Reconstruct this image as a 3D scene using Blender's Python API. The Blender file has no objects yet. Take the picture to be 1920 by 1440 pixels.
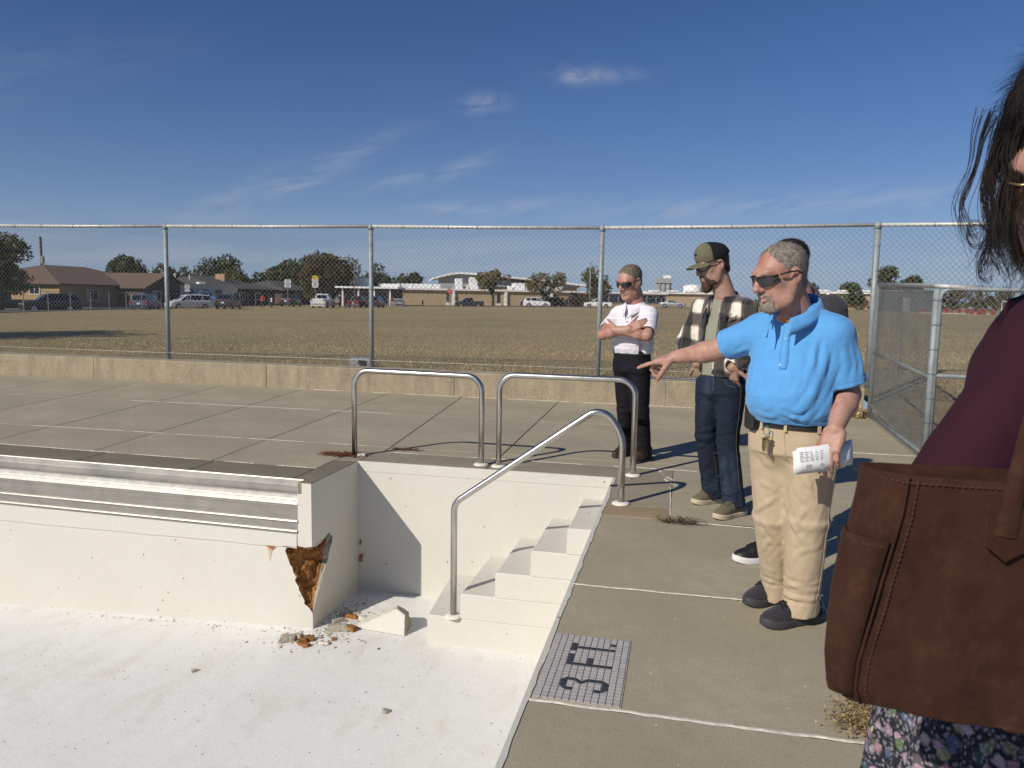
import bpy, bmesh, math, random
import numpy as np
import openvdb
from mathutils import Vector, Matrix
from mathutils.bvhtree import BVHTree

scene = bpy.context.scene
random.seed(11)
R = math.radians

# ------------------------------------------------------------------ camera
YAW, PITCH, ROLL, EYE = R(12.6), math.atan(155 / 1420), math.atan(.016), 1.45
f_ = Vector((-math.sin(YAW) * math.cos(PITCH), math.cos(YAW) * math.cos(PITCH), -math.sin(PITCH)))
r_ = Vector((math.cos(YAW), math.sin(YAW), 0)); u_ = r_.cross(f_)
r2 = r_ * math.cos(ROLL) + u_ * math.sin(ROLL); u2 = u_ * math.cos(ROLL) - r_ * math.sin(ROLL)
cam_data = bpy.data.cameras.new('camera')
cam = bpy.data.objects.new('camera', cam_data)
scene.collection.objects.link(cam)
cam.matrix_world = Matrix(((r2.x, u2.x, -f_.x, 0), (r2.y, u2.y, -f_.y, 0), (r2.z, u2.z, -f_.z, EYE), (0, 0, 0, 1)))
cam_data.sensor_width = 36
cam_data.lens = 1420 / 1920 * 36
cam_data.clip_start = .05
cam_data.clip_end = 6000
cam_data.dof.use_dof = True
cam_data.dof.focus_distance = 6.0
cam_data.dof.aperture_fstop = 13
scene.camera = cam

# ------------------------------------------------------------------ sky and sun
SUN_EL, SUN_AZ = R(34), R(214.5)          # azimuth clockwise from +Y, towards the sun
world = bpy.data.worlds.new('World'); scene.world = world
world.use_nodes = True
wt = world.node_tree; wn = wt.nodes
sky = wn.new('ShaderNodeTexSky'); sky.sky_type = 'NISHITA'; sky.sun_disc = False
sky.sun_elevation = SUN_EL; sky.sun_rotation = SUN_AZ
sky.air_density = 1.0; sky.dust_density = .25; sky.ozone_density = 4.0; sky.altitude = 400
bg = wn['Background']; bg.inputs[1].default_value = .085

def wmath(op, a, b=0.0, clamp=False):
    n = wn.new('ShaderNodeMath'); n.operation = op; n.use_clamp = clamp
    for i, v in enumerate((a, b)):
        if isinstance(v, bpy.types.NodeSocket): wt.links.new(v, n.inputs[i])
        else: n.inputs[i].default_value = v
    return n.outputs[0]

wco = wn.new('ShaderNodeTexCoord').outputs['Generated']
wsep = wn.new('ShaderNodeSeparateXYZ'); wt.links.new(wco, wsep.inputs[0])
waz = wmath('MULTIPLY', wmath('ARCTAN2', wsep.outputs[0], wsep.outputs[1]), 57.2958)
wel = wmath('MULTIPLY', wmath('ARCSINE', wsep.outputs[2]), 57.2958)

def wnoise(sx, sy, rot, detail, dist, off=0.0):
    """stretched noise in azimuth / elevation degrees"""
    c, s = math.cos(R(rot)), math.sin(R(rot))
    a = wmath('ADD', wmath('MULTIPLY', waz, c * sx), wmath('MULTIPLY', wel, s * sx))
    b = wmath('ADD', wmath('MULTIPLY', waz, -s * sy), wmath('MULTIPLY', wel, c * sy))
    cb = wn.new('ShaderNodeCombineXYZ'); wt.links.new(a, cb.inputs[0]); wt.links.new(b, cb.inputs[1]); cb.inputs[2].default_value = off
    n = wn.new('ShaderNodeTexNoise'); wt.links.new(cb.outputs[0], n.inputs['Vector'])
    n.inputs['Scale'].default_value = 1; n.inputs['Detail'].default_value = detail; n.inputs['Roughness'].default_value = .6
    n.inputs['Distortion'].default_value = dist
    return n.outputs[0]

def wblob(az, el, sa, se, rot):
    c, s = math.cos(R(rot)), math.sin(R(rot))
    da = wmath('SUBTRACT', waz, az); de = wmath('SUBTRACT', wel, el)
    a = wmath('ADD', wmath('MULTIPLY', da, c / sa), wmath('MULTIPLY', de, s / sa))
    b = wmath('ADD', wmath('MULTIPLY', da, -s / se), wmath('MULTIPLY', de, c / se))
    q = wmath('ADD', wmath('MULTIPLY', a, a), wmath('MULTIPLY', b, b))
    return wmath('POWER', 2.718, wmath('MULTIPLY', q, -1.0))

n_fine = wnoise(.22, 1.2, 14, 6, .6)
n_puff = wnoise(.5, .9, 5, 6, .4, 3.0)
n_low = wnoise(.05, .55, 2, 5, .5, 7.0)
strk = 0.0
for az, el, sa, se, rot, w in ((-27.5, 8.6, 6.0, .75, 27, .75), (-20, 8.9, 4.5, .5, 12, .55), (-16.5, 9.6, 3.0, .5, 25, .4), (-15, 6.9, 6.0, .45, 4, .8),
                               (2.5, 6.8, 12.0, .8, 2, .5), (-33, 7.0, 4, .6, 30, .35), (20, 7.2, 16, 1.0, 1, .4), (-55, 10, 14, 1.6, 18, .3), (60, 12, 20, 2.5, 10, .4)):
    strk = wmath('ADD', strk, wmath('MULTIPLY', wblob(az, el, sa, se, rot), w))
strk = wmath('MULTIPLY', strk, wmath('MULTIPLY', wmath('SUBTRACT', n_fine, .34, True), 3.4, True), True)
puff = 0.0
for az, el, sa, se, rot, w in ((-8.3, 15.9, 1.7, .55, -3, .75), (-5.6, 16.0, 2.2, .5, -4, .35), (-14.9, 14.0, 1.5, .62, 4, .7), (7, 22.6, 1.4, .3, 0, .35), (-70, 18, 3, .8, 8, .6), (48, 20, 3, .9, -5, .6)):
    puff = wmath('ADD', puff, wmath('MULTIPLY', wblob(az, el, sa, se, rot), w))
puff = wmath('MULTIPLY', puff, wmath('MULTIPLY', wmath('SUBTRACT', n_puff, .33, True), 3.6, True), True)
# a thin bank of high cloud low over the horizon, all the way round
low = wmath('MULTIPLY', wmath('POWER', 2.718, wmath('MULTIPLY', wmath('POWER', wmath('DIVIDE', wmath('SUBTRACT', wel, 3.0), 1.9), 2.0), -1.0)), wmath('MULTIPLY', wmath('SUBTRACT', n_low, .36, True), 2.2, True))
cl = wmath('ADD', wmath('MULTIPLY', strk, .44), wmath('ADD', wmath('MULTIPLY', puff, .55), wmath('MULTIPLY', low, .6)), True)
wmix = wn.new('ShaderNodeMix'); wmix.data_type = 'RGBA'
wt.links.new(cl, wmix.inputs[0])
# pale ground haze: the air near the horizon turns greyish blue
hz = wmath('MULTIPLY', wmath('POWER', 2.718, wmath('MULTIPLY', wmath('POWER', wmath('DIVIDE', wmath('MAXIMUM', wel, 0.0), 6.5), 1.15), -1.0)), .86)
wtint = wn.new('ShaderNodeMix'); wtint.data_type = 'RGBA'; wtint.blend_type = 'MULTIPLY'; wtint.inputs[0].default_value = 1
wt.links.new(sky.outputs[0], wtint.inputs[6]); wtint.inputs[7].default_value = (.42, .565, .80, 1)
whz = wn.new('ShaderNodeMix'); whz.data_type = 'RGBA'
wt.links.new(hz, whz.inputs[0]); wt.links.new(wtint.outputs[2], whz.inputs[6]); whz.inputs[7].default_value = (3.6, 4.5, 6.2, 1)
wt.links.new(whz.outputs[2], wmix.inputs[6]); wmix.inputs[7].default_value = (5.6, 5.9, 6.6, 1)
wt.links.new(wmix.outputs[2], bg.inputs[0])

sun_d = bpy.data.lights.new('sun', 'SUN'); sun = bpy.data.objects.new('sun', sun_d)
scene.collection.objects.link(sun)
sun_d.energy = 4.3; sun_d.angle = R(.53); sun_d.color = (1, .93, .82)
to_sun = Vector((math.sin(SUN_AZ) * math.cos(SUN_EL), math.cos(SUN_AZ) * math.cos(SUN_EL), math.sin(SUN_EL)))
sun.rotation_euler = to_sun.to_track_quat('Z', 'Y').to_euler()
sun.location = to_sun * 60

vs = scene.view_settings
scene.display_settings.display_device = 'sRGB'
vs.view_transform = 'Standard'; vs.look = 'None'; vs.exposure = 0.0; vs.gamma = 1.0; vs.use_curve_mapping = False
# ------------------------------------------------------------------ helpers
V = Vector
C = scene.collection

def link(name, me, mat=None, parent=None, loc=None, smooth=False):
    o = bpy.data.objects.new(name, me)
    C.objects.link(o)
    if mat is not None:
        for m in (mat if isinstance(mat, (list, tuple)) else [mat]):
            me.materials.append(m)
    if parent is not None:
        o.parent = parent
    if loc is not None:
        o.location = loc
    if smooth and len(me.polygons):
        me.polygons.foreach_set('use_smooth', [True] * len(me.polygons))
    return o

def tag(o, label=None, cat=None, group=None, kind=None):
    for k, v in (('label', label), ('category', cat), ('group', group), ('kind', kind)):
        if v:
            o[k] = v
    return o

def thing(name, label, cat, loc=(0, 0, 0), rz=0.0, group=None):
    o = bpy.data.objects.new(name, None)
    o.empty_display_size = 0.2
    C.objects.link(o)
    o.location = loc
    o.rotation_euler = (0, 0, rz)
    return tag(o, label, cat, group)

def copy_tree(o, parent=None):
    c = o.copy(); C.objects.link(c); c.parent = parent
    for ch in list(o.children):
        copy_tree(ch, c)
    return c

class MB:
    """collects simple shapes into one mesh"""
    def __init__(s):
        s.v = []; s.f = []
    def add(s, vs, fs):
        n = len(s.v)
        s.v += [tuple(p) for p in vs]
        s.f += [tuple(i + n for i in f) for f in fs]
        return s
    def box(s, c, d, rz=0.0, bev=0.0):
        hx, hy, hz = d[0] / 2, d[1] / 2, d[2] / 2
        ca, sa = math.cos(rz), math.sin(rz)
        def T(x, y, z):
            return (c[0] + x * ca - y * sa, c[1] + x * sa + y * ca, c[2] + z)
        if bev <= 0:
            vs = [T(x, y, z) for z in (-hz, hz) for x, y in ((-hx, -hy), (hx, -hy), (hx, hy), (-hx, hy))]
            return s.add(vs, [(3, 2, 1, 0), (4, 5, 6, 7), (0, 1, 5, 4), (1, 2, 6, 5), (2, 3, 7, 6), (3, 0, 4, 7)])
        b = bev
        rings = [(-hz, b), (-hz + b, 0), (hz - b, 0), (hz, b)]
        vs = []
        for z, i in rings:
            vs += [T(x, y, z) for x, y in ((-hx + i + b * (i == 0), -hy + i), (hx - i - b * (i == 0), -hy + i), (hx - i, -hy + i + b * (i == 0)), (hx - i, hy - i - b * (i == 0)), (hx - i - b * (i == 0), hy - i), (-hx + i + b * (i == 0), hy - i), (-hx + i, hy - i - b * (i == 0)), (-hx + i, -hy + i + b * (i == 0)))]
        fs = [tuple(reversed(range(8))), tuple(range(24, 32))]
        for r in range(3):
            for k in range(8):
                a = r * 8 + k; d2 = r * 8 + (k + 1) % 8
                fs.append((a, d2, d2 + 8, a + 8))
        return s.add(vs, fs)
    def prism(s, poly, z0, z1):
        n = len(poly)
        vs = [(x, y, z0) for x, y in poly] + [(x, y, z1) for x, y in poly]
        fs = [tuple(reversed(range(n))), tuple(range(n, 2 * n))]
        fs += [(i, (i + 1) % n, n + (i + 1) % n, n + i) for i in range(n)]
        return s.add(vs, fs)
    def extr(s, prof, p0, u, w, length):
        """closed 2-D profile (a, b) in axes a=w.., b=z extruded along u"""
        u = V(u).normalized(); w = V(w); n = len(prof)
        vs = []
        for k in (0, 1):
            for a, b in prof:
                vs.append(V(p0) + w * a + V((0, 0, b)) + u * (length * k))
        fs = [tuple(range(n)), tuple(reversed(range(n, 2 * n)))]
        fs += [((i + 1) % n, i, n + i, n + (i + 1) % n) for i in range(n)]
        return s.add(vs, fs)
    def tube(s, pts, r, n=8, cap=True, closed=False):
        pts = [V(p) for p in pts]; m = len(pts)
        rs = r if isinstance(r, (list, tuple)) else [r] * m
        vs = []; fs = []
        prev = None
        for i, p in enumerate(pts):
            if closed:
                t = pts[(i + 1) % m] - pts[i - 1]
            else:
                t = pts[min(i + 1, m - 1)] - pts[max(i - 1, 0)]
            t = t.normalized() if t.length > 1e-9 else V((0, 0, 1))
            if prev is None:
                a = t.orthogonal().normalized()
            else:
                a = (prev - t * prev.dot(t))
                a = a.normalized() if a.length > 1e-6 else t.orthogonal().normalized()
            prev = a
            b = t.cross(a)
            for k in range(n):
                th = 2 * math.pi * k / n
                vs.append(p + (a * math.cos(th) + b * math.sin(th)) * rs[i])
        for i in range(m if closed else m - 1):
            j = (i + 1) % m
            for k in range(n):
                k2 = (k + 1) % n
                fs.append((i * n + k, i * n + k2, j * n + k2, j * n + k))
        if cap and not closed:
            fs.append(tuple(reversed(range(n)))); fs.append(tuple(range((m - 1) * n, m * n)))
        return s.add(vs, fs)
    def lathe(s, c, prof, n=16):
        vs = []; fs = []
        for r, z in prof:
            for k in range(n):
                th = 2 * math.pi * k / n
                vs.append((c[0] + r * math.cos(th), c[1] + r * math.sin(th), c[2] + z))
        for i in range(len(prof) - 1):
            for k in range(n):
                k2 = (k + 1) % n
                fs.append((i * n + k, i * n + k2, i * n + n + k2, i * n + n + k))
        fs.append(tuple(reversed(range(n)))); fs.append(tuple(range((len(prof) - 1) * n, len(prof) * n)))
        return s.add(vs, fs)
    def quad(s, a, b, c, d):
        return s.add([a, b, c, d], [(0, 1, 2, 3)])
    def mesh(s, name):
        me = bpy.data.meshes.new(name)
        me.from_pydata([tuple(p) for p in s.v], [], s.f)
        me.update()
        return me
    def build(s, name, mat=None, parent=None, loc=None, smooth=False):
        if smooth:      # weld shared corners so that the shading runs on
            me = s.mesh(name); b = bmesh.new(); b.from_mesh(me)
            bmesh.ops.remove_doubles(b, verts=b.verts, dist=2e-6); b.to_mesh(me); b.free()
            return link(name, me, mat, parent, loc, True)
        return link(name, s.mesh(name), mat, parent, loc, smooth)

def fillet(pts, r, n=6):
    """round the corners of a polyline"""
    pts = [V(p) for p in pts]; out = [pts[0]]
    rr = r if isinstance(r, (list, tuple)) else [r] * (len(pts) - 2)
    for i in range(1, len(pts) - 1):
        a, b, c = pts[i - 1], pts[i], pts[i + 1]
        u = (a - b).normalized(); w = (c - b).normalized()
        ang = u.angle(w)
        d = min(rr[i - 1] / math.tan(ang / 2), (a - b).length * .49, (c - b).length * .49)
        R = d * math.tan(ang / 2)
        m = (u + w).normalized(); cen = b + m * (R / math.sin(ang / 2))
        p0 = b + u * d - cen; p1 = b + w * d - cen
        axn = p0.cross(p1).normalized(); tot = p0.angle(p1)
        for k in range(n + 1):
            out.append(cen + Matrix.Rotation(tot * k / n, 3, axn) @ p0)
    out.append(pts[-1])
    return out

# ------------------------------------------------------------------ materials
class NT:
    """tiny node-graph writer"""
    def __init__(s, name):
        s.m = bpy.data.materials.new(name); s.m.use_nodes = True
        s.t = s.m.node_tree; s.n = s.t.nodes
        s.b = s.n['Principled BSDF']
        s._co = None
    def node(s, typ, ins=None, **kw):
        n = s.n.new(typ)
        for k, v in kw.items():
            setattr(n, k, v)
        for k, v in (ins or {}).items():
            s.set(n.inputs[k], v)
        return n
    def set(s, inp, v):
        if isinstance(v, bpy.types.NodeSocket):
            s.t.links.new(v, inp)
        elif isinstance(v, (tuple, list)) and len(v) == 3 and inp.type == 'RGBA':
            inp.default_value = (*v, 1)
        else:
            inp.default_value = v
    def co(s, kind='Object'):
        if s._co is None:
            s._co = s.n.new('ShaderNodeTexCoord')
        return s._co.outputs[kind]
    def map(s, vec, scale=(1, 1, 1), loc=(0, 0, 0), rot=(0, 0, 0)):
        return s.node('ShaderNodeMapping', {'Vector': vec, 'Scale': scale, 'Location': loc, 'Rotation': rot}).outputs[0]
    def noise(s, vec, scale, detail=4, rough=.55, dist=0):
        return s.node('ShaderNodeTexNoise', {'Vector': vec, 'Scale': scale, 'Detail': detail, 'Roughness': rough, 'Distortion': dist}).outputs[0]
    def voro(s, vec, scale, feature='F1'):
        n = s.node('ShaderNodeTexVoronoi', {'Vector': vec, 'Scale': scale}); n.feature = feature
        return n.outputs[0]
    def ramp(s, fac, stops):
        n = s.node('ShaderNodeValToRGB', {'Fac': fac}); e = n.color_ramp.elements
        while len(e) < len(stops):
            e.new(.5)
        for i, (p, c) in enumerate(stops):
            e[i].position = p
            e[i].color = (c, c, c, 1) if isinstance(c, (int, float)) else (*c, 1)
        return n.outputs[0]
    def mix(s, fac, a, b, blend='MIX'):
        n = s.node('ShaderNodeMix', data_type='RGBA', blend_type=blend)
        s.set(n.inputs[0], fac); s.set(n.inputs[6], a); s.set(n.inputs[7], b)
        return n.outputs[2]
    def math(s, op, a, b=0.0, clamp=False):
        n = s.node('ShaderNodeMath', operation=op, use_clamp=clamp)
        s.set(n.inputs[0], a); s.set(n.inputs[1], b)
        return n.outputs[0]
    def sep(s, vec):
        return s.node('ShaderNodeSeparateXYZ', {'Vector': vec}).outputs
    def bump(s, h, strength=.3, dist=.01, prev=None):
        n = s.node('ShaderNodeBump', {'Height': h, 'Strength': strength, 'Distance': dist})
        if prev is not None:
            s.set(n.inputs['Normal'], prev)
        return n.outputs[0]
    def out(s, col=None, rough=None, metal=None, normal=None, spec=None, **kw):
        b = s.b.inputs
        if col is not None: s.set(b['Base Color'], col)
        if rough is not None: s.set(b['Roughness'], rough)
        if metal is not None: s.set(b['Metallic'], metal)
        if normal is not None: s.set(b['Normal'], normal)
        if spec is not None: s.set(b['Specular IOR Level'], spec)
        for k, v in kw.items():
            s.set(b[k], v)
        return s.m

def plain(name, col, rough=.6, metal=0.0, var=.12, scale=6.0, bump=0.0, bscale=60.0, spec=.4):
    """a base colour with a little grain and wear"""
    t = NT(name); co = t.co()
    n = t.noise(co, scale, 5, .6)
    lo = tuple(c * (1 - var) for c in col); hi = tuple(min(1, c * (1 + var)) for c in col)
    c = t.ramp(n, [(.3, lo), (.7, hi)])
    nor = None
    if bump:
        nor = t.bump(t.noise(co, bscale, 3, .6), bump, .004)
    return t.out(c, rough, metal, nor, spec)

# ------------------------------------------------------------------ numpy noise
_rs = np.random.RandomState(7)
_perm = _rs.permutation(256); _perm = np.concatenate([_perm, _perm])
_g3 = _rs.normal(size=(256, 3)).astype(np.float32); _g3 /= np.linalg.norm(_g3, axis=1)[:, None]

def pnoise(P):
    P = np.asarray(P, np.float32)
    i = np.floor(P).astype(np.int32); f = P - i
    u = f * f * f * (f * (f * 6 - 15) + 10)
    i &= 255
    r = np.zeros(len(P), np.float32)
    for dx in (0, 1):
        a = _perm[i[:, 0] + dx]
        wx = u[:, 0] if dx else 1 - u[:, 0]
        for dy in (0, 1):
            b = _perm[(a + i[:, 1] + dy) & 255]
            wy = u[:, 1] if dy else 1 - u[:, 1]
            for dz in (0, 1):
                g = _g3[_perm[(b + i[:, 2] + dz) & 255]]
                wz = u[:, 2] if dz else 1 - u[:, 2]
                r += wx * wy * wz * (g[:, 0] * (f[:, 0] - dx) + g[:, 1] * (f[:, 1] - dy) + g[:, 2] * (f[:, 2] - dz))
    return r * 1.5

def fbm(P, oct=3):
    r = 0; a = 1.0
    P = np.asarray(P, np.float32)
    for k in range(oct):
        r = r + a * pnoise(P * (2 ** k) + 17.3 * k); a *= .5
    return r

# ------------------------------------------------------------------ implicit sculpting
def _n(v):
    v = np.asarray(v, float); return v / np.linalg.norm(v)

def frame(fwd, up=(0, 0, 1)):
    """columns: right, forward, up"""
    f = _n(fwd); r = _n(np.cross(f, up)); u = np.cross(r, f)
    return np.stack([r, f, u], 1)

class Sdf:
    def __init__(s, lo, hi, h):
        s.lo = np.array(lo, float); s.h = h
        s.n = np.ceil((np.array(hi, float) - s.lo) / h).astype(int) + 1
        s.d = np.full(s.n, 1.0, np.float32)
        s.ax = [(s.lo[i] + h * np.arange(s.n[i])).astype(np.float32) for i in range(3)]
    def _blk(s, lo, hi):
        i0 = np.clip(np.floor((np.array(lo) - s.lo) / s.h).astype(int), 0, s.n)
        i1 = np.clip(np.ceil((np.array(hi) - s.lo) / s.h).astype(int) + 1, 0, s.n)
        sl = tuple(slice(a, b) for a, b in zip(i0, i1))
        return sl, s.ax[0][sl[0]][:, None, None], s.ax[1][sl[1]][None, :, None], s.ax[2][sl[2]][None, None, :]
    def comb(s, fn, lo, hi, k, op):
        p = k + 2.5 * s.h
        sl, X, Y, Z = s._blk(np.array(lo) - p, np.array(hi) + p)
        if 0 in s.d[sl].shape:
            return s
        b = fn(X, Y, Z).astype(np.float32); a = s.d[sl]
        if op == 'u':
            h = np.maximum(k - np.abs(a - b), 0) / max(k, 1e-6)
            s.d[sl] = np.minimum(a, b) - h * h * k * .25
        elif op == 's':
            h = np.maximum(k - np.abs(a + b), 0) / max(k, 1e-6)
            s.d[sl] = np.maximum(a, -b) + h * h * k * .25
        return s
    def cone(s, a, b, ra, rb, k=.015, op='u'):
        a = np.array(a, float); b = np.array(b, float); ba = b - a; L = max(ba @ ba, 1e-9); R = max(ra, rb)
        def fn(X, Y, Z):
            px, py, pz = X - a[0], Y - a[1], Z - a[2]
            t = np.clip((px * ba[0] + py * ba[1] + pz * ba[2]) / L, 0, 1)
            return np.sqrt((px - t * ba[0]) ** 2 + (py - t * ba[1]) ** 2 + (pz - t * ba[2]) ** 2) - (ra + (rb - ra) * t)
        return s.comb(fn, np.minimum(a, b) - R, np.maximum(a, b) + R, k, op)
    def chain(s, pts, rs, k=.015, op='u'):
        for i in range(len(pts) - 1):
            s.cone(pts[i], pts[i + 1], rs[i], rs[i + 1], k, op)
        return s
    def ell(s, c, r, R=None, k=.015, op='u'):
        c = np.array(c, float); r = np.array(r, float); R = np.eye(3) if R is None else np.asarray(R)
        e = np.sqrt(((R * r[None, :]) ** 2).sum(1))
        def fn(X, Y, Z):
            px, py, pz = X - c[0], Y - c[1], Z - c[2]
            q = [(px * R[0, i] + py * R[1, i] + pz * R[2, i]) for i in range(3)]
            k0 = np.sqrt(sum((q[i] / r[i]) ** 2 for i in range(3)))
            k1 = np.sqrt(sum((q[i] / r[i] ** 2) ** 2 for i in range(3))) + 1e-6
            return k0 * (k0 - 1) / k1
        return s.comb(fn, c - e, c + e, k, op)
    def rbox(s, c, r, R=None, rd=.01, k=.01, op='u'):
        c = np.array(c, float); r = np.array(r, float); R = np.eye(3) if R is None else np.asarray(R)
        e = (np.abs(R) * r[None, :]).sum(1)
        def fn(X, Y, Z):
            px, py, pz = X - c[0], Y - c[1], Z - c[2]
            q = [np.abs(px * R[0, i] + py * R[1, i] + pz * R[2, i]) - (r[i] - rd) for i in range(3)]
            o = np.sqrt(sum(np.maximum(v, 0) ** 2 for v in q))
            return o + np.minimum(np.maximum(np.maximum(q[0], q[1]), q[2]), 0) - rd
        return s.comb(fn, c - e, c + e, k, op)
    def bone(s, a, b, side, secs, k=.02, op='u', cap=.0, n=2.0):
        """elliptical tube; secs rows (t, half width along side, half depth)"""
        a = np.array(a, float); b = np.array(b, float); ba = b - a; L = np.linalg.norm(ba); ax = ba / L
        sd = np.array(side, float); sd = _n(sd - ax * (sd @ ax)); fw = np.cross(ax, sd)
        T = np.array([q[0] for q in secs]); W = np.array([q[1] for q in secs]); D = np.array([q[2] for q in secs])
        R = max(W.max(), D.max())
        tt = np.linspace(T[0], T[-1], 65); W2 = np.interp(tt, T, W); D2 = np.interp(tt, T, D)
        ker = np.array([1, 2, 3, 4, 3, 2, 1.]) / 16
        W2 = np.convolve(np.pad(W2, 3, 'edge'), ker, 'valid'); D2 = np.convolve(np.pad(D2, 3, 'edge'), ker, 'valid')
        def fn(X, Y, Z):
            px, py, pz = X - a[0], Y - a[1], Z - a[2]
            z = px * ax[0] + py * ax[1] + pz * ax[2]
            u = px * sd[0] + py * sd[1] + pz * sd[2]; v = px * fw[0] + py * fw[1] + pz * fw[2]
            t = np.clip(z / L, T[0], T[-1])
            w = np.interp(t, tt, W2); d = np.interp(t, tt, D2)
            r = np.sqrt((u / w) ** 2 + (v / d) ** 2) if n == 2.0 else (np.abs(u / w) ** n + np.abs(v / d) ** n) ** (1 / n)
            q = (r - 1) * np.minimum(w, d)
            e = np.abs(z - t * L)
            if cap:
                return np.where(e > 0, np.sqrt(np.maximum(q + cap, 0) ** 2 + e ** 2) - cap, q)
            return np.maximum(q, np.where(e > 0, e, q))
        p0 = a + ax * (T[0] * L); p1 = a + ax * (T[-1] * L)
        return s.comb(fn, np.minimum(p0, p1) - R, np.maximum(p0, p1) + R, k, op)
    def loft(s, rows, fwd, k=.02, op='u', n=2.3):
        """vertical loft; rows (z, cx, cy, half width, front depth, back depth[, yaw deg of the row])"""
        rows = sorted(rows); A = np.array([(list(r) + [0])[:7] for r in rows], float)
        zz = np.linspace(A[0, 0], A[-1, 0], 97)
        cols = []
        for j in range(1, 7):
            c = np.interp(zz, A[:, 0], A[:, j]); ker = np.array([1, 2, 3, 4, 5, 4, 3, 2, 1.]) / 25
            cols.append(np.convolve(np.pad(c, 4, 'edge'), ker, 'valid'))
        base = math.atan2(fwd[1], fwd[0])
        z0, z1 = A[0, 0], A[-1, 0]
        R = max(A[:, 3].max(), A[:, 4].max(), A[:, 5].max())
        lo = np.array([A[:, 1].min() - R, A[:, 2].min() - R, z0]); hi = np.array([A[:, 1].max() + R, A[:, 2].max() + R, z1])
        def fn(X, Y, Z):
            z = np.clip(Z, z0, z1)
            cx, cy, w, f, b, yw = [np.interp(z, zz, c).astype(np.float32) for c in cols]
            th = base + np.radians(yw)
            px, py = X - cx, Y - cy
            v = px * np.cos(th) + py * np.sin(th); u = px * np.sin(th) - py * np.cos(th)
            dep = np.where(v > 0, f, b)
            r = (np.abs(u / w) ** n + np.abs(v / dep) ** n) ** (1 / n)
            q = (r - 1) * np.minimum(w, dep)
            e = np.abs(Z - z) + 0 * q
            return np.where(e > 0, np.maximum(q, e), q)
        return s.comb(fn, lo, hi, k, op)
    def disp(s, fn, band=.035):
        m = np.abs(s.d) < band
        I = np.nonzero(m)
        P = np.stack([s.ax[0][I[0]], s.ax[1][I[1]], s.ax[2][I[2]]], 1)
        s.d[m] += fn(P).astype(np.float32)
        return s
    def blur(s, n=1):
        for _ in range(n):
            d = s.d; e = d.copy(); e[1:-1, 1:-1, 1:-1] = (2 * d[1:-1, 1:-1, 1:-1] + d[:-2, 1:-1, 1:-1] + d[2:, 1:-1, 1:-1] + d[1:-1, :-2, 1:-1] + d[1:-1, 2:, 1:-1] + d[1:-1, 1:-1, :-2] + d[1:-1, 1:-1, 2:]) / 8
            s.d = e
        return s
    def clip(s, fn):
        """keep only where fn(X, Y, Z) < 0"""
        s.d = np.maximum(s.d, fn(s.ax[0][:, None, None], s.ax[1][None, :, None], s.ax[2][None, None, :]).astype(np.float32))
        return s
    def mesh(s, name, origin=(0, 0, 0), M=None):
        g = openvdb.FloatGrid(); g.background = 1.0
        d = np.clip(s.d, -.06, .06)
        d[0], d[-1], d[:, 0], d[:, -1], d[:, :, 0], d[:, :, -1] = (.06,) * 6
        g.background = .06
        g.copyFromArray(np.ascontiguousarray(d))
        pts, quads = g.convertToQuads(isovalue=0.0)
        pts = pts * s.h + s.lo
        if M is not None:
            pts = pts @ np.asarray(M)[:3, :3].T + np.asarray(M)[:3, 3]
        pts = pts - np.array(origin)
        me = bpy.data.meshes.new(name)
        nq = len(quads)
        me.vertices.add(len(pts)); me.vertices.foreach_set('co', pts.astype(np.float32).ravel())
        me.loops.add(nq * 4); me.polygons.add(nq)
        me.polygons.foreach_set('loop_start', np.arange(0, nq * 4, 4, dtype=np.int32))
        me.polygons.foreach_set('loop_total', np.full(nq, 4, np.int32))
        me.loops.foreach_set('vertex_index', np.ascontiguousarray(quads[:, ::FLIP]).astype(np.int32).ravel())
        me.polygons.foreach_set('use_smooth', np.ones(nq, bool))
        me.update(calc_edges=True)
        return me
FLIP = 1

def projector(me, org=(0, 0, 0)):
    """puts points (scene space) on the surface of a mesh whose vertices are relative to org"""
    n = len(me.vertices); co = np.empty(n * 3, np.float32); me.vertices.foreach_get('co', co)
    q = np.empty(len(me.loops), np.int32); me.loops.foreach_get('vertex_index', q)
    bt = BVHTree.FromPolygons([tuple(v) for v in co.reshape(-1, 3).tolist()], q.reshape(-1, 4).tolist())
    o = V(org)
    def fn(p, out=0.0):
        h = bt.find_nearest(V(p) - o)
        return (h[0] + h[1] * out + o, h[1]) if h[0] is not None else (V(p), V((0, 0, 1)))
    return fn

def folds(lines):
    """lines: (points, radius, height); returns a displacement that raises ridges (height > 0) or sinks creases"""
    def fn(P):
        r = np.zeros(len(P), np.float32)
        for pts, rad, hgt in lines:
            best = np.full(len(P), 9.0, np.float32); tp = np.zeros(len(P), np.float32)
            n = len(pts) - 1
            for i in range(n):
                a = np.array(pts[i], np.float32); ba = np.array(pts[i + 1], np.float32) - a
                q = P - a
                t = np.clip(q @ ba / max(ba @ ba, 1e-9), 0, 1)
                d = np.linalg.norm(q - t[:, None] * ba, axis=1)
                m = d < best
                best[m] = d[m]; tp[m] = (i + t[m]) / n
            x = best / rad
            prof = np.exp(-x * x) - .45 * np.exp(-(x - 1.6) ** 2 * 2.2)
            r -= hgt * prof * np.sin(np.pi * np.clip(tp * .94 + .03, 0, 1)) ** .6
        return r
    return fn
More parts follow.
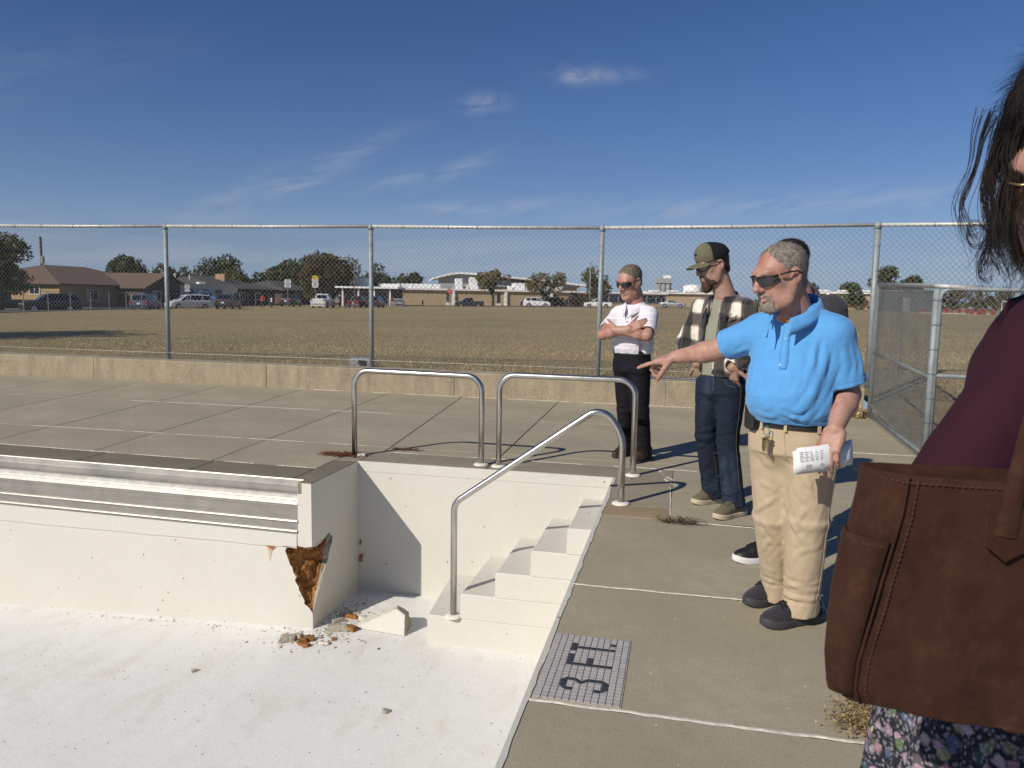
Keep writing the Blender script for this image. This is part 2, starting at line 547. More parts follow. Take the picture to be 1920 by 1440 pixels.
# ------------------------------------------------------------------ materials of the pool
def white_paint(name, base, floor=False):
    t = NT(name); co = t.co()
    big = t.noise(co, 1.1, 5, .6); mid = t.noise(co, 7, 5, .65)
    c = t.ramp(big, [(.3, tuple(b * .95 for b in base)), (.7, base)])
    c = t.mix(t.ramp(mid, [(.52, 0), (.75, .35)]), c, tuple(b * .9 for b in base))
    pt2 = t.noise(co, 2.6, 6, .72, .8)
    c = t.mix(t.ramp(pt2, [(.55, 0), (.66, .30)]), c, (.60, .585, .55)); c = t.mix(t.ramp(t.noise(co, 140, 2, .6), [(.30, .35), (.42, 0)]), c, (.45, .42, .36))
    # dried drip marks and small bare pits
    drip = t.noise(t.map(co, (14, 14, 1.2) if not floor else (5, 2, 5)), 1, 4, .6)
    c = t.mix(t.ramp(drip, [(.53, 0), (.72, .42)]), c, (.62, .56, .45))
    pit_f = t.voro(t.map(co, (1, 1, 1)), 13 if floor else 10)
    pit_n = t.noise(co, 2.3, 3, .6)
    pit = t.math('MULTIPLY', t.ramp(pit_f, [(.045, 1), (.10, 0)]), t.ramp(pit_n, [(.42, 0), (.52, 1)]))
    c = t.mix(t.math('MULTIPLY', pit, .92), c, (.17, .135, .1))
    h = t.math('ADD', t.math('MULTIPLY', t.noise(co, 38, 5, .7), .5), t.math('MULTIPLY', t.noise(co, 6, 4, .6), 1.0))
    h = t.math('SUBTRACT', h, t.math('MULTIPLY', pit, .6))
    return t.out(c, .62, 0, t.bump(h, .38, .012), .3)

M_paint = white_paint('pool_white_paint', (.62, .597, .53))
M_pfloor = white_paint('pool_floor_paint', (.775, .77, .735), True)

def concrete(name, base, var=.16, speck=True, stain=.5, bump=.25):
    t = NT(name); co = t.co()
    n1 = t.noise(co, .9, 6, .62); n2 = t.noise(co, 9, 6, .7); n3 = t.noise(co, 90, 3, .7)
    lo = tuple(b * (1 - var) for b in base); hi = tuple(b * (1 + var) for b in base)
    c = t.ramp(n1, [(.28, lo), (.5, base), (.72, hi)])
    c = t.mix(t.ramp(n2, [(.35, 0), (.75, stain)]), c, tuple(b * f for b, f in zip(base, (.8, .78, .74))))
    c = t.mix(t.ramp(n3, [(.38, .4), (.5, 0)]), c, tuple(b * .62 for b in base))
    bl = t.noise(co, 1.7, 6, .7, .9)
    c = t.mix(t.ramp(bl, [(.58, 0), (.7, .32)]), c, tuple(min(1, b * 1.35 + .03) for b in base)); c = t.mix(t.ramp(bl, [(.28, .35), (.4, 0)]), c, tuple(b * .7 for b in base))
    if speck:
        v = t.voro(co, 95)
        c = t.mix(t.math('MULTIPLY', t.ramp(v, [(.06, 1), (.17, 0)]), t.ramp(t.noise(co, 21, 2, .5), [(.57, 0), (.62, .8)])), c, (.52, .48, .41))
    return t.out(c, .9, 0, t.bump(t.math('ADD', t.math('MULTIPLY', n3, .6), n2), bump, .006), .2)

M_deck = concrete('deck_concrete', (.37, .325, .235))
M_deck2 = concrete('deck_concrete_worn', (.38, .335, .243), .18)
M_coping = concrete('coping_concrete', (.225, .193, .143), .25, stain=.8)
M_coping2 = concrete('edge_concrete', (.30, .262, .195), .22, stain=.7)
M_patchc = concrete('scoured_concrete', (.33, .25, .155), .25)
M_caulk = plain('joint_sealant', (.62, .585, .5), .8, 0, .25, 30, .5, 60)
M_jdark = plain('joint_dirt', (.05, .044, .036), .95, 0, .3, 20)
M_rock = concrete('broken_concrete', (.42, .38, .31), .35, stain=.8, bump=.8)

def mat_rust():
    t = NT('rusty_soil'); co = t.co()
    n = t.noise(co, 13, 7, .68, .6); n2 = t.noise(co, 55, 4, .7)
    c = t.ramp(n, [(.3, (.09, .038, .014)), (.42, (.30, .125, .038)), (.56, (.50, .24, .085)), (.78, (.52, .37, .2))])
    c = t.mix(t.ramp(n2, [(.4, .5), (.55, 0)]), c, (.05, .028, .016))
    return t.out(c, .95, 0, t.bump(t.math('ADD', n2, n), .9, .02), .1)
M_rust = mat_rust()

def mat_steel(name, col, rough, streak=(2.5, 60, 60)):
    t = NT(name); co = t.co()
    s = t.noise(t.map(co, streak), 1, 5, .6); b = t.noise(co, 3.2, 5, .6, .6)
    c = t.ramp(t.math('ADD', t.math('MULTIPLY', s, .45), t.math('MULTIPLY', b, .55)), [(.3, tuple(x * .72 for x in col)), (.62, col), (.8, tuple(min(1, x * 1.15) for x in col))])
    r = t.math('ADD', t.math('MULTIPLY', b, .3), rough - .1)
    return t.out(c, r, 1.0, t.bump(s, .08, .003))
M_steel = mat_steel('brushed_stainless', (.60, .58, .54), .36)
M_rail = mat_steel('satin_stainless_tube', (.58, .565, .53), .27, (60, 60, 60))
M_gutter = mat_steel('weathered_gutter_steel', (.44, .415, .375), .46, (1.2, 50, 50))
M_lip = plain('pale_gutter_lip', (.48, .455, .41), .5, .3, .16, 16, .2, 80)  # paler and less metallic than the gutter steel
M_esc = plain('painted_escutcheon', (.74, .7, .6), .55, 0, .1, 20, .15, 60)

# ------------------------------------------------------------------ pool: floor, walls, steps
XE, XA, YF, YB = -.515, -2.8, 5.346, 6.225       # right edge, alcove side, pool wall line, alcove back
def yfront(x): return YF + .03 * (XA - x) if x < XA else YF
def zfloor(x, y):
    z = -1.19 - .05 * max(0, XA - x) * (1 if y < YF + .3 else 1)
    return z - .012 * max(0, YF - y)
# floor sheet
xs = sorted(set([-24, -18, -14, -10] + [-8 + .4 * i for i in range(19)] + [XA, XE + .02]))
ys = [-14, -8, -4, 0, 1, 2, 3] + [3.4 + .25 * i for i in range(12)] + [6.3]
me = MB(); idx = {}
for j, y in enumerate(ys):
    for i, x in enumerate(xs):
        idx[i, j] = len(me.v); me.v.append((x, y, zfloor(x, y)))
for j in range(len(ys) - 1):
    for i in range(len(xs) - 1):
        me.f.append((idx[i, j], idx[i + 1, j], idx[i + 1, j + 1], idx[i, j + 1]))
o = me.build('pool_floor', M_pfloor); tag(o, kind='structure')

# hole where the corner has broken away, listed from the tip upwards
rng = random.Random(5)
zt = [-1.06 + (.535) * i / 15 for i in range(16)]
def Lx(z):      # on the front face
    return float(np.interp(z, [-1.06, -1.0, -.894, -.787, -.68, -.56, -.52], [-2.803, -2.858, -2.908, -2.95, -2.985, -3.03, -3.02]))
def Ry(z):      # on the alcove side face
    return float(np.interp(z, [-1.06, -1.0, -.886, -.786, -.637, -.56, -.525], [5.349, 5.375, 5.472, 5.56, 5.66, 5.705, 5.70]))
Lp = []; Rp = []
for i, z in enumerate(zt):
    e = 0 if i in (0,) else rng.uniform(-.011, .011)
    Lp.append((Lx(z) + e, z + rng.uniform(-.008, .008) * (i not in (0, 15)))); e = 0 if i == 0 else rng.uniform(-.01, .01)
    Rp.append((Ry(z) + e, z + rng.uniform(-.008, .008) * (i not in (0, 15))))
# front wall with the notch (an outline with thickness)
XL = -24
GB = -.42      # gutter recess bottom
top = GB
def fw(x, z, y=0): return (x, yfront(x) + y, z)
fr = MB()
outl = [(XL, -2.6), (XA, -1.25)]
outl += [(XA, -1.06)] + [p for p in Lp[1:]] + [(-2.93, -.515), (-2.86, -.523), (XA, -.512)]
outl += [(XA, -.002), (-2.92, -.002), (-2.92, GB), (XL, GB)]
n = len(outl)
fr.add([fw(x, z) for x, z in outl], [tuple(range(n))])
fr.quad(fw(-2.92, -.002), fw(-2.92, -.002, .12), fw(-2.92, GB, .12), fw(-2.92, GB))
fr.quad(fw(XL, GB), fw(-2.92, GB), fw(-2.92, GB, .1), fw(XL, GB, .1))
o = fr.build('pool_front_wall', M_paint); tag(o, kind='structure')
# slightly proud band above the construction crack
bd = MB()
segs = [XL, -12] + [-8 + .26 * i for i in range(20)] + [-2.93]
bz = [-.53 - .012 * (XA - max(x, -7)) + rng.uniform(-.004, .004) for x in segs]
for i in range(len(segs) - 1):
    a, b = segs[i], segs[i + 1]
    bd.quad(fw(a, bz[i], -.009), fw(b, bz[i + 1], -.009), fw(b, GB - .002, -.006), fw(a, GB - .002, -.006))
    bd.quad(fw(a, bz[i], .002), fw(b, bz[i + 1], .002), fw(b, bz[i + 1], -.009), fw(a, bz[i], -.009))
bd.quad(fw(-2.93, bz[-1], -.009), fw(-2.93, bz[-1], .002), fw(-2.93, GB, .002), fw(-2.93, GB - .002, -.006))
o = bd.build('pool_wall_band', M_paint); tag(o, kind='structure')
# alcove side wall
sw = MB()
outl = [(YB + .02, -1.25), (YB + .02, -.002), (YF, -.002), (YF, -.512), (5.40, -.53), (5.5, -.525), (5.6, -.497), (5.66, -.488)] + list(reversed(Rp[1:])) + [(YF, -1.06), (YF, -1.25)]
sw.add([(XA, y, z) for y, z in outl], [tuple(range(len(outl)))])
o = sw.build('alcove_side_wall', M_paint); tag(o, kind='structure')
# raw core inside the hole
hole = thing('broken_corner', 'jagged rusty hole broken out of the white pool wall corner', 'hole', (XA, YF, -1.06))
def core(name, s0, s1, ns, push, mat):
    vs = []; fs = []; nz = len(zt)
    for i in range(nz):
        for k in range(ns + 1):
            s = s0 + (s1 - s0) * k / ns
            lx, lz = Lp[i]; ry, rz = Rp[i]
            x = lx + (XA - lx) * s; y = YF + (ry - YF) * s; z = lz + (rz - lz) * s
            d = min(1, 4.0 * min(s, 1 - s)) * push * (i / nz) ** .5
            nn = 0 if s in (0, 1) else float(fbm(np.array([[x * 14, y * 14, z * 14]]), 3)[0]) * .03 + float(pnoise(np.array([[x * 5, y * 5, z * 5]]))[0]) * .03
            d += nn * min(1, i / 3)
            vs.append((x - .62 * d - XA, y + .78 * d - YF, z + 1.06))
    for i in range(nz - 1):
        for k in range(ns):
            a = i * (ns + 1) + k
            fs.append((a, a + 1, a + ns + 2, a + ns + 1))
    return MB().add(vs, fs).build(name, mat, hole)
core('rusty_core', 0, .87, 20, .06, M_rust)
core('bare_concrete_face', .87, 1, 5, .06, M_rock)
cm = MB()      # underside of the ledge above the hole
cm.add([(-3.05 - XA, -.01, .535), (.004, -.008, .536), (.0, .38, .565), (-.3, .42, .55)], [(0, 1, 2, 3)])
cm.build('ledge_underside', M_rust, hole)
# alcove back wall
bw = MB()
bw.quad((XA - .02, YB, -1.25), (XE + .01, YB, -1.25), (XE + .01, YB, -.002), (XA - .02, YB, -.002))
o = bw.build('alcove_back_wall', M_paint); tag(o, kind='structure')
bb = MB()      # faint painted band below the rim, proud of the wall
bb.box(((XA + XE) / 2, YB - .0005, -.045), (XE - XA - .004, .007, .082))
bb.box((XA + .0005, (YF + YB) / 2, -.045), (.007, YB - YF - .03, .082))
o = bb.build('alcove_rim_band', M_paint); tag(o, kind='structure')
# right wall (faces the pool, seen only from elsewhere) and far walls
rw = MB()
rw.quad((XE, YB, -1.4), (XE, -14, -1.6), (XE, -14, -.002), (XE, YB, -.002))
rw.quad((XE, -14, -2.6), (XL, -14, -2.6), (XL, -14, 0), (XE, -14, 0))
rw.quad((XL, -14, -2.6), (XL, 7, -2.6), (XL, 7, 0), (XL, -14, 0))
o = rw.build('pool_side_wall', M_paint); tag(o, kind='structure')
# steps
st = thing('pool_steps', 'white painted concrete steps climbing out of the alcove', 'steps', (-1.83, YF, -1.19))
fx = [-1.835, -1.572, -1.3, -1.032, -.765]; zz = [-.965, -.772, -.58, -.387, -.194]
for i in range(5):
    x0, x1 = fx[i], XE - .001
    bx = fx[i] - (.085 if i == 0 else .0)
    m = MB(); b = .012; e = .002 * i
    lo = -1.3 if i == 0 else zz[i - 1]
    y0 = YF - .004 + e
    # tread nosing softened with a small chamfer
    m.add([(x0, y0, lo), (x1, y0, lo), (x1, y0, zz[i] - b), (x0, y0, zz[i] - b), (x0 + b, y0 + b, zz[i]), (x1, y0 + b, zz[i]), (x1, YB - .003, zz[i]), (bx + b, YB - .003, zz[i]), (bx, YB - .003, zz[i] - b), (bx, YB - .003, lo)],
          [(0, 1, 2, 3), (3, 2, 5, 4), (4, 5, 6, 7), (3, 4, 7, 8), (0, 3, 8, 9), (0, 9, 6, 1), (1, 6, 5, 2), (6, 9, 8, 7)])
    m.v = [(x + 1.83, y - YF, z + 1.19) for x, y, z in m.v]
    m.build('step', M_paint, st)
# painted top edge along the right side, ragged on the concrete
rg = MB(); N = 260
pr = None
for i in range(N + 1):
    y = -6 + (YB + 6.0) * i / N
    w = .022 + .012 * float(pnoise(np.array([[y * 3.1, 2.2, .3]]))[0]) + .008 * float(pnoise(np.array([[y * 17, 1.2, 4.3]]))[0])
    cur = ((XE - .003, y, .0035), (XE + max(w, .006), y, .0035), (XE - .003, y, -.06))
    if pr:
        rg.quad(pr[0], pr[1], cur[1], cur[0]); rg.quad(pr[2], pr[0], cur[0], cur[2])
    pr = cur
pr = None
for i in range(90):
    x = XA + (XE - XA) * i / 89
    w = .014 + .010 * float(pnoise(np.array([[x * 4.1, 7.2, .3]]))[0]) + .006 * float(pnoise(np.array([[x * 23, 1.2, 9.3]]))[0])
    cur = ((x, YB - .003, .0035), (x, YB + max(w, .004), .0035), (x, YB - .003, -.03))
    if pr:
        rg.quad(pr[0], cur[0], cur[1], pr[1]); rg.quad(pr[2], cur[2], cur[0], pr[0])
    pr = cur
o = rg.build('painted_pool_rim', M_paint); tag(o, kind='structure')

# overflow gutter along the front wall
gt = thing('overflow_gutter', 'long stainless overflow gutter under the dark coping at left', 'gutter', (-2.92, YF, -.42))
def gstrip(name, prof, mat, x0=-24, x1=-2.922):
    m = MB()
    xs_ = [x0, -8, x1]
    for a, b in zip(xs_[:-1], xs_[1:]):
        for (ya, za), (yb, zb) in zip(prof[:-1], prof[1:]):
            m.add([(x + 2.92, yfront(x) - YF + y, z + .42) for x, y, z in ((a, ya, za), (b, ya, za), (b, yb, zb), (a, yb, zb))], [(0, 3, 2, 1)])
    return m.build(name, mat, gt)
gstrip('back_flange', [(.118, .001), (.104, .001), (.1, -.006), (.094, -.046)], M_gutter)
gstrip('trough_back', [(.094, -.046), (.088, -.052), (.082, -.15), (.06, -.16)], M_gutter)
gstrip('overflow_lip', [(.06, -.16), (.058, -.112), (.05, -.107), (.04, -.114), (.036, -.118), (.026, -.129), (.022, -.133), (.012, -.147), (.008, -.151), (-.004, -.168), (-.008, -.176), (-.004, -.182)], M_lip)
gstrip('face_plate', [(.004, -.184), (.004, -.196), (-.005, -.2), (-.005, -.204), (.0, -.21), (.002, -.30)], M_gutter)
gstrip('face_ridge', [(.002, -.30), (-.012, -.306), (-.016, -.314), (-.01, -.324), (.0, -.328), (.002, -.384)], M_gutter)
gstrip('bottom_ridge', [(.002, -.384), (-.01, -.388), (-.014, -.396), (-.008, -.406), (.002, -.412), (.002, -.423)], M_gutter)

# ------------------------------------------------------------------ deck slabs
deck = bpy.data.objects.new('pool_deck', None); C.objects.link(deck); tag(deck, kind='structure')
def dline(k, y):          # slanting joints of the rear deck
    a = [(-22.4, -25.6), (-19.7, -22.5), (-17.1, -19.5), (-14.5, -16.5), (-11.9, -13.5), (-9.25, -10.4), (-7.95, -8.86), (-6.60, -7.31), (-5.33, -5.87), (-4.05, -4.41), (-2.66, -3.22), (-1.60, -1.73), (1.25, 1.3), (2.6, 2.6)][k]
    return a[0] + (a[1] - a[0]) * (y - 6) / 5
def slab(poly, mat=M_deck, gap=.004, z=0.0, dz=.09, name='slab', label=None, tilt=0.0):
    cx = sum(p[0] for p in poly) / len(poly); cy = sum(p[1] for p in poly) / len(poly)
    q = []
    n = len(poly)
    for i in range(n):      # inset by the gap, with a soft arris
        p0, p1, p2 = V((*poly[i - 1], 0)), V((*poly[i], 0)), V((*poly[(i + 1) % n], 0))
        u = (p1 - p0).normalized(); w = (p2 - p1).normalized()
        n1 = V((-u.y, u.x, 0)); n2 = V((-w.y, w.x, 0)); mm = (n1 + n2); mm = mm / max(.3, mm.length_squared / 2)
        q.append((p1, mm))
    m = MB(); vs_ = []
    for off, zz_ in ((gap, z - dz), (gap, z - .004), (gap + .004, z)):
        vs_ += [((p + mm * off).x - cx, (p + mm * off).y - cy, zz_) for p, mm in q]
    fs_ = [tuple(range(2 * n, 3 * n))]
    for r in range(2):
        for i in range(n):
            fs_.append((r * n + i, r * n + (i + 1) % n, r * n + n + (i + 1) % n, r * n + n + i))
    o = m.add(vs_, fs_).build(name, mat, deck, (cx, cy, 0))
    if label: o['label'] = label
    return o
YW = lambda x: 10.87 + .026 * (.2 - x)           # foot of the concrete wall
rows = [None, 6.92, 9.0, None]
rd = random.Random(3)
for k in range(13):
    for r in range(3):
        def yy(x, q):
            if q == 0:
                return 5.85 + .03 * (XA - x) if x < -3.02 else 6.68
            if q == 3: return YW(x) + .02
            return rows[q]
        if r == 0 and k == 9:      # slab cut round the alcove coping
            poly = [(dline(9, 5.87), 5.86), (-3.02, 5.857), (-3.02, 6.68), (dline(10, 6.7), 6.68), (dline(10, rows[1]), rows[1]), (dline(9, rows[1]), rows[1])]
        else:
            xa0 = dline(k, 6.2); xb0 = dline(k + 1, 6.2)
            ya0, yb0 = yy(xa0, r), yy(xb0, r)
            if k >= 9 and r == 0: ya0 = yb0 = 6.68
            if k == 8 and r == 0: yb0 = yy(-4.06, 0)
            ya1, yb1 = yy(xa0, r + 1), yy(xb0, r + 1)
            poly = [(dline(k, ya0), ya0), (dline(k + 1, yb0), yb0), (dline(k + 1, yb1), yb1), (dline(k, ya1), ya1)]
        slab(poly, rd.choice((M_deck, M_deck, M_deck2)), .0045 if r else .003)
# coping
cx_ = [-24, -14, -10] + [-8.6 + 1.15 * i for i in range(5)] + [-3.02]
for a, b in zip(cx_[:-1], cx_[1:]):
    ya, yb = YF + .118 + .03 * max(0, XA - a), YF + .118 + .03 * max(0, XA - b)
    slab([(a, ya), (b, yb), (b, 5.85 + .03 * (XA - b)), (a, 5.85 + .03 * (XA - a))], M_coping, .0025, name='coping_slab')
slab([(-3.02, YF + .118), (-2.92, YF + .118), (-2.92, YF), (XA, YF), (XA, YB), (-3.02, YB)], M_coping, .0025, name='coping_slab')
for a, b in ((-3.02, XA), (XA, -1.62), (-1.62, -.36)):
    slab([(a, YB), (b, YB), (b, 6.68), (a, 6.68)], M_coping2, .0025, name='coping_slab')
# right-hand deck
XR = 2.47
jy = [-6, -3.4, -1.0, .9, 2.59, 3.77, 5.1]
for a, b in zip(jy[:-1], jy[1:]):
    for xa, xb in ((XE, .724), (.724, XR)):
        slab([(xa, a), (xb, a), (xb, b), (xa, b)], rd.choice((M_deck, M_deck2)), .005, name='slab')
slab([(XE, 5.1), (-.03, 5.1), (-.03, 5.42), (XE, 5.36)], M_patchc, .002, name='slab', label='scoured tan concrete patch by the stair rail post')
slab([(XE, 5.36), (-.03, 5.42), (-.03, 6.68), (-.36, 6.68), (-.36, YB), (XE, YB)], M_coping2, .0015)
slab([(-.03, 5.1), (.724, 5.0), (.724, 6.68), (-.03, 6.68)], M_deck, .0015)
slab([(.724, 5.1), (XR, 5.1), (XR, 6.68), (.724, 6.68)], M_deck2, .004)
bs = MB()      # what shows at the bottom of the joints
bs.box((.95, .4, -.062), (2.9, 12.8, .02)); bs.box((-10.8, 8.67, -.062), (26.5, 4.78, .02)); bs.box((-13.6, 5.95, -.062), (21.0, .6, .02))
o = bs.build('joint_filler', M_jdark, deck)
# white sealant squeezed up in some of the joints
def sealant(p0, p1, w, name='joint_sealant', break_=0.0, seed=1, h=.006):
    p0 = V((*p0, 0)); p1 = V((*p1, 0)); L = (p1 - p0).length; u = (p1 - p0) / L; nn = V((-u.y, u.x, 0))
    m = MB(); N = max(8, int(L / .025)); prev = None; ctr = (p0 + p1) / 2
    for i in range(N + 1):
        s = L * i / N
        q = np.array([[s * 6 + seed * 9.1, seed * 3.3, .5], [s * 21 + seed * 5.1, seed * 1.3, 2.5], [s * 3.3 + seed, 7.7, seed * 2.2]])
        a, b, c_ = pnoise(q)
        if break_ and c_ < -.5 + break_ * .7:
            prev = None; continue
        ww = w * (.75 + .5 * a + .3 * b); off = nn * (w * .35 * b)
        c = p0 + u * s + off - ctr
        ww = max(ww, w * .25)
        cur = [c - nn * ww / 2 + V((0, 0, .0005)), c - nn * ww * .25 + V((0, 0, h * (.6 + .5 * b))), c + nn * ww * .25 + V((0, 0, h * (.7 - .4 * a))), c + nn * ww / 2 + V((0, 0, .0005))]
        if prev:
            for k in range(3):
                m.quad(prev[k], cur[k], cur[k + 1], prev[k + 1])
        prev = cur
    if m.v:
        m.build(name, M_caulk, deck, ctr)
sealant((XE + .01, 2.588), (2.3, 2.605), .021, seed=1)
sealant((XE + .01, 3.766), (.72, 3.775), .013, seed=2)
sealant((-.03, 5.09), (.75, 5.03), .008, break_=.6, seed=3)
sealant((.722, 2.7), (.728, 5.1), .016, seed=4)
sealant((.75, 8.0), (2.4, 8.02), .009, break_=.3, seed=5)
sealant((-3.02, 5.857), (-8.5, 6.02), .008, break_=.15, seed=6)
sealant((-3.02, 5.857), (-3.02, 6.24), .008, seed=7)
sealant((-2.9, 6.68), (-.3, 6.68), .009, break_=.5, seed=8)
sealant((-.3, 6.68), (.35, 6.68), .006, break_=.5, seed=18)
sealant((-7.0, 6.92), (-3.0, 6.92), .0026, break_=.1, seed=9)
sealant((-7.4, 9.0), (-3.6, 9.0), .0026, break_=.1, seed=10)
sealant((-6, YW(-6) - .01), (-2.4, YW(-2.4) - .01), .02, break_=.5, seed=11)
sealant((-2.4, YW(-2.4) - .01), (2.3, YW(2.3) - .01), .02, break_=.2, seed=12)
sealant((-.15, 6.66), (-.07, 6.2), .026, break_=.35, seed=13, h=.0012); sealant((-.12, 6.5), (-.02, 6.3), .03, break_=.4, seed=23, h=.0012); sealant((-.1, 6.3), (.02, 6.05), .02, break_=.4, seed=24, h=.0012)
sealant((-.09, 6.4), (.06, 6.15), .035, break_=.5, seed=14, h=.0012)
sealant((-.05, 6.25), (-.032, 5.2), .012, break_=.75, seed=15, h=.0008)
sealant((.0, 6.66), (.03, 6.05), .014, break_=.5, seed=16, h=.0012)

# ------------------------------------------------------------------ mosaic depth marker
dm = thing('depth_marker', 'grey mosaic tile depth marker reading 3 FT set in the deck', 'depth marker', (-.326, 2.885, 0))
def mat_tile(name, a, b):
    t = NT(name); inf = t.node('ShaderNodeObjectInfo')
    c = t.ramp(inf.outputs['Random'], [(0, a), (1, b)])
    c = t.mix(t.ramp(t.noise(t.co(), 60, 4, .6), [(.45, 0), (.75, .35)]), c, tuple(x * .7 for x in a))
    return t.out(c, .5, 0, None, .4)
M_tile = mat_tile('grey_tile', (.45, .42, .40), (.38, .36, .345))
M_tiled = mat_tile('dark_tile', (.045, .05, .062), (.035, .038, .05))
M_grout = plain('tile_grout', (.42, .36, .3), .9, 0, .25, 40)
M_groutd = plain('dark_grout', (.2, .18, .16), .9)
cw, chh = .318 / 12, .548 / 22
bmk = MB().box((0, 0, .0015), (.326, .556, .003)); bmk.build('grout_bed', M_grout, dm)
gl = MB()
for k in range(1, 12):
    gl.box((-.159 + k * cw, 0, .0034), (.0022, .548, .0012))
gl.build('grout_line', M_groutd, dm)
tl = MB().box((0, 0, 0), (cw - .0034, chh - .0034, .004), 0, .0007).mesh('tile'); tl.materials.append(M_tile)
tdk = MB().box((0, 0, 0), (cw - .0034, chh - .0034, .004), 0, .0007).mesh('tile_dark'); tdk.materials.append(M_tiled)
def tri_mesh(corner):
    w, h = (cw - .0034) / 2, (chh - .0034) / 2
    P = {'nw': (-w, h), 'ne': (w, h), 'se': (w, -h), 'sw': (-w, -h)}
    order = ['sw', 'se', 'ne', 'nw']; i = order.index(corner)
    p = [P[order[i - 1]], P[corner], P[order[(i + 1) % 4]]]; q = [P[order[(i + 1) % 4]], P[order[(i + 2) % 4]], P[order[i - 1]]]
    a = MB().prism(p, -.002, .002).mesh('tile_half_dark'); a.materials.append(M_tiled)
    b = MB().prism(q, -.002, .002).mesh('tile_half'); b.materials.append(M_tile)
    return a, b
dark = set()
for r in (3, 4, 5): dark.add((3, r))
for c_ in range(4, 10): dark.add((c_, 4))
dark.add((9, 2))
for r in (7, 8, 9): dark.add((3, r))
for c_ in range(3, 10): dark.add((c_, 10))
dark |= {(6, 8), (6, 9), (4, 15), (7, 15), (8, 15), (3, 16), (3, 17), (9, 16), (9, 17), (4, 18), (8, 18)}
half = {(3, 15): 'se', (5, 15): 'sw', (6, 15): 'se', (9, 15): 'sw', (3, 18): 'ne', (9, 18): 'nw', (5, 16): 'ne', (6, 16): 'nw'}
for c_ in range(12):
    for r in range(22):
        pos = (-.159 + (c_ + .5) * cw + rd.uniform(-.0004, .0004), .274 - (r + .5) * chh + rd.uniform(-.0004, .0004), .0042)
        if (c_, r) in half:
            a, b = tri_mesh(half[c_, r])
            link('tile', a, None, dm, pos); link('tile', b, None, dm, pos)
        else:
            o = link('tile', tdk if (c_, r) in dark else tl, None, dm, pos)
            o.rotation_euler = (rd.uniform(-.004, .004), rd.uniform(-.004, .004), rd.uniform(-.008, .008))

# ------------------------------------------------------------------ handrails
def rail(name, label, pts, r, feet, group=None):
    base = V(pts[0]) * 1.0
    t = thing(name, label, 'handrail', tuple(base), 0, group)
    m = MB().tube([V(p) - base for p in pts], r, 14); m.build('tube', M_rail, t, smooth=True)
    for p in feet:
        MB().lathe(V(p) - base, [(.066, 0), (.066, .006), (.058, .013), (.036, .018), (.03, .019)], 20).build('base_flange', M_esc, t, smooth=True)
    return t
g = 'steel handrails round the alcove'
rail('handrail', 'left of two looped steel grab rails behind the alcove', fillet([(-2.925, 6.435, 0), (-2.925, 6.435, .80), (-1.70, 6.395, .79), (-1.70, 6.395, 0)], .14, 10), .0245, [(-1.70, 6.395, .0)], g)
rail('handrail', 'right looped steel grab rail in front of the man with crossed arms', fillet([(-1.535, 6.375, 0), (-1.535, 6.375, .815), (-.362, 6.36, .81), (-.362, 6.36, 0)], .14, 10), .0245, [(-1.535, 6.375, 0), (-.362, 6.36, 0)], g)
rail('stair_handrail', 'sloping steel stair rail bolted to the lowest white step', fillet([(-1.63, 5.36, -.965), (-1.63, 5.36, -.07), (-.535, 5.40, .72), (-.388, 5.42, .50), (-.388, 5.42, 0)], [.12, .16, .3], 10), .0245, [(-1.63, 5.36, -.962), (-.388, 5.42, 0)], g)
sb = MB().box((-2.86, 6.44, .012), (.07, .045, .02), .2).build('broken_flange', M_esc); tag(sb, 'piece of white flange lying at the left rail foot', 'flange')

# ------------------------------------------------------------------ concrete wall behind the deck
def mat_wall():
    t = NT('old_wall_concrete'); co = t.co()
    z = t.sep(co)[2]
    n1 = t.noise(t.map(co, (1, 1, .45)), 5, 6, .68); n2 = t.noise(co, 30, 5, .7); n3 = t.noise(co, 1.2, 4, .6)
    c = t.ramp(n1, [(.3, (.24, .2, .14)), (.5, (.31, .26, .18)), (.7, (.38, .31, .21))])
    c = t.mix(t.ramp(n2, [(.5, 0), (.68, .7)]), c, (.47, .39, .26))
    st = t.noise(t.map(co, (9, 9, .6)), 1, 5, .65)
    c = t.mix(t.ramp(st, [(.5, 0), (.7, .55)]), c, (.22, .19, .145))
    pit = t.voro(co, 26)
    c = t.mix(t.math('MULTIPLY', t.ramp(pit, [(.06, 1), (.14, 0)]), t.ramp(n3, [(.5, 0), (.62, .7)])), c, (.08, .07, .055))
    return t.out(c, .92, 0, t.bump(t.math('ADD', n2, n1), .5, .012), .15)
M_wall = mat_wall()
M_walltop = concrete('wall_top_concrete', (.36, .33, .27), .15, speck=False)
wall = thing('retaining_wall', 'low weathered concrete wall carrying the chain link fence', 'wall', (0, 10.87, 0))
wx = [-24, -17, -12.6, -9.9, -6.55, -3.35, -.2, 2.4]
for a, b in zip(wx[:-1], wx[1:]):
    m = MB()
    ya, yb = YW(a), YW(b)
    prof = [(0, -.1), (.0, .355), (.012, .372), (.26, .376), (.27, .36), (.27, -.1)]
    n = len(prof); vs_ = []
    for x, y0 in ((a + .004, ya), (b - .004, yb)):
        vs_ += [(x, y0 - 10.87 + p, z) for p, z in prof]
    m.add(vs_, [tuple(reversed(range(n))), tuple(range(n, 2 * n))] + [(i, (i + 1) % n, n + (i + 1) % n, n + i) for i in range(n)])
    m.build('wall_section', M_wall, wall)
    m2 = MB().prism([(a + .004, ya + .02 - 10.87), (b - .004, yb + .02 - 10.87), (b - .004, yb + .26 - 10.87), (a + .004, ya + .26 - 10.87)], .3775, .381)
    m2.build('wall_cap', M_walltop, wall)
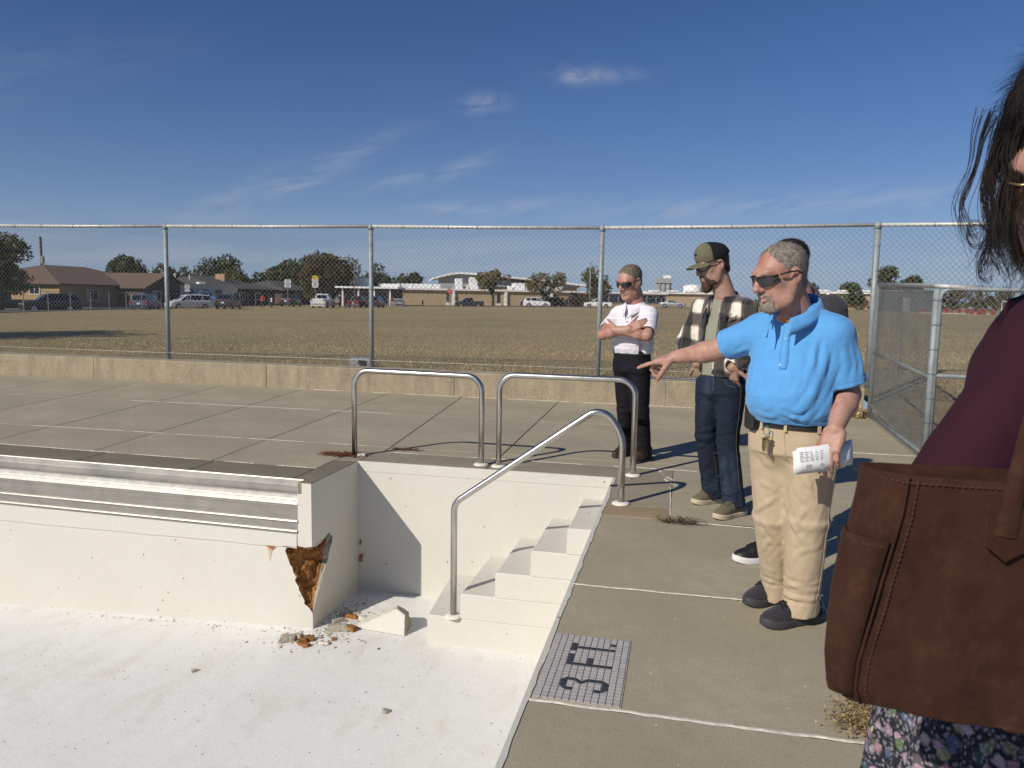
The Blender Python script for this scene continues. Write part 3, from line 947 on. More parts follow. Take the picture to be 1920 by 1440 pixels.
# ------------------------------------------------------------------ chain link fence on the wall
def mat_galv(name, col, rough, var=.2):
    t = NT(name); co = t.co()
    n = t.noise(co, 9, 5, .7); m = t.noise(t.map(co, (1, 1, .25)), 26, 4, .6)
    c = t.ramp(n, [(.3, tuple(x * (1 - var) for x in col)), (.7, tuple(min(1, x * (1 + var)) for x in col))])
    c = t.mix(t.ramp(m, [(.55, 0), (.7, .35)]), c, tuple(x * .6 for x in col))
    return t.out(c, rough, .15, t.bump(m, .1, .003), .4)
M_galv = mat_galv('galvanised_pipe', (.27, .305, .31), .55)
M_wire = mat_galv('galvanised_wire', (.20, .215, .215), .5)
M_railp = mat_galv('weathered_top_rail', (.52, .52, .48), .5)

def chain_link(name, p0, p1, z0a, z0b, z1a, z1b, parent, base, W=.076, r=.0029, sides=3, knuckle=True, seed=1):
    """zigzag wires between two uprights; each wire hooks its neighbour"""
    p0 = np.array(p0, float); p1 = np.array(p1, float); L = np.linalg.norm(p1 - p0); u = (p1 - p0) / L
    nrm = np.array([-u[1], u[0]]); n = int(L / (W / 2)); pw = L / n
    ns = int(round((min(z1a - z0a, z1b - z0b)) / (W / 2)))
    verts = []; faces = []
    for i in range(n):
        s0 = i / n; za = z0a + (z0b - z0a) * s0; zb = z1a + (z1b - z1a) * s0
        k = np.arange(ns + 1)
        ph = (k + i) % 2
        x = i * pw + pw * ph + (ph * 2 - 1) * r * .6
        dz = (zb - za) / ns
        z = za + k * dz
        off = (ph * 2 - 1) * r * .9
        bow = .012 * math.sin(i * .13 + seed) * np.sin(k / ns * math.pi)
        if knuckle:
            z = np.concatenate([z, [zb + .022]]); x = np.concatenate([x, [x[-1] + (pw * .35) * (1 if ph[-1] == 0 else -1)]]); off = np.concatenate([off, [0.0]]); bow = np.concatenate([bow, [0.0]])
        m = len(z)
        cx = p0[0] + u[0] * x + nrm[0] * (off + bow) - base[0]; cy = p0[1] + u[1] * x + nrm[1] * (off + bow) - base[1]; cz = z - base[2]
        b0 = len(verts) * 0
        ring = []
        for j in range(sides):
            th = 2 * math.pi * j / sides + .5
            ox = np.cos(th) * r; oz = np.sin(th) * r
            # the wire bends at every vertex: offset along the normal and along the fence
            ring.append(np.stack([cx + nrm[0] * ox + u[0] * oz * 1.25, cy + nrm[1] * ox + u[1] * oz * 1.25, cz], 1))
        verts.append(np.stack(ring, 1).reshape(-1, 3))
        a = np.arange(m - 1)[:, None] * sides + np.arange(sides)[None, :]
        b = np.arange(m - 1)[:, None] * sides + (np.arange(sides)[None, :] + 1) % sides
        q = np.stack([a, b, b + sides, a + sides], 2).reshape(-1, 4) + i * m * sides
        faces.append(q)
    vv = np.concatenate(verts); ff = np.concatenate(faces)
    me = bpy.data.meshes.new(name)
    me.vertices.add(len(vv)); me.vertices.foreach_set('co', vv.astype(np.float32).ravel())
    me.loops.add(len(ff) * 4); me.polygons.add(len(ff))
    me.polygons.foreach_set('loop_start', np.arange(0, len(ff) * 4, 4, dtype=np.int32)); me.polygons.foreach_set('loop_total', np.full(len(ff), 4, np.int32))
    me.loops.foreach_set('vertex_index', ff.astype(np.int32).ravel()); me.update(calc_edges=True)
    o = link(name, me, M_wire, parent); o['kind'] = 'stuff'
    return o

FY = lambda x: YW(x) + .16
px = [-12.2, -8.5, -4.77, -1.19, 2.47, 6.2]
ptop = [2.64, 2.60, 2.565, 2.515, 2.525, 2.53]
pbot = [.37, .37, .37, .37, .37, -.05]
fb = (-4.77, FY(-4.77), .37)
fence = thing('chain_link_fence', 'tall galvanised chain link fence on the low concrete wall', 'fence', fb)
for i, x in enumerate(px):
    y = FY(x); b = V((x, y, pbot[i])) - V(fb)
    H_ = ptop[i] - pbot[i]
    r_p = .036 if i != 4 else .042
    lean = .012 if i in (1, 3) else -.008
    m = MB().tube([b + V((0, 0, -.01)), b + V((lean, 0, H_ - .03))], r_p, 12)
    m.build('post', M_galv, fence, smooth=True)
    c = MB().lathe(b + V((lean, 0, H_ - .05)), [(r_p + .006, 0), (r_p + .007, .05), (r_p + .003, .07), (.022, .085), (.012, .1), (.004, .108)], 12)
    c.build('post_cap', M_galv, fence, smooth=True)
    tm = MB()
    for k in range(6):
        zt_ = .2 + k * (H_ - .3) / 5.5
        tm.tube([b + V(((r_p + .003) * math.cos(a), (r_p + .003) * math.sin(a), zt_)) for a in np.linspace(0, 2 * math.pi, 13)[:-1]], .0025, 4, closed=True)
    tm.build('tie_wire', M_wire, fence)
for i in range(len(px) - 1):
    xa, xb = px[i], px[i + 1]
    A = V((xa, FY(xa), ptop[i] + .005)) - V(fb); B = V((xb, FY(xb), ptop[i + 1] + .005)) - V(fb)
    mid = (A + B) / 2 + V((0, 0, -.006))
    m = MB().tube([A, mid, B], .026, 10); m.build('top_rail', M_railp, fence, smooth=True)
    tk = MB()
    for k in range(1, 6):
        q = A.lerp(B, k / 6.0 + .02 * math.sin(k * 3 + i)) + V((0, 0, -.004))
        tk.tube([q + V((0, .029 * math.cos(a), .029 * math.sin(a))) for a in np.linspace(0, 2 * math.pi, 11)[:-1]], .0035, 4, closed=True)
    tk.build('rail_tie', M_wire, fence)
    zb0, zb1 = pbot[i] + .03, pbot[i + 1] + .03
    chain_link('wire_mesh', (xa, FY(xa) - .03), (xb, FY(xb) - .03), zb0, zb1, ptop[i] - .02, ptop[i + 1] - .02, fence, fb, seed=i)
    MB().tube([V((xa, FY(xa) - .025, zb0 + .09)) - V(fb), V((xb, FY(xb) - .025, zb1 + .09)) - V(fb)], .0032, 5).build('tension_wire', M_railp, fence)

# ------------------------------------------------------------------ lower fence and gate at the right
G0, G1, G2 = V((2.47, 10.78, 0)), V((2.30, 7.8, 0)), V((4.9, 7.35, 0))
gf = thing('side_fence', 'lower chain link fence running toward the camera from the corner post', 'fence', tuple(G0))
zt0, zt1 = 1.755, 1.655
def gp(p, z): return V((p.x, p.y, z)) - G0
MB().tube([gp(G0, 0), gp(G0, zt0)], .03, 12).build('post', M_galv, gf, smooth=True)
MB().tube([gp(G1, -.02), gp(G1, zt1 - .03)], .03, 12).build('post', M_galv, gf, smooth=True)
MB().tube(fillet([gp(G0, zt0 - .01), gp(G1 + V((0, -.02, 0)), zt1 - .0), gp(G1 + V((.35, -.05, 0)), zt1 - .02)], .1, 6), .021, 10).build('top_rail', M_railp, gf, smooth=True)
MB().tube([gp(G0, .86), gp(G1, .80)], .017, 10).build('middle_rail', M_galv, gf, smooth=True)
MB().tube([gp(G0, .05), gp(G1, .05)], .018, 10).build('bottom_rail', M_galv, gf, smooth=True)
chain_link('wire_mesh', (G0.x - .03, G0.y), (G1.x - .03, G1.y), .0, .0, zt0, zt1, gf, G0, W=.058, r=.0017, seed=3)
chain_link('wire_mesh', (G0.x + .03, G0.y), (G1.x + .03, G1.y), .03, .03, zt0 - .01, zt1 - .01, gf, G0, W=.058, r=.0015, seed=9)
tm = MB()
for k in range(7):
    z_ = .15 + k * .23
    tm.tube([gp(G1, z_) + V((.046 * math.cos(a), .046 * math.sin(a), 0)) for a in np.linspace(0, 2 * math.pi, 13)[:-1]], .003, 4, closed=True)
tm.build('tie_wire', M_wire, gf)
gate = thing('gate', 'chain link gate leaf behind the woman in the maroon top', 'gate', tuple(G1 + V((.12, 0, 0))))
gb = G1 + V((.12, 0, 0))
d_ = (G2 - G1).normalized()
e0, e1 = G1 + d_ * .03 - gb, G1 + d_ * 2.5 - gb
fr_ = fillet([e0 + V((0, 0, .06)), e0 + V((0, 0, 1.63)), e1 + V((0, 0, 1.60)), e1 + V((0, 0, .06))], .09, 6)
MB().tube(fr_ + [e0 + V((0, 0, .06))], .021, 10).build('frame', M_galv, gate, smooth=True)
MB().tube([e0 + V((0, 0, .82)), e1 + V((0, 0, .82))], .019, 10).build('middle_rail', M_galv, gate, smooth=True)
p0 = gb + e0; p1 = gb + e1
chain_link('wire_mesh', (p0.x, p0.y), (p1.x, p1.y), .05, .05, 1.64, 1.61, gate, gb, W=.058, r=.0018, seed=5)
# ------------------------------------------------------------------ field and terrain
TC = (0.36658, 0.0154759, 0.00295407, -7.52606e-05, -3.768e-06)
def gz(x, y):
    xc = max(-110, min(110, x)); yc = max(0, min(220, y))
    b = TC[0] + TC[1] * xc + TC[2] * yc + TC[3] * xc * yc + TC[4] * yc * yc
    if x > 2.43:
        t = min(1, max(0, (y - 8.0) / 6.0)); t = t * t * (3 - 2 * t)
        b = -.035 + (b + .035) * t
    return b
def mat_field():
    t = NT('dry_field_grass'); co = t.co()
    a = t.noise(t.map(co, (.06, .16, 1)), 1, 7, .72, .5); b = t.noise(t.map(co, (.4, 1.0, 1)), 1, 6, .7); c3 = t.noise(co, 8, 5, .75); d = t.noise(co, 40, 3, .7)
    c = t.ramp(a, [(.34, (.42, .325, .185)), (.5, (.37, .285, .16)), (.62, (.26, .235, .12))])
    c = t.mix(t.ramp(b, [(.38, .75), (.6, 0)]), c, (.42, .32, .18))
    c = t.mix(t.ramp(b, [(.58, 0), (.74, .6)]), c, (.24, .19, .11))
    c = t.mix(t.ramp(c3, [(.36, .85), (.52, 0)]), c, (.20, .15, .083))
    c = t.mix(t.ramp(c3, [(.58, 0), (.72, .7)]), c, (.43, .345, .2))
    return t.out(c, .95, 0, t.bump(t.math('ADD', c3, d), .8, .05), .1)
M_field = mat_field()
xs = sorted(set([-3000, -1200, -600, -300, -180, -130] + list(range(-110, -24, 5)) + list(range(-24, 3, 2)) + [2.44] + list(range(3, 24, 2)) + list(range(25, 115, 6)) + [140, 200, 320, 600, 1200, 3000]))
ys = sorted(set([-3000, -600, -100, -30, -8, 0, 4, 7, 8, 9, 10, 11.08, 12, 13, 14, 16, 18, 20] + list(range(24, 100, 4)) + list(range(100, 225, 8)) + [260, 320, 450, 700, 1200, 3000]))
m = MB(); ix = {}
for j, y in enumerate(ys):
    for i, x in enumerate(xs):
        ix[i, j] = len(m.v); yv = YW(x) + .15 if (y == 11.08 and -26.5 < x < 2.45) else y; m.v.append((x, yv, gz(x, yv)))
for j in range(len(ys) - 1):
    for i in range(len(xs) - 1):
        if ys[j + 1] <= 11.09 and -26 < xs[i] and xs[i + 1] <= 2.45 and ys[j] > -9:
            continue
        if xs[i] >= -26 and xs[i + 1] <= 2.45 and ys[j + 1] <= 11.09:
            continue
        m.f.append((ix[i, j], ix[i + 1, j], ix[i + 1, j + 1], ix[i, j + 1]))
o = m.build('field', M_field, smooth=True); tag(o, kind='structure')

def blades(name, n, y0, y1, h0, h1, w, seed, mat, xlim=None, clump=None):
    rs = np.random.RandomState(seed)
    t = rs.rand(n); y = y0 + (y1 - y0) * t ** 1.6
    x = (rs.rand(n) * 1.5 - .97) * (y * .95) + y * -.15
    if clump is not None:
        k = pnoise(np.stack([x * .5, y * .9, 0 * x], 1)); keep = k > clump; x, y = x[keep], y[keep]
    keep = (x > -24) & (x < 14) & ~((x > 2.0) & (y < 11.6)); x, y = x[keep], y[keep]; n = len(x)
    z = np.array([gz(a, b) for a, b in zip(x, y)]) - .005
    hh = h0 + (h1 - h0) * rs.rand(n) ** 2; an = rs.rand(n) * 6.283; ln = rs.normal(size=(n, 2)) * .55
    P = np.stack([x, y, z], 1); dx = np.stack([np.cos(an), np.sin(an), 0 * an], 1) * (w * (.6 + .8 * rs.rand(n)))[:, None]
    tip = P + np.stack([ln[:, 0] * hh, ln[:, 1] * hh, hh], 1)
    vv = np.stack([P - dx, P + dx, tip], 1).reshape(-1, 3)
    me = bpy.data.meshes.new(name); me.vertices.add(len(vv)); me.vertices.foreach_set('co', vv.astype(np.float32).ravel())
    me.loops.add(n * 3); me.polygons.add(n)
    me.polygons.foreach_set('loop_start', np.arange(0, n * 3, 3, dtype=np.int32)); me.polygons.foreach_set('loop_total', np.full(n, 3, np.int32))
    me.loops.foreach_set('vertex_index', np.arange(n * 3, dtype=np.int32)); me.update(calc_edges=True)
    o = link(name, me, mat); return tag(o, 'dry trampled grass blades covering the field behind the fence', 'grass', kind='stuff')
def mat_blade(name, cols):
    t = NT(name); g = t.node('ShaderNodeNewGeometry')
    c = t.ramp(g.outputs['Random Per Island'], [(i / (len(cols) - 1), c) for i, c in enumerate(cols)])
    return t.out(c, .85, 0, None, .15)
M_blade = mat_blade('dry_grass_blade', [(.50, .39, .215), (.42, .315, .17), (.33, .275, .13), (.56, .44, .25), (.37, .275, .15)])
blades('dry_grass', 60000, 11.18, 17, .015, .055, .0035, 1, M_blade)
blades('dry_grass', 50000, 15, 34, .02, .06, .007, 2, M_blade)
blades('dry_grass', 6000, 11.16, 12.4, .06, .17, .004, 3, M_blade, clump=.1)

# ------------------------------------------------------------------ streets
M_asph = plain('asphalt', (.06, .06, .058), .92, 0, .25, 2)
M_kerb = plain('kerb_concrete', (.42, .39, .33), .9, 0, .15, 3)
M_lawn = plain('green_lawn', (.10, .115, .035), .95, 0, .35, 1.5)
def strip(name, pts, w0, w1, mat, dz, kind='structure'):
    """sheet along a polyline draped on the terrain"""
    m = MB(); prev = None
    for i in range(len(pts) - 1):
        a, b = V((*pts[i], 0)), V((*pts[i + 1], 0)); L = (b - a).length; nst = max(2, int(L / 5)); d = (b - a) / L; nn = V((d.y, -d.x, 0))
        for k in range(nst + 1):
            p = a + d * (L * k / nst); cur = []
            for w in (w0, w1):
                q = p + nn * w; cur.append(V((q.x, q.y, gz(q.x, q.y) + dz)))
            if prev: m.quad(prev[0], cur[0], cur[1], prev[1])
            prev = cur
    o = m.build(name, mat); return tag(o, kind=kind)
ST = [(-47, 30), (-56, 62), (-60, 90), (-66, 125), (-70, 160)]
strip('street', ST, -7.5, -.5, M_asph, .03)
strip('kerb', ST, -.5, -.15, M_kerb, .10)
strip('lawn', ST, -22, -9.2, M_lawn, .03)
strip('sidewalk', ST, -9.2, -7.9, M_kerb, .05)
ST2 = [(-75, 116), (-46, 122), (-10, 138), (30, 140), (110, 150)]
strip('street', ST2, -9, -1, M_asph, .04)
strip('kerb', ST2, -1.0, -.6, M_kerb, .12)

# ------------------------------------------------------------------ trees
def mat_leaf(name, cols):
    t = NT(name); g = t.node('ShaderNodeNewGeometry')
    c = t.ramp(g.outputs['Random Per Island'], [(i / (len(cols) - 1), c) for i, c in enumerate(cols)])
    n = t.noise(t.co(), .5, 3, .6)
    c = t.mix(t.ramp(n, [(.4, 0), (.65, .5)]), c, tuple(x * .7 for x in cols[0]))
    return t.out(c, .8, 0, None, .2)
M_leafd = mat_leaf('dark_green_leaves', [(.05, .064, .022), (.075, .09, .03), (.115, .115, .04), (.04, .05, .02)])
M_leafo = mat_leaf('olive_autumn_leaves', [(.14, .125, .045), (.19, .15, .055), (.10, .095, .035), (.22, .165, .065)])
M_leafb = mat_leaf('rusty_brown_leaves', [(.085, .06, .025), (.12, .08, .03), (.06, .055, .024), (.14, .09, .036)])
M_leafy = mat_leaf('yellowing_leaves', [(.13, .13, .036), (.085, .095, .028), (.19, .16, .05), (.07, .075, .025)])
M_bark = plain('bark', (.085, .068, .052), .95, 0, .3, 5)
def tree(name, label, x, y, blobs, leaf, mat, n, trunk_r=.22, trunk_h=2.0, seed=0, group='trees beyond the field', sparse=.5):
    """blobs: (dx, dy, z, rx, ry, rz) of the crown, above ground"""
    rs = np.random.RandomState(seed + 40); z0 = gz(x, y)
    t = thing(name, label, 'tree', (x, y, z0), 0, group)
    vol = np.array([b[3] * b[4] * b[5] for b in blobs]); cnt = (n * vol / vol.sum()).astype(int)
    P = []
    for b, c in zip(blobs, cnt):
        u = rs.normal(size=(c, 3)); u /= np.linalg.norm(u, axis=1)[:, None]
        rr = (.45 + .55 * rs.rand(c) ** .5) * (1 + .35 * pnoise(u * 2.3 + seed * 3.1 + b[0])); P.append(np.array(b[:3]) + u * rr[:, None] * np.array(b[3:6]))
    P = np.concatenate(P)
    k = pnoise(P * (1.1 / max(.8, leaf * 3)) + seed); P = P[k > -.5 + sparse * .55]
    n = len(P); a = rs.normal(size=(n, 3)); a /= np.linalg.norm(a, axis=1)[:, None]; b = np.cross(a, rs.normal(size=(n, 3))); b /= np.linalg.norm(b, axis=1)[:, None]
    s = leaf * (.5 + .8 * rs.rand(n))[:, None]
    vv = np.stack([P - a * s, P + b * s * .55, P + a * s, P - b * s * .55], 1).reshape(-1, 3)
    me = bpy.data.meshes.new('crown'); me.vertices.add(len(vv)); me.vertices.foreach_set('co', vv.astype(np.float32).ravel())
    me.loops.add(n * 4); me.polygons.add(n)
    me.polygons.foreach_set('loop_start', np.arange(0, n * 4, 4, dtype=np.int32)); me.polygons.foreach_set('loop_total', np.full(n, 4, np.int32))
    me.loops.foreach_set('vertex_index', np.arange(n * 4, dtype=np.int32)); me.update(calc_edges=True)
    link('crown', me, mat, t)
    m = MB(); r = random.Random(seed)
    m.tube([(0, 0, -.2), (.03, .02, trunk_h * .5), (r.uniform(-.15, .15), r.uniform(-.15, .15), trunk_h * 1.1)], [trunk_r * 1.25, trunk_r, trunk_r * .8], 8)
    for b in blobs[:6]:
        for q in range(3):
            e = V(b[:3]) + V((r.uniform(-.7, .7) * b[3], r.uniform(-.7, .7) * b[4], r.uniform(-.3, .6) * b[5]))
            m.tube([(0, 0, trunk_h * r.uniform(.75, 1)), V((0, 0, trunk_h)).lerp(e, .5) + V((r.uniform(-.2, .2), 0, .15)), e], [trunk_r * .5, trunk_r * .3, trunk_r * .08], 5)
    m.build('trunk', M_bark, t, smooth=True)
    return t
def rblobs(seed, n, w, h0, h1, rr):
    r = random.Random(seed); out = []
    for i in range(n):
        a = r.uniform(0, 6.28); q = r.random() ** .6; z = h0 + (h1 - h0) * r.random()
        k = w * (1 - .55 * max(0, (z - (h0 + h1) / 2) / (h1 - h0 + .01)))
        s = rr * r.uniform(.7, 1.2)
        out.append((k * q * math.cos(a), k * q * math.sin(a), z, s, s, s * .85))
    return out
tree('broadleaf_tree', 'tall dense tree at the left edge beside the brick house', -64.0, 60.5, rblobs(1, 14, 2.3, 2.2, 6.6, 1.5), .17, M_leafy, 9000, .3, 2, 1)
tree('broadleaf_tree', 'dark rounded tree rising behind the brown roofed house', -88, 108, rblobs(2, 9, 3.0, 3.0, 7.2, 2.0), .28, M_leafd, 4500, .3, 2, 2)
tree('broadleaf_tree', 'broad bushy tree right of the first fence post behind the second house', -84, 128, rblobs(3, 10, 3.8, 3, 7.4, 2.4), .32, M_leafd, 4500, .3, 2, 3)
tree('broadleaf_tree', 'tree with a yellow green crown above the camper', -78.5, 122, rblobs(31, 7, 2.4, 2.5, 5.4, 1.9), .3, M_leafy, 2500, .3, 2, 31)
tree('broadleaf_tree', 'small dark tree beside the chimney of the second house', -80, 140, rblobs(4, 8, 3.4, 3, 6.6, 2.0), .32, M_leafd, 3500, .3, 2, 4)
tree('broadleaf_tree', 'uneven dark tree row end left of the white road sign', -72, 136, rblobs(5, 10, 3.5, 3, 7.4, 2.1), .32, M_leafd, 4500, .3, 2, 5)
tree('broadleaf_tree', 'slim tall tree just left of the big rusty tree', -66.5, 134, rblobs(6, 8, 2.2, 3, 9.2, 1.7), .32, M_leafd, 3500, .3, 2, 6)
tree('broadleaf_tree', 'large domed rusty brown tree behind the white pickup', -57.5, 118, rblobs(7, 18, 4.3, 2.2, 7.4, 2.2), .26, M_leafb, 9500, .4, 1.6, 7, sparse=.2)
tree('broadleaf_tree', 'green tree peeking out beside the entrance canopy', -62, 146, rblobs(8, 7, 2.6, 3, 7.0, 2.0), .32, M_leafd, 3000, .3, 2, 8)
tree('broadleaf_tree', 'dark tree behind the fence post left of the school', -70, 188, rblobs(9, 7, 3.4, 3, 7.0, 2.4), .4, M_leafd, 2500, .3, 2, 9)
tree('street_tree', 'umbrella shaped olive tree in front of the school wall', -33.9, 134.6, rblobs(10, 13, 2.9, 3.8, 5.9, 1.25), .2, M_leafo, 5200, .24, 2.2, 10, sparse=.75)
tree('street_tree', 'wider olive tree before the dark windows behind the white SUV', -25.0, 138.5, rblobs(11, 13, 3.1, 3.2, 5.5, 1.35), .2, M_leafo, 5200, .24, 1.9, 11, sparse=.7)
tree('street_tree', 'taller thin tree beside the lamp post left of the fence post', -15.9, 137, rblobs(12, 13, 2.2, 3.0, 6.9, 1.35), .2, M_leafy, 5200, .22, 2, 12, sparse=.7)
tree('pine_tree', 'dark pine behind the corner fence post', 38.4, 163.3, rblobs(13, 10, 1.9, 3, 7.4, 1.6), .3, M_leafd, 3500, .3, 2, 13)
tree('pine_tree', 'shorter dark pine right of the corner post pine', 43.6, 165, rblobs(14, 8, 1.9, 2.5, 6.0, 1.5), .3, M_leafd, 3000, .3, 2, 14)
tree('pine_tree', 'low pine left of the corner fence post', 35.5, 182, rblobs(15, 6, 2.6, 1.5, 5.0, 1.8), .35, M_leafd, 2000, .3, 2, 15)
tree('broadleaf_tree', 'small far tree behind the shoulder of the blue shirted man', 29.8, 200, rblobs(16, 6, 2.4, 1.5, 5.6, 1.9), .35, M_leafd, 2000, .3, 2, 16)
for i, (x, y, s) in enumerate(((46, 136, 1), (50.5, 137, .9), (55.5, 138, 1.05), (41.5, 134, .85))):
    tree('bare_shrub_tree', ['tall reddish bare tree over the red barrier', 'middle bare reddish tree behind the gate', 'bare reddish tree nearest the sleeve of the maroon top', 'lowest bare tree beside the dark hall'][i], x, y, rblobs(20 + i, 9, 2.4 * s, 1.2, 3.4 * s, 1.2), .18, M_leafb, 2600, .16, 1.2, 20 + i, 'bare trees behind the gate', .9)
for i, (x, y, h, w, lab) in enumerate(((-98.7, 131.9, 7.6, 3.6, 'distant green tree right behind the first fence post'), (-104.0, 147.9, 7.0, 3.4, 'distant low tree between the first post and the camper'), (-88.9, 146.8, 6.6, 3.2, 'distant tree just right of the brick chimney'), (-88.1, 152.5, 7.6, 2.8, 'distant pointed tree left of the person in red'), (-88.0, 158.0, 7.2, 3.2, 'distant tree above the person in red'))):
    tree('broadleaf_tree', lab, x, y, rblobs(60 + i, 9, w, 2.5, h - 1.4, 1.9), .36, (M_leafd, M_leafy)[i % 2], 2600, .3, 2, 60 + i, sparse=.35)
# shade tree outside the frame whose shadow lies across the field at left
tree('broadleaf_tree', 'leafy tree whose shadow falls across the field at left', -26.0, 12.4, rblobs(50, 12, 2.0, 4.5, 8.0, 1.6), .16, M_leafd, 7000, .28, 3.5, 50, sparse=.4)
def shrub(label, x, y, rx, rz, n, mat, seed, name='bush'):
    rs = np.random.RandomState(seed); z0 = gz(x, y)
    t = thing(name, label, 'bush', (x, y, z0), 0, 'bushes along the school wall')
    u = rs.normal(size=(n, 3)); u /= np.linalg.norm(u, axis=1)[:, None]; u[:, 2] = np.abs(u[:, 2])
    P = u * (.5 + .5 * rs.rand(n, 1)) * np.array([rx, rx * .7, rz]) * (1 + .3 * pnoise(u * 2 + seed))[:, None]
    m = MB()
    for p in P:
        a = rs.normal(size=3) * .16; b = rs.normal(size=3) * .11
        m.quad(p - a, p + b, p + a, p - b)
    m.build('foliage', mat, t)
    MB().tube([(0, 0, -.1), (0, 0, rz * .6)], .06, 5).build('stem', M_bark, t)
shrub('reddish bush left of the white SUV', -28.5, 139, 1.3, 1.5, 500, M_leafb, 1)
shrub('big dark bush directly behind the white SUV tail', -24.6, 144, 3.0, 2.1, 900, M_leafb, 2)
shrub('wide dark bush between the white SUV and the white truck', -18.6, 142, 4.0, 2.6, 1300, M_leafb, 3)
# low line of far trees on the horizon
rs = np.random.RandomState(77); m = MB()
for i in range(5200):
    a = R(rs.uniform(-62, 52)); d = rs.uniform(330, 420); h = (3.2 + 3.2 * float(pnoise(np.array([[a * 14, 1.5, 2.5]]))[0])) * rs.rand() ** .7
    p = np.array([d * math.sin(a), d * math.cos(a), .3 + max(.2, h)]); q = rs.normal(size=3) * .9; w = rs.normal(size=3) * .9
    m.quad(p - q, p + w, p + q, p - w)
o = m.build('far_tree_line', M_leafd); tag(o, 'low dark line of far trees along the horizon', 'tree line', kind='stuff')

# ------------------------------------------------------------------ houses on the left
def mat_brick(name, a, b, sc=1.0):
    t = NT(name); co = t.co()
    n = t.node('ShaderNodeTexBrick', {'Vector': t.map(co, (1, 1, 1), rot=(R(90), 0, 0)), 'Color1': a, 'Color2': b, 'Mortar': tuple(x * .8 for x in a), 'Scale': 4 * sc, 'Mortar Size': .012})
    c = t.mix(t.ramp(t.noise(co, .7, 4, .6), [(.4, 0), (.7, .25)]), n.outputs[0], tuple(x * .75 for x in a))
    return t.out(c, .9, 0, None, .2)
M_brick = mat_brick('tan_brick', (.46, .32, .18), (.40, .27, .15))
M_brickd = mat_brick('brown_and_shade_brick', (.12, .085, .065), (.15, .1, .075))
M_roofb = plain('brown_shingle', (.15, .098, .072), .95, 0, .3, 6)
M_roofg = plain('grey_shingle', (.085, .08, .078), .95, 0, .3, 6)
M_white = plain('white_trim', (.78, .77, .74), .6, 0, .08, 4)
M_win = plain('window_glass', (.02, .024, .03), .12, 0, .2, 1, spec=.6)
M_dkwood = plain('dark_siding', (.055, .045, .038), .9, 0, .25, 3)
M_shed = plain('grey_blue_siding', (.1, .11, .13), .9, 0, .2, 3)

def gable(m, x0, x1, y0, y1, ze, zr, axis, over=.5, t=.14):
    """gable roof slabs over a rectangle"""
    if axis == 'y':
        xm = (x0 + x1) / 2
        for sx, xe in ((-1, x0 - over), (1, x1 + over)):
            zed = ze - over * (zr - ze) / ((x1 - x0) / 2)
            a = [(xm, y0 - over, zr), (xm, y1 + over, zr), (xe, y1 + over, zed), (xe, y0 - over, zed)]
            m.add(a + [(x, y, z + t) for x, y, z in a], [(0, 1, 2, 3), (7, 6, 5, 4), (0, 4, 5, 1), (1, 5, 6, 2), (2, 6, 7, 3), (3, 7, 4, 0)])
    else:
        ym = (y0 + y1) / 2
        for ye in (y0 - over, y1 + over):
            zed = ze - over * (zr - ze) / ((y1 - y0) / 2)
            a = [(x0 - over, ym, zr), (x1 + over, ym, zr), (x1 + over, ye, zed), (x0 - over, ye, zed)]
            m.add(a + [(x, y, z + t) for x, y, z in a], [(0, 1, 2, 3), (7, 6, 5, 4), (0, 4, 5, 1), (1, 5, 6, 2), (2, 6, 7, 3), (3, 7, 4, 0)])
def hip(m, x0, x1, y0, y1, ze, zr, over=.6, t=.12):
    xm = (x0 + x1) / 2; k = (x1 - x0) / 2
    e = [(x0 - over, y0 - over, ze), (x1 + over, y0 - over, ze), (x1 + over, y1 + over, ze), (x0 - over, y1 + over, ze)]
    r = [(xm, y0 + k * .75, zr), (xm, y1 - k * .75, zr)]
    m.add(e + r + [(x, y, z - t) for x, y, z in e], [(0, 1, 4), (1, 2, 5, 4), (2, 3, 5), (3, 0, 4, 5), (6, 7, 1, 0), (7, 8, 2, 1), (8, 9, 3, 2), (9, 6, 0, 3), (9, 8, 7, 6)])
def win(parent, base, c, w, h, axis, frame=M_white, pane=M_win):
    """window: frame with a recessed pane; axis = outward normal"""
    c = V(c) - V(base); nx, ny = axis
    sx, sy = (w, .08) if ny else (.08, w)
    f = MB()
    for dx, dz, ww, hh in ((0, h / 2, w + .16, .09), (0, -h / 2, w + .2, .09), (-w / 2 - .04, 0, .09, h), (w / 2 + .04, 0, .09, h), (0, 0, .05, h)):
        d = (ww, .1, hh) if ny else (.1, ww, hh)
        f.box((c.x + (dx if ny else 0) + nx * .03, c.y + (dx if nx else 0) + ny * .03, c.z + dz), d)
    fo = f.build('window', frame, parent)
    MB().box((c.x + nx * .015, c.y + ny * .015, c.z), (w, .03, h) if ny else (.03, w, h)).build('pane', pane, fo)
b1 = (-69, 73, gz(-69, 76))
h1 = thing('brick_house', 'tan brick house with a brown shingle roof and dark gable', 'house', b1)
mm = MB().box((-7.5, 9, 1.1), (15, 18, 3.2)); mm.build('wall', M_brick, h1)
mm = MB().box((2.0, 13, 1.1), (3.9, 8.0, 3.1)); mm.add([(4.0, 9, 2.6), (4.0, 17, 2.6), (4.0, 13, 4.2), (0, 9, 2.6), (0, 17, 2.6), (0, 13, 4.2)], [(0, 1, 2), (5, 4, 3)]); mm.build('gable_wing', M_brickd, h1)  # the wing's shade is put into its dark brick colour
mm = MB(); hip(mm, -15, 0, 0, 18, 2.75, 5.1); mm.build('roof', M_roofb, h1)
mm = MB(); gable(mm, -5, 4, 9, 17, 2.6, 4.3, 'x'); mm.build('wing_roof', M_roofb, h1)
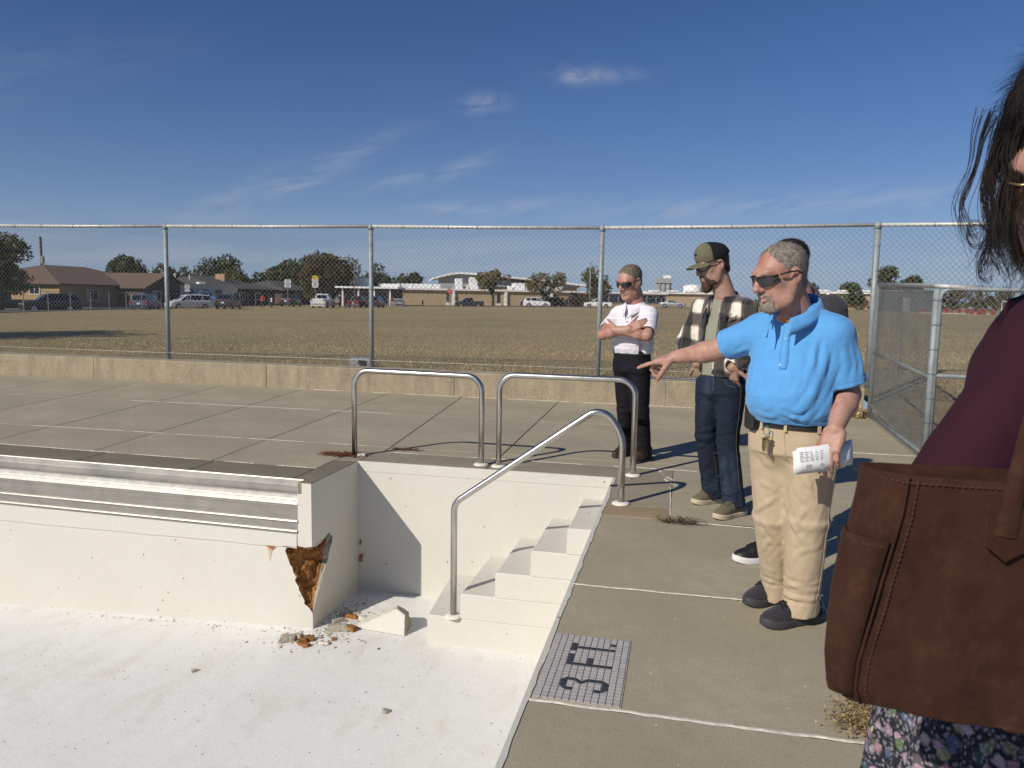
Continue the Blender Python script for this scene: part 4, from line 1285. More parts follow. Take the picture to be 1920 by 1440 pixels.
win(h1, b1, (-72.3, 73, b1[2] + 1.95), 1.3, .9, (0, -1)); win(h1, b1, (-65, 84.2, b1[2] + 1.5), 1.3, 1.2, (1, 0)); win(h1, b1, (-69, 78, b1[2] + 1.5), 1.6, 1.2, (1, 0))
MB().box((4.03, 14.4, 1.1), (.08, 3.4, 2.2)).build('garage_door', M_dkwood, h1)
bs_ = (-76.5, 67.5, gz(-76, 67))
sh = thing('garage', 'dark grey garage behind the tree at the left edge', 'garage', bs_)
MB().box((0, 0, 1.3), (7, 6, 2.8)).build('wall', M_shed, sh)
mm = MB(); gable(mm, -3.5, 3.5, -3, 3, 2.7, 3.9, 'x'); mm.build('roof', M_roofg, sh)
MB().box((1.2, -3.02, 1.05), (2.6, .07, 2.1)).build('garage_door', M_dkwood, sh)
b2 = (-66, 97, gz(-66, 100))
h2 = thing('dark_house', 'low house with a grey roof and brick chimney behind the camper', 'house', b2)
MB().box((-6, 8, 1.2), (13, 17, 2.9)).build('wall', M_brickd, h2)
mm = MB(); hip(mm, -13, .5, -.6, 16.6, 2.6, 4.45); rf = mm.build('roof', M_roofg, h2)
ch = MB().box((-4.2, 9.0, 3.9), (1.6, 1.0, 1.9)); ch.build('chimney', M_brick, rf)
MB().lathe((-8.0, 3, 3.4), [(.12, 0), (.12, 1.1), (.2, 1.12), (.2, 1.3)], 8).build('vent_pipe', M_white, rf)
MB().lathe((-5.0, 2.2, 3.4), [(.08, 0), (.08, 1.2)], 8).build('vent_pipe', M_white, rf)
for y in (100, 104, 108.5): win(h2, b2, (-65.5, y, b2[2] + 1.5), 1.4, 1.1, (1, 0))
b3 = (-66, 118, gz(-66, 118))
h3 = thing('dark_house', 'far low roofed house left of the white road sign', 'house', b3)
MB().box((-5, 5, 1.2), (10, 12, 2.8)).build('wall', M_brickd, h3)
mm = MB(); hip(mm, -10, 0, -1, 11, 2.5, 4.2); mm.build('roof', M_roofg, h3)
win(h3, b3, (-66, 122, b3[2] + 1.5), 1.4, 1.1, (1, 0))

# ------------------------------------------------------------------ the school
M_tan = plain('tan_school_brick', (.42, .315, .195), .9, 0, .1, .4)
M_fasc = plain('white_fascia', (.8, .79, .76), .6, 0, .06, 1)
M_roofw = plain('white_roof_membrane', (.76, .76, .75), .7, 0, .06, .5)
M_grey = plain('grey_metal_panel', (.33, .34, .35), .6, .2, .12, 1)
M_maroon = plain('dark_red_brick', (.1, .045, .038), .9, 0, .25, 2)
A_, B_ = V((-58.5, 141, 0)), V((-22.5, 157.5, 0)); du = (B_ - A_).normalized(); dn = V((du.y, -du.x, 0)); zs = .35
sa = math.atan2(du.y, du.x); LS = (B_ - A_).length
sch = thing('school', 'long tan brick school with a white flat roof edge beyond the field', 'school', (A_.x, A_.y, zs), sa)
MB().box((LS / 2, 9, 1.35), (LS, 18, 3.5)).build('wall', M_tan, sch)
MB().box((LS / 2, 8.9, 3.25), (LS + .8, 18.9, .34)).build('roof_fascia', M_fasc, sch)
for x in (12.4, 15.0, 24.8, 29.5): pass
for x in (14.6, 25.3, 34.9): MB().box((x, -.22, 1.4), (.5, .46, 3.4)).build('pilaster', M_fasc, sch)
def slot(x, w=.75, h=2.0, z=1.75):
    f = MB()
    for dx, dz, ww, hh in ((0, h / 2, w + .12, .07), (0, -h / 2, w + .12, .07), (-w / 2, 0, .07, h), (w / 2, 0, .07, h)): f.box((x + dx, -.03, z + dz), (ww, .1, hh))
    fo = f.build('window', M_grey, sch); MB().box((x, -.015, z), (w, .03, h)).build('pane', M_win, fo)
    MB().box((x, -.02, z - h / 2 - .5), (w + .1, .06, .7)).build('spandrel', M_fasc, fo)
slot(13.5); slot(23.8); slot(33.6)
# set-back window wall at the right end
MB().box((LS + 11, 8, 1.35), (22, 10, 3.5)).build('window_wing', M_tan, sch)
MB().box((LS + 11, 8, 3.25), (22.6, 10.9, .34)).build('wing_fascia', M_fasc, sch)
for k in range(10):
    x = LS + 1.3 + k * 2.15
    fo = MB().box((x, 2.93, 2.0), (2.05, .1, 1.75)).build('window', M_grey, sch)
    MB().box((x, 2.87, 2.0), (1.85, .06, 1.55)).build('pane', M_win, fo)
MB().box((LS - .3, 1.5, 1.4), (.35, 3.2, 3.6)).build('end_wall', M_fasc, sch)
# roof plant
for x, y, w, h, d in ((14.5, 6, 4, 1.2, 3), (16.3, 5, 1.4, 2.2, 2), (8, 9, 9, 1.0, 6), (19.5, 5, 1.6, 1.3, 2), (21.5, 6, 3, 1.0, 2), (29, 5, 2.4, 1.5, 2.4), (31.5, 4.5, 2, 1.1, 2), (33, 5, 1.4, 1.7, 1.5), (37, 6, 3.5, 1.0, 2.2), (4, 5, 1.2, .9, 1), (27, 4, 1, .9, 1)):
    MB().box((x, y, 3.4 + h / 2), (w, d, h), 0, .06).build('roof_unit', M_fasc if h != 1.2 else M_grey, sch)
for x in (1, 3.2, 6.5, 10.5, 18, 23, 35): MB().lathe((x, 4, 3.4), [(.18, 0), (.18, .5), (.32, .52), (.3, .8), (.05, .9)], 8).build('roof_vent', M_fasc, sch)
# lettering on the wall
def text(body, name, size, M, mat, parent=None, ext=.01, align='CENTER'):
    cu = bpy.data.curves.new(name, 'FONT'); cu.body = body; cu.size = size; cu.align_x = align; cu.align_y = 'CENTER'; cu.extrude = ext
    tmp = bpy.data.objects.new(name, cu); C.objects.link(tmp)
    me = bpy.data.meshes.new_from_object(tmp.evaluated_get(bpy.context.evaluated_depsgraph_get())); me.name = name
    bpy.data.objects.remove(tmp)
    o = link(name, me, mat)
    if parent is not None: o.parent = parent
    o.matrix_local = M
    return o
M_letter = plain('bronze_letter', (.12, .07, .045), .6)
def MT(loc, rz=0.0, rx=90.0): return Matrix.Translation(loc) @ Matrix.Rotation(R(rz), 4, 'Z') @ Matrix.Rotation(R(rx), 4, 'X')
# entrance block with a dark canopy
be = (-55.0, 116.6, gz(-55, 117)); ent = thing('entrance_block', 'dark red brick entrance block with white roof edge behind the second post', 'building', be, sa * .6)
MB().box((4, 6, 1.4), (9.5, 10, 3.2)).build('wall', M_maroon, ent)
MB().box((4, 5.5, 3.05), (10.4, 11.6, .3)).build('roof_fascia', M_fasc, ent)
for x in (0, 2.6, 5.2, 7.8): MB().box((x, .3, 1.4), (.25, .25, 3.1)).build('column', M_fasc, ent)
for x in (1.3, 3.9, 6.5):
    fo = MB().box((x, .95, 1.4), (1.9, .1, 2.2)).build('window', M_grey, ent); MB().box((x, .89, 1.4), (1.7, .05, 2.0)).build('pane', M_win, fo)
MB().box((2.2, 5, 3.9), (2.6, 2.5, 1.6), 0, .08).build('roof_unit', M_fasc, ent); MB().box((7.2, 5, 3.5), (3.6, 2, .6), 0, .05).build('roof_unit', M_fasc, ent)
# gymnasium with a shallow arched roof
bgm = (-61, 182, .4); gym = thing('gymnasium', 'gymnasium with a wide shallow white gabled roof above the school', 'building', bgm, math.atan2(13.5, 35))
MB().box((18.5, 10, 2.2), (36, 20, 5.0)).build('wall', M_tan, gym)
def ridge(name, x0, xm, x1, z0, zm, z1, th, y0, y1, mat):
    m = MB(); N = 10; pr = []
    for k in range(N + 1):
        t_ = k / N
        for xx, za, zb in ((x0 + (xm - x0) * t_, z0, zm),):
            pr.append((xx, za + (zb - za) * (1 - (1 - t_) ** 1.5)))
    for k in range(1, N + 1):
        t_ = k / N; pr.append((xm + (x1 - xm) * t_, zm + (z1 - zm) * t_ ** 1.2))
    loop = pr + [(x, z - th) for x, z in reversed(pr)]
    n = len(loop); vs_ = [(x, y0, z) for x, z in loop] + [(x, y1, z) for x, z in loop]
    m.add(vs_, [tuple(range(n)), tuple(reversed(range(n, 2 * n)))] + [((i + 1) % n, i, n + i, n + (i + 1) % n) for i in range(n)])
    return m.build(name, mat, gym)
ridge('roof', -.5, 6.5, 38.5, 6.6, 8.1, 5.6, .5, -2.2, 22, M_roofw)
m = MB(); m.add([(1, -.4, 4.6), (12, -.4, 4.6), (12, -.4, 7.25), (6.5, -.4, 7.5), (1, -.4, 6.5)], [(0, 1, 2, 3, 4)]); m.build('gable_panel', M_grey, gym)
MB().box((24, -.4, 5.3), (26, .1, 1.3)).build('clerestory_panel', M_grey, gym)
MB().box((11, -3, 5.2), (5, 4, 3.2)).build('stair_tower', M_fasc, gym)
# long tan hall at the right
for (xa, ya, xb, yb, z, h, lab) in ((-13, 178, 7.0, 182, .45, 3.75, 'tan brick hall with white fascia behind the silver sedan'), (24, 181.5, 47.5, 181, .65, 4.1, 'tan brick wall with white roof edge left of the corner post')):
    dv = V((xb - xa, yb - ya, 0)); L_ = dv.length
    t = thing('school_hall', lab, 'building', (xa, ya, z), math.atan2(dv.y, dv.x), 'tan brick halls beyond the field')
    MB().box((L_ / 2, 7, h / 2 - .2), (L_, 14, h)).build('wall', M_tan, t)
    MB().box((L_ / 2, 6.9, h - .25), (L_ + .9, 15, .42)).build('roof_fascia', M_fasc, t)
    for k in range(int(L_ / 4.2)): MB().box((2.1 + k * 4.2, -.5, h + .16), (2.6, .5, .4)).build('parapet_block', M_fasc, t)
    for x in (L_ - .1,) if xa < 0 else (7.2, L_ - .3): MB().box((x, -.45, h / 2 - .2), (.55, .5, h)).build('column', M_fasc, t)
bd_ = (30.8, 122.3, 1.0); t = thing('dark_hall', 'flat dark grey building seen through the side fence', 'building', bd_, .2)
MB().box((2.6, 4, 1.3), (5.2, 8, 3.2)).build('wall', M_shed, t); MB().box((2.6, 4, 2.95), (5.5, 8.3, .2)).build('roof_edge', M_grey, t)
MB().box((1.3, -.03, .9), (1.0, .08, 2.0)).build('door', M_grey, t)
# far tower and tank
t = thing('grain_elevator', 'grey grain tower far off between the two standing men', 'tower', (-10.5, 409, .2))
for k in range(3): MB().lathe((k * 2.4 - 2.4, 0, 0), [(1.5, 0), (1.5, 12), (1.4, 12.4)], 12).build('silo', M_grey, t, smooth=True)
MB().box((0, 0, 13.3), (8.4, 4, 2.6)).build('headhouse', M_grey, t); MB().box((1.6, 0, 15.2), (4, 3, 1.6)).build('top_cabin', M_fasc, t)
t = thing('storage_tank', 'white storage tank on the horizon left of the flannel shirt', 'tank', (3.2, 309, .2))
MB().lathe((0, 0, 0), [(3.6, 0), (3.6, 8.2), (2.6, 8.7), (.2, 9.1)], 20).build('shell', M_fasc, t, smooth=True)
MB().tube([(3.7, -.4, 0), (3.7, -.4, 8.6)], .12, 6).build('ladder', M_grey, t)

# ------------------------------------------------------------------ vehicles
M_tyre = plain('tyre_rubber', (.02, .02, .02), .9); M_rim = plain('alloy_rim', (.45, .46, .47), .35, .9, .1, 8)
M_glass = plain('car_glass', (.012, .015, .018), .06, 0, .1, 1, spec=.7)
M_tail = plain('tail_light', (.35, .015, .012), .3); M_head = plain('head_light', (.65, .66, .66), .15, .2); M_trim = plain('black_trim', (.02, .02, .022), .6); M_plate = plain('number_plate', (.7, .7, .68), .5)
def paint(name, c, metal=.0):
    t = NT(name); n = t.noise(t.co(), 3, 4, .6)
    return t.out(t.ramp(n, [(.3, tuple(x * .93 for x in c)), (.7, c)]), .32, metal, None, .5, **{'Coat Weight': .6, 'Coat Roughness': .08})
CARS = {  # stations: (t from the front, z of the shoulder, z of the roof or None)
    'suv': (4.8, 1.9, .36, [(0, .72, None), (.02, .88, None), (.10, 1.0, None), (.25, 1.07, None), (.40, 1.1, 1.66), (.48, 1.1, 1.74), (.72, 1.12, 1.74), (.90, 1.13, 1.68), (.985, 1.1, None), (1, .9, None)]),
    'van': (5.0, 1.95, .34, [(0, .7, None), (.02, .85, None), (.10, .98, None), (.19, 1.06, None), (.36, 1.08, 1.66), (.46, 1.09, 1.76), (.75, 1.1, 1.77), (.93, 1.1, 1.70), (.99, 1.05, None), (1, .85, None)]),
    'sedan': (4.75, 1.82, .33, [(0, .62, None), (.02, .74, None), (.12, .84, None), (.29, .93, None), (.44, .95, 1.36), (.52, .95, 1.43), (.66, .96, 1.41), (.86, .98, None), (.985, .95, None), (1, .75, None)]),
    'hatch': (4.4, 1.8, .33, [(0, .62, None), (.02, .78, None), (.14, .9, None), (.26, .98, None), (.42, 1.0, 1.45), (.5, 1.0, 1.53), (.75, 1.02, 1.50), (.93, 1.02, 1.2), (.99, .98, None), (1, .8, None)]),
    'pickup': (5.7, 1.98, .39, [(0, .8, None), (.02, .98, None), (.1, 1.08, None), (.24, 1.14, None), (.34, 1.16, 1.72), (.40, 1.16, 1.84), (.56, 1.17, 1.84), (.60, 1.17, 1.72), (.625, 1.15, None), (.995, 1.15, None), (1, 1.1, None)]),
}
def car(kind, name, label, loc, rz, mat, group='vehicles parked along the streets', scale=1.0, rear=M_tail):
    L_, W_, rw, st_ = CARS[kind]
    t = thing(name, label, 'pickup truck' if kind == 'pickup' else 'car', loc, rz, group)
    t.scale = (scale,) * 3
    hw = W_ / 2; xs_ = []
    m = MB(); rings = []
    zb = .26
    for q, zs_, zr in st_:
        x = L_ / 2 - q * L_; k = .86 if q in (0, 1) else (.95 if q < .05 or q > .97 else 1)
        roof = zr if zr else zs_ + .035; rk = .74 if zr else .8
        half = [(0, zb), (hw * .9 * k, zb), (hw * k, zb + .2), (hw * k, zs_ - .16), (hw * .955 * k, zs_), (hw * rk * k, roof - (.05 if zr else .01)), (hw * rk * k * .86, roof), (0, roof + .015)]
        rings.append([(x, y, z) for y, z in half] + [(x, -y, z) for y, z in reversed(half[1:-1])])
    n = len(rings[0]); vs_ = [p for r_g in rings for p in r_g]; fs_ = [tuple(range(n)), tuple(reversed(range((len(rings) - 1) * n, len(rings) * n)))]
    for i in range(len(rings) - 1):
        for j in range(n):
            fs_.append((i * n + j, i * n + n + j, i * n + n + (j + 1) % n, i * n + (j + 1) % n))
    m.add(vs_, fs_)
    bo = m.build('body', mat, t)
    bv = bo.modifiers.new('soft', 'BEVEL'); bv.width = .035; bv.segments = 2; bv.limit_method = 'ANGLE'; bv.angle_limit = R(25)
    if kind == 'pickup':
        MB().box((L_ / 2 - .81 * L_, 0, 1.19), (L_ * .34, W_ * .76, .03)).build('truck_bed', M_trim, t)
    # glass, a finger proud of the shell
    def P(i, j, s=1, out=.012):
        x, y, z = rings[i][j]; return (x, s * (y + out), z)
    rf_i = [i for i, s_ in enumerate(st_) if s_[2]]
    f, l = rf_i[0], rf_i[-1]
    def lerp(a, b, k): return tuple(a[i] + (b[i] - a[i]) * k for i in range(3))
    for s in (1, -1):
        cuts = [(f - 1, f, .25, 1.0)] if False else []
        nwin = l - f
        for i in range(f, l):
            a0, a1, b0, b1 = P(i, 4, s), P(i, 5, s), P(i + 1, 4, s), P(i + 1, 5, s)
            q = [lerp(a0, a1, .1), lerp(b0, b1, .1), lerp(b0, b1, .93), lerp(a0, a1, .93)]
            q = [lerp(q[0], q[1], .06), lerp(q[0], q[1], .94), lerp(q[3], q[2], .94), lerp(q[3], q[2], .06)]
            MB().quad(*(q if s < 0 else reversed(q))).build('side_window', M_glass, t)
        a0, a1 = P(f - 1, 4, s), P(f, 5, s); b0 = P(f, 4, s)
        MB().add([lerp(a0, b0, .3), lerp(a0, b0, .93), lerp(b0, a1, .86)], [(0, 1, 2) if s < 0 else (2, 1, 0)]).build('side_window', M_glass, t)
    def cross(i0, i1, name):
        a = [(rings[i0][5][0], y * .92, rings[i0][6][2]) for y in (-rings[i0][5][1], rings[i0][5][1])]
        b = [(rings[i1][5][0], y * .9, rings[i1][6][2] - .02) for y in (-rings[i1][5][1], rings[i1][5][1])]
        sx = .02 if i1 > i0 else -.02; sx = .025 if i0 < i1 else -.025
        q = [(x + sx, y, z + .012) for x, y, z in (a[0], a[1], b[1], b[0])]
        q = [lerp(q[0], q[3], .1), lerp(q[1], q[2], .1), lerp(q[1], q[2], .93), lerp(q[0], q[3], .93)]
        MB().quad(*(q if i0 < i1 else reversed(q))).build(name, M_glass, t)
    cross(f - 1, f, 'windshield'); cross(l + 1, l, 'rear_window')
    for sx in (L_ * .5 - .19 * L_, L_ * .5 - .79 * L_):
        for s in (1, -1):
            w_ = MB()
            for k in range(2): pass
            n_ = 18; vs2 = []
            for y, r in ((hw - .2, rw * .9), (hw - .19, rw), (hw + .0, rw), (hw + .015, rw * .92), (hw + .015, rw * .66)):
                vs2 += [(sx + r * math.cos(2 * math.pi * k / n_), s * y, rw + r * math.sin(2 * math.pi * k / n_)) for k in range(n_)]
            fs2 = [(i * n_ + k, i * n_ + (k + 1) % n_, i * n_ + n_ + (k + 1) % n_, i * n_ + n_ + k) for i in range(4) for k in range(n_)]
            w_.add(vs2, fs2); wo = w_.build('wheel', M_tyre, t)
            MB().add([(sx + rw * .66 * math.cos(2 * math.pi * k / n_), s * (hw + .012), rw + rw * .66 * math.sin(2 * math.pi * k / n_)) for k in range(n_)], [tuple(range(n_))]).build('rim', M_rim, wo)
            ar = MB().add([(sx + rw * 1.16 * math.cos(math.pi * k / 12), s * (hw + .004), max(.27, rw + rw * 1.16 * math.sin(math.pi * k / 12))) for k in range(13)], [tuple(range(13))]); ar.build('wheel_arch', M_trim, t)
    for s in (1, -1):
        zf = st_[1][1] - .12; zr_ = st_[-2][1] - (.16 if kind == 'pickup' else .1)
        MB().box((L_ / 2 - .04, s * hw * .66, zf), (.1, .38, .14), 0, .02).build('headlight', M_head, t)
        MB().box((-L_ / 2 + .035, s * hw * .78, zr_), (.09, .2, .32), 0, .02).build('tail_light', rear, t)
        MB().box((L_ / 2 - (st_[f][0] - .055) * L_, s * (hw + .08), st_[f][1] + .1), (.13, .16, .13), 0, .03).build('mirror', M_trim, t)
    MB().box((L_ / 2 - .01, 0, .62), (.08, W_ * .5, .22)).build('grille', M_trim, t)
    MB().box((-L_ / 2 + .005, 0, .5), (.09, W_ * .84, .16), 0, .02).build('rear_bumper', M_trim if kind != 'pickup' else M_rim, t)
    MB().box((-L_ / 2 - .005, 0, .78), (.03, .32, .16)).build('number_plate', M_plate, t)
    return t
P_dark = paint('navy_black_paint', (.018, .02, .028)); P_white = paint('white_paint_car', (.72, .72, .7)); P_silver = paint('silver_paint', (.42, .43, .44), .4)
P_slate = paint('slate_blue_paint', (.1, .115, .15), .3); P_blue = paint('bright_blue_paint', (.04, .16, .42)); P_mar = paint('maroon_paint', (.16, .02, .025)); P_char = paint('charcoal_paint', (.03, .032, .036)); P_red = paint('red_paint', (.4, .03, .03))
def gl(x, y): return (x, y, gz(x, y) + .03)
car('suv', 'parked_car', 'large dark SUV in front of the tan brick house, nose to the left', (-59.3, 61.6, -.3), R(235), P_dark, scale=1.03)
car('van', 'parked_car', 'slate minivan showing its pale tailgate beside the first fence post', (-55.9, 70.6, -.18), R(112), P_slate)
car('van', 'parked_car', 'white minivan facing left before the blue pickup', (-56.2, 78.3, -.12), R(237), P_white)
car('suv', 'parked_car', 'silver tailed grey SUV right of the white minivan', (-50.6, 77.6, .02), R(108), P_char)
car('pickup', 'parked_car', 'bright blue pickup parked under the camper overhang', (-61.6, 89.6, .3), R(200), P_blue)
car('suv', 'parked_car', 'dark SUV parked behind the white speed sign', (-55.7, 101, .2), R(100), P_dark)
car('pickup', 'parked_car', 'white pickup truck seen from behind under the yellow topped sign', (-45.9, 91.6, .2), R(103), P_white)
car('pickup', 'parked_car', 'maroon pickup by the second fence post', (-43.5, 97, .2), R(100), P_mar, scale=.9)
car('suv', 'parked_car', 'black SUV half hidden by the second fence post', (-41.6, 98.6, .2), R(100), P_dark, scale=.95)
car('hatch', 'parked_car', 'silver hatchback right of the second fence post', (-45.0, 115.6, .12), R(120), P_silver)
car('pickup', 'parked_car', 'black pickup in front of the school wall', (-36.0, 126.3, .33), R(203), P_char, scale=.87)
car('suv', 'parked_car', 'white SUV in front of the dark bush', (-25.0, 130.6, .45), R(12), P_white)
car('pickup', 'parked_car', 'white truck left of the third fence post', (-14.6, 133, .55), R(187), P_white, scale=.85)
car('sedan', 'parked_car', 'silver sedan right of the man with crossed arms', (-2.0, 146, .72), R(-4), P_silver)
car('sedan', 'parked_car', 'black sedan left of the corner post', (30.6, 128.5, .87), R(185), P_dark)
car('suv', 'parked_car', 'black SUV behind the corner post', (36.0, 130.2, .9), R(184), P_char, scale=.9)
# camper shell / fifth-wheel beside the second house
cmp_ = thing('camper', 'cream camper trailer with a raised overhang behind the blue pickup', 'camper', (-64.0, 92.6, .35), R(60))
M_cream = plain('cream_siding', (.62, .58, .44), .6, 0, .08, 2)
prof = [(-3.9, .5), (2.4, .5), (2.4, 1.45), (4.1, 1.6), (4.3, 2.2), (3.6, 2.75), (-3.8, 2.75)]
m = MB(); n = len(prof); m.add([(x, -1.15, z) for x, z in prof] + [(x, 1.15, z) for x, z in prof], [tuple(range(n)), tuple(reversed(range(n, 2 * n)))] + [((i + 1) % n, i, n + i, n + (i + 1) % n) for i in range(n)]); m.build('shell', M_cream, cmp_)
for x in (-2.6, -.4, 1.4):
    fo = MB().box((x, -1.17, 1.75), (.9, .05, .55)).build('window', M_trim, cmp_); MB().box((x, -1.2, 1.75), (.78, .03, .45)).build('pane', M_glass, fo)
MB().box((-.5, 0, 2.9), (.9, .8, .28), 0, .04).build('roof_unit', M_fasc, cmp_); MB().box((0, -1.17, 1.2), (7.2, .02, .12)).build('stripe', M_trim, cmp_)
for x in (-1.6, -.6): MB().lathe((x, -1.0, .3), [(.05, -.05), (.34, -.05), (.34, .05), (.05, .05)], 14).build('wheel', M_tyre, cmp_)

# ------------------------------------------------------------------ street furniture
M_post = plain('sign_post', (.32, .33, .33), .5, .5); M_signw = plain('sign_white', (.75, .75, .73), .5); M_signy = plain('sign_yellow', (.75, .55, .03), .5); M_signr = plain('sign_red', (.5, .03, .03), .5); M_ink = plain('sign_black', (.02, .02, .02), .6)
def sign(label, x, y, ztop, panels, rz):
    z0 = gz(x, y); t = thing('road_sign', label, 'road sign', (x, y, z0), rz, 'road signs beyond the field')
    MB().tube([(0, .05, -.1), (0, .05, ztop - z0)], .035, 8).build('pole', M_post, t)
    for (w, h, zc, mat, lines) in panels:
        p = MB().box((0, 0, zc - z0), (w, .02, h), 0, .006).build('panel', mat, t)
        for s_, dz, sz in lines:
            text(s_, 'lettering', sz, MT((0, -.014, zc - z0 + dz)), M_ink if mat is not M_signr else M_signw, p, .002)
    return t
sign('white speed limit sign on a thin pole above the dark SUV', -48.9, 87.9, 3.75, [(.78, 1.0, 3.25, M_signw, [('SPEED', .33, .2), ('LIMIT', .12, .2), ('30', -.2, .5)])], R(28))
sign('yellow topped school speed sign over the white pickup', -46.3, 90.2, 4.35, [(.78, .42, 4.1, M_signy, [('SCHOOL', 0, .17)]), (.78, 1.05, 3.32, M_signw, [('SPEED', .33, .18), ('LIMIT', .14, .18), ('20', -.2, .5)])], R(27))
sign('white and grey sign beside the first fence post', -52.2, 72.5, 2.9, [(.5, .75, 2.3, M_signw, [('NO', .18, .2), ('PARKING', -.06, .1)])], R(36))
ss = thing('stop_sign', 'red stop sign in front of the school windows', 'road sign', (-38.6, 123.2, gz(-38.6, 123)), R(17))
MB().tube([(0, .05, -.1), (0, .05, 2.75)], .035, 8).build('pole', M_post, ss)
m = MB().add([(.42 * math.cos(R(22.5 + 45 * k)), yy_, 2.5 + .42 * math.sin(R(22.5 + 45 * k))) for yy_ in (0, .02) for k in range(8)], [tuple(range(8)), tuple(reversed(range(8, 16)))] + [((k + 1) % 8, k, 8 + k, 8 + (k + 1) % 8) for k in range(8)]); pnl = m.build('panel', M_signr, ss)
text('STOP', 'lettering', .3, MT((0, -.006, 2.5)), M_signw, pnl, .002)
MB().box((0, .03, 3.05), (.75, .02, .16)).build('street_name_plate', plain('sign_green', (.02, .16, .08), .5), ss)
def lamp(label, x, y, h, arm, rz):
    t = thing('street_lamp', label, 'street lamp', (x, y, gz(x, y)), rz, 'lamp posts beyond the field')
    MB().tube(fillet([(0, 0, -.1), (0, 0, h), (arm, 0, h + .12)], .6, 6) if arm else [(0, 0, -.1), (0, 0, h)], .07 if arm else .09, 8).build('pole', M_post, t, smooth=True)
    MB().box((arm, 0, h + .08), (.7, .28, .16), 0, .03).build('lamp_head', M_grey, t)
lamp('street lamp with a curved arm left of the second fence post', -42.6, 94, 6.3, -1.7, R(20))
lamp('slim lamp post in front of the thin tree by the third fence post', -16.2, 134.2, 7.8, 0, 0)
lamp('thin pole just left of the second fence post', -41.9, 97.8, 6.0, 0, 0)
up = thing('utility_pole', 'wooden utility pole with a transformer behind the brick house', 'utility pole', (-90.6, 92.9, -.4))
MB().tube([(0, 0, 0), (0, 0, 10.0)], [.2, .15], 8).build('pole', M_bark, up); MB().lathe((.3, -.1, 6.2), [(.24, 0), (.24, 1.0), (.1, 1.1)], 10).build('transformer', M_grey, up)
# thin fence along the far side of the field
ff = thing('field_fence', 'thin wire fence with pale posts along the far side of the field', 'fence', (-50.9, 51.4, gz(-50.9, 51.4)))
fp = [V((-47.8, 42.5, 0)) + (V((-65.5, 121, 0)) - V((-47.8, 42.5, 0))) * (k / 26.0) for k in range(27)]
fp += [V((-65.5, 121, 0)) + (V((-4, 143, 0)) - V((-65.5, 121, 0))) * (k / 15.0) for k in range(1, 16)]
pm = MB().tube([(0, 0, -.1), (0, 0, 1.75)], .035, 6).mesh('post'); pm.materials.append(M_post)
for p in fp: link('post', pm, None, ff, (p.x + 50.9, p.y - 51.4, gz(p.x, p.y) - ff.location.z))
wr_ = MB()
for zz_ in (.15, .9, 1.7): wr_.tube([(p.x + 50.9, p.y - 51.4, gz(p.x, p.y) - ff.location.z + zz_) for p in fp], .012 if zz_ < 1.5 else .022, 4)
wr_.build('wire', M_post, ff)
# things seen through the gate
P_brk = plain('faded_red_board', (.22, .035, .035), .7)
rb = thing('red_barrier', 'row of red barrier panels behind the side fence', 'barrier', (25, 88.5, gz(25, 88)))
for k in range(7): MB().box((k * 1.05, k * -.12, .36), (.8 if k % 3 else .45, .12, .55), 0, .03).build('panel', P_brk, rb)
MB().box((3.2, -.35, .1), (7.6, .3, .12)).build('base_rail', M_kerb, rb)
strip('white_kerb', [(20.5, 83.5), (28, 80.6), (40, 77)], 0, .3, M_kerb, .10)
gp_ = thing('goal_frame', 'white goal frame by the sleeve of the maroon top', 'goal', (33.6, 92, gz(33, 92)))
MB().tube([(0, 0, 0), (0, 0, 1.4), (2.6, 0, 1.4), (2.6, 0, 0)], .05, 6).build('frame', M_signw, gp_)
ub = thing('valve_box', 'small grey box on the ground at the second post foot', 'box', (-5.1, 11.55, gz(-5.1, 11.55)))
MB().box((0, 0, .08), (.36, .28, .18), .2, .015).build('lid_box', M_grey, ub); MB().box((.05, -.15, .1), (.1, .03, .08), .2).build('latch', M_trim, ub)
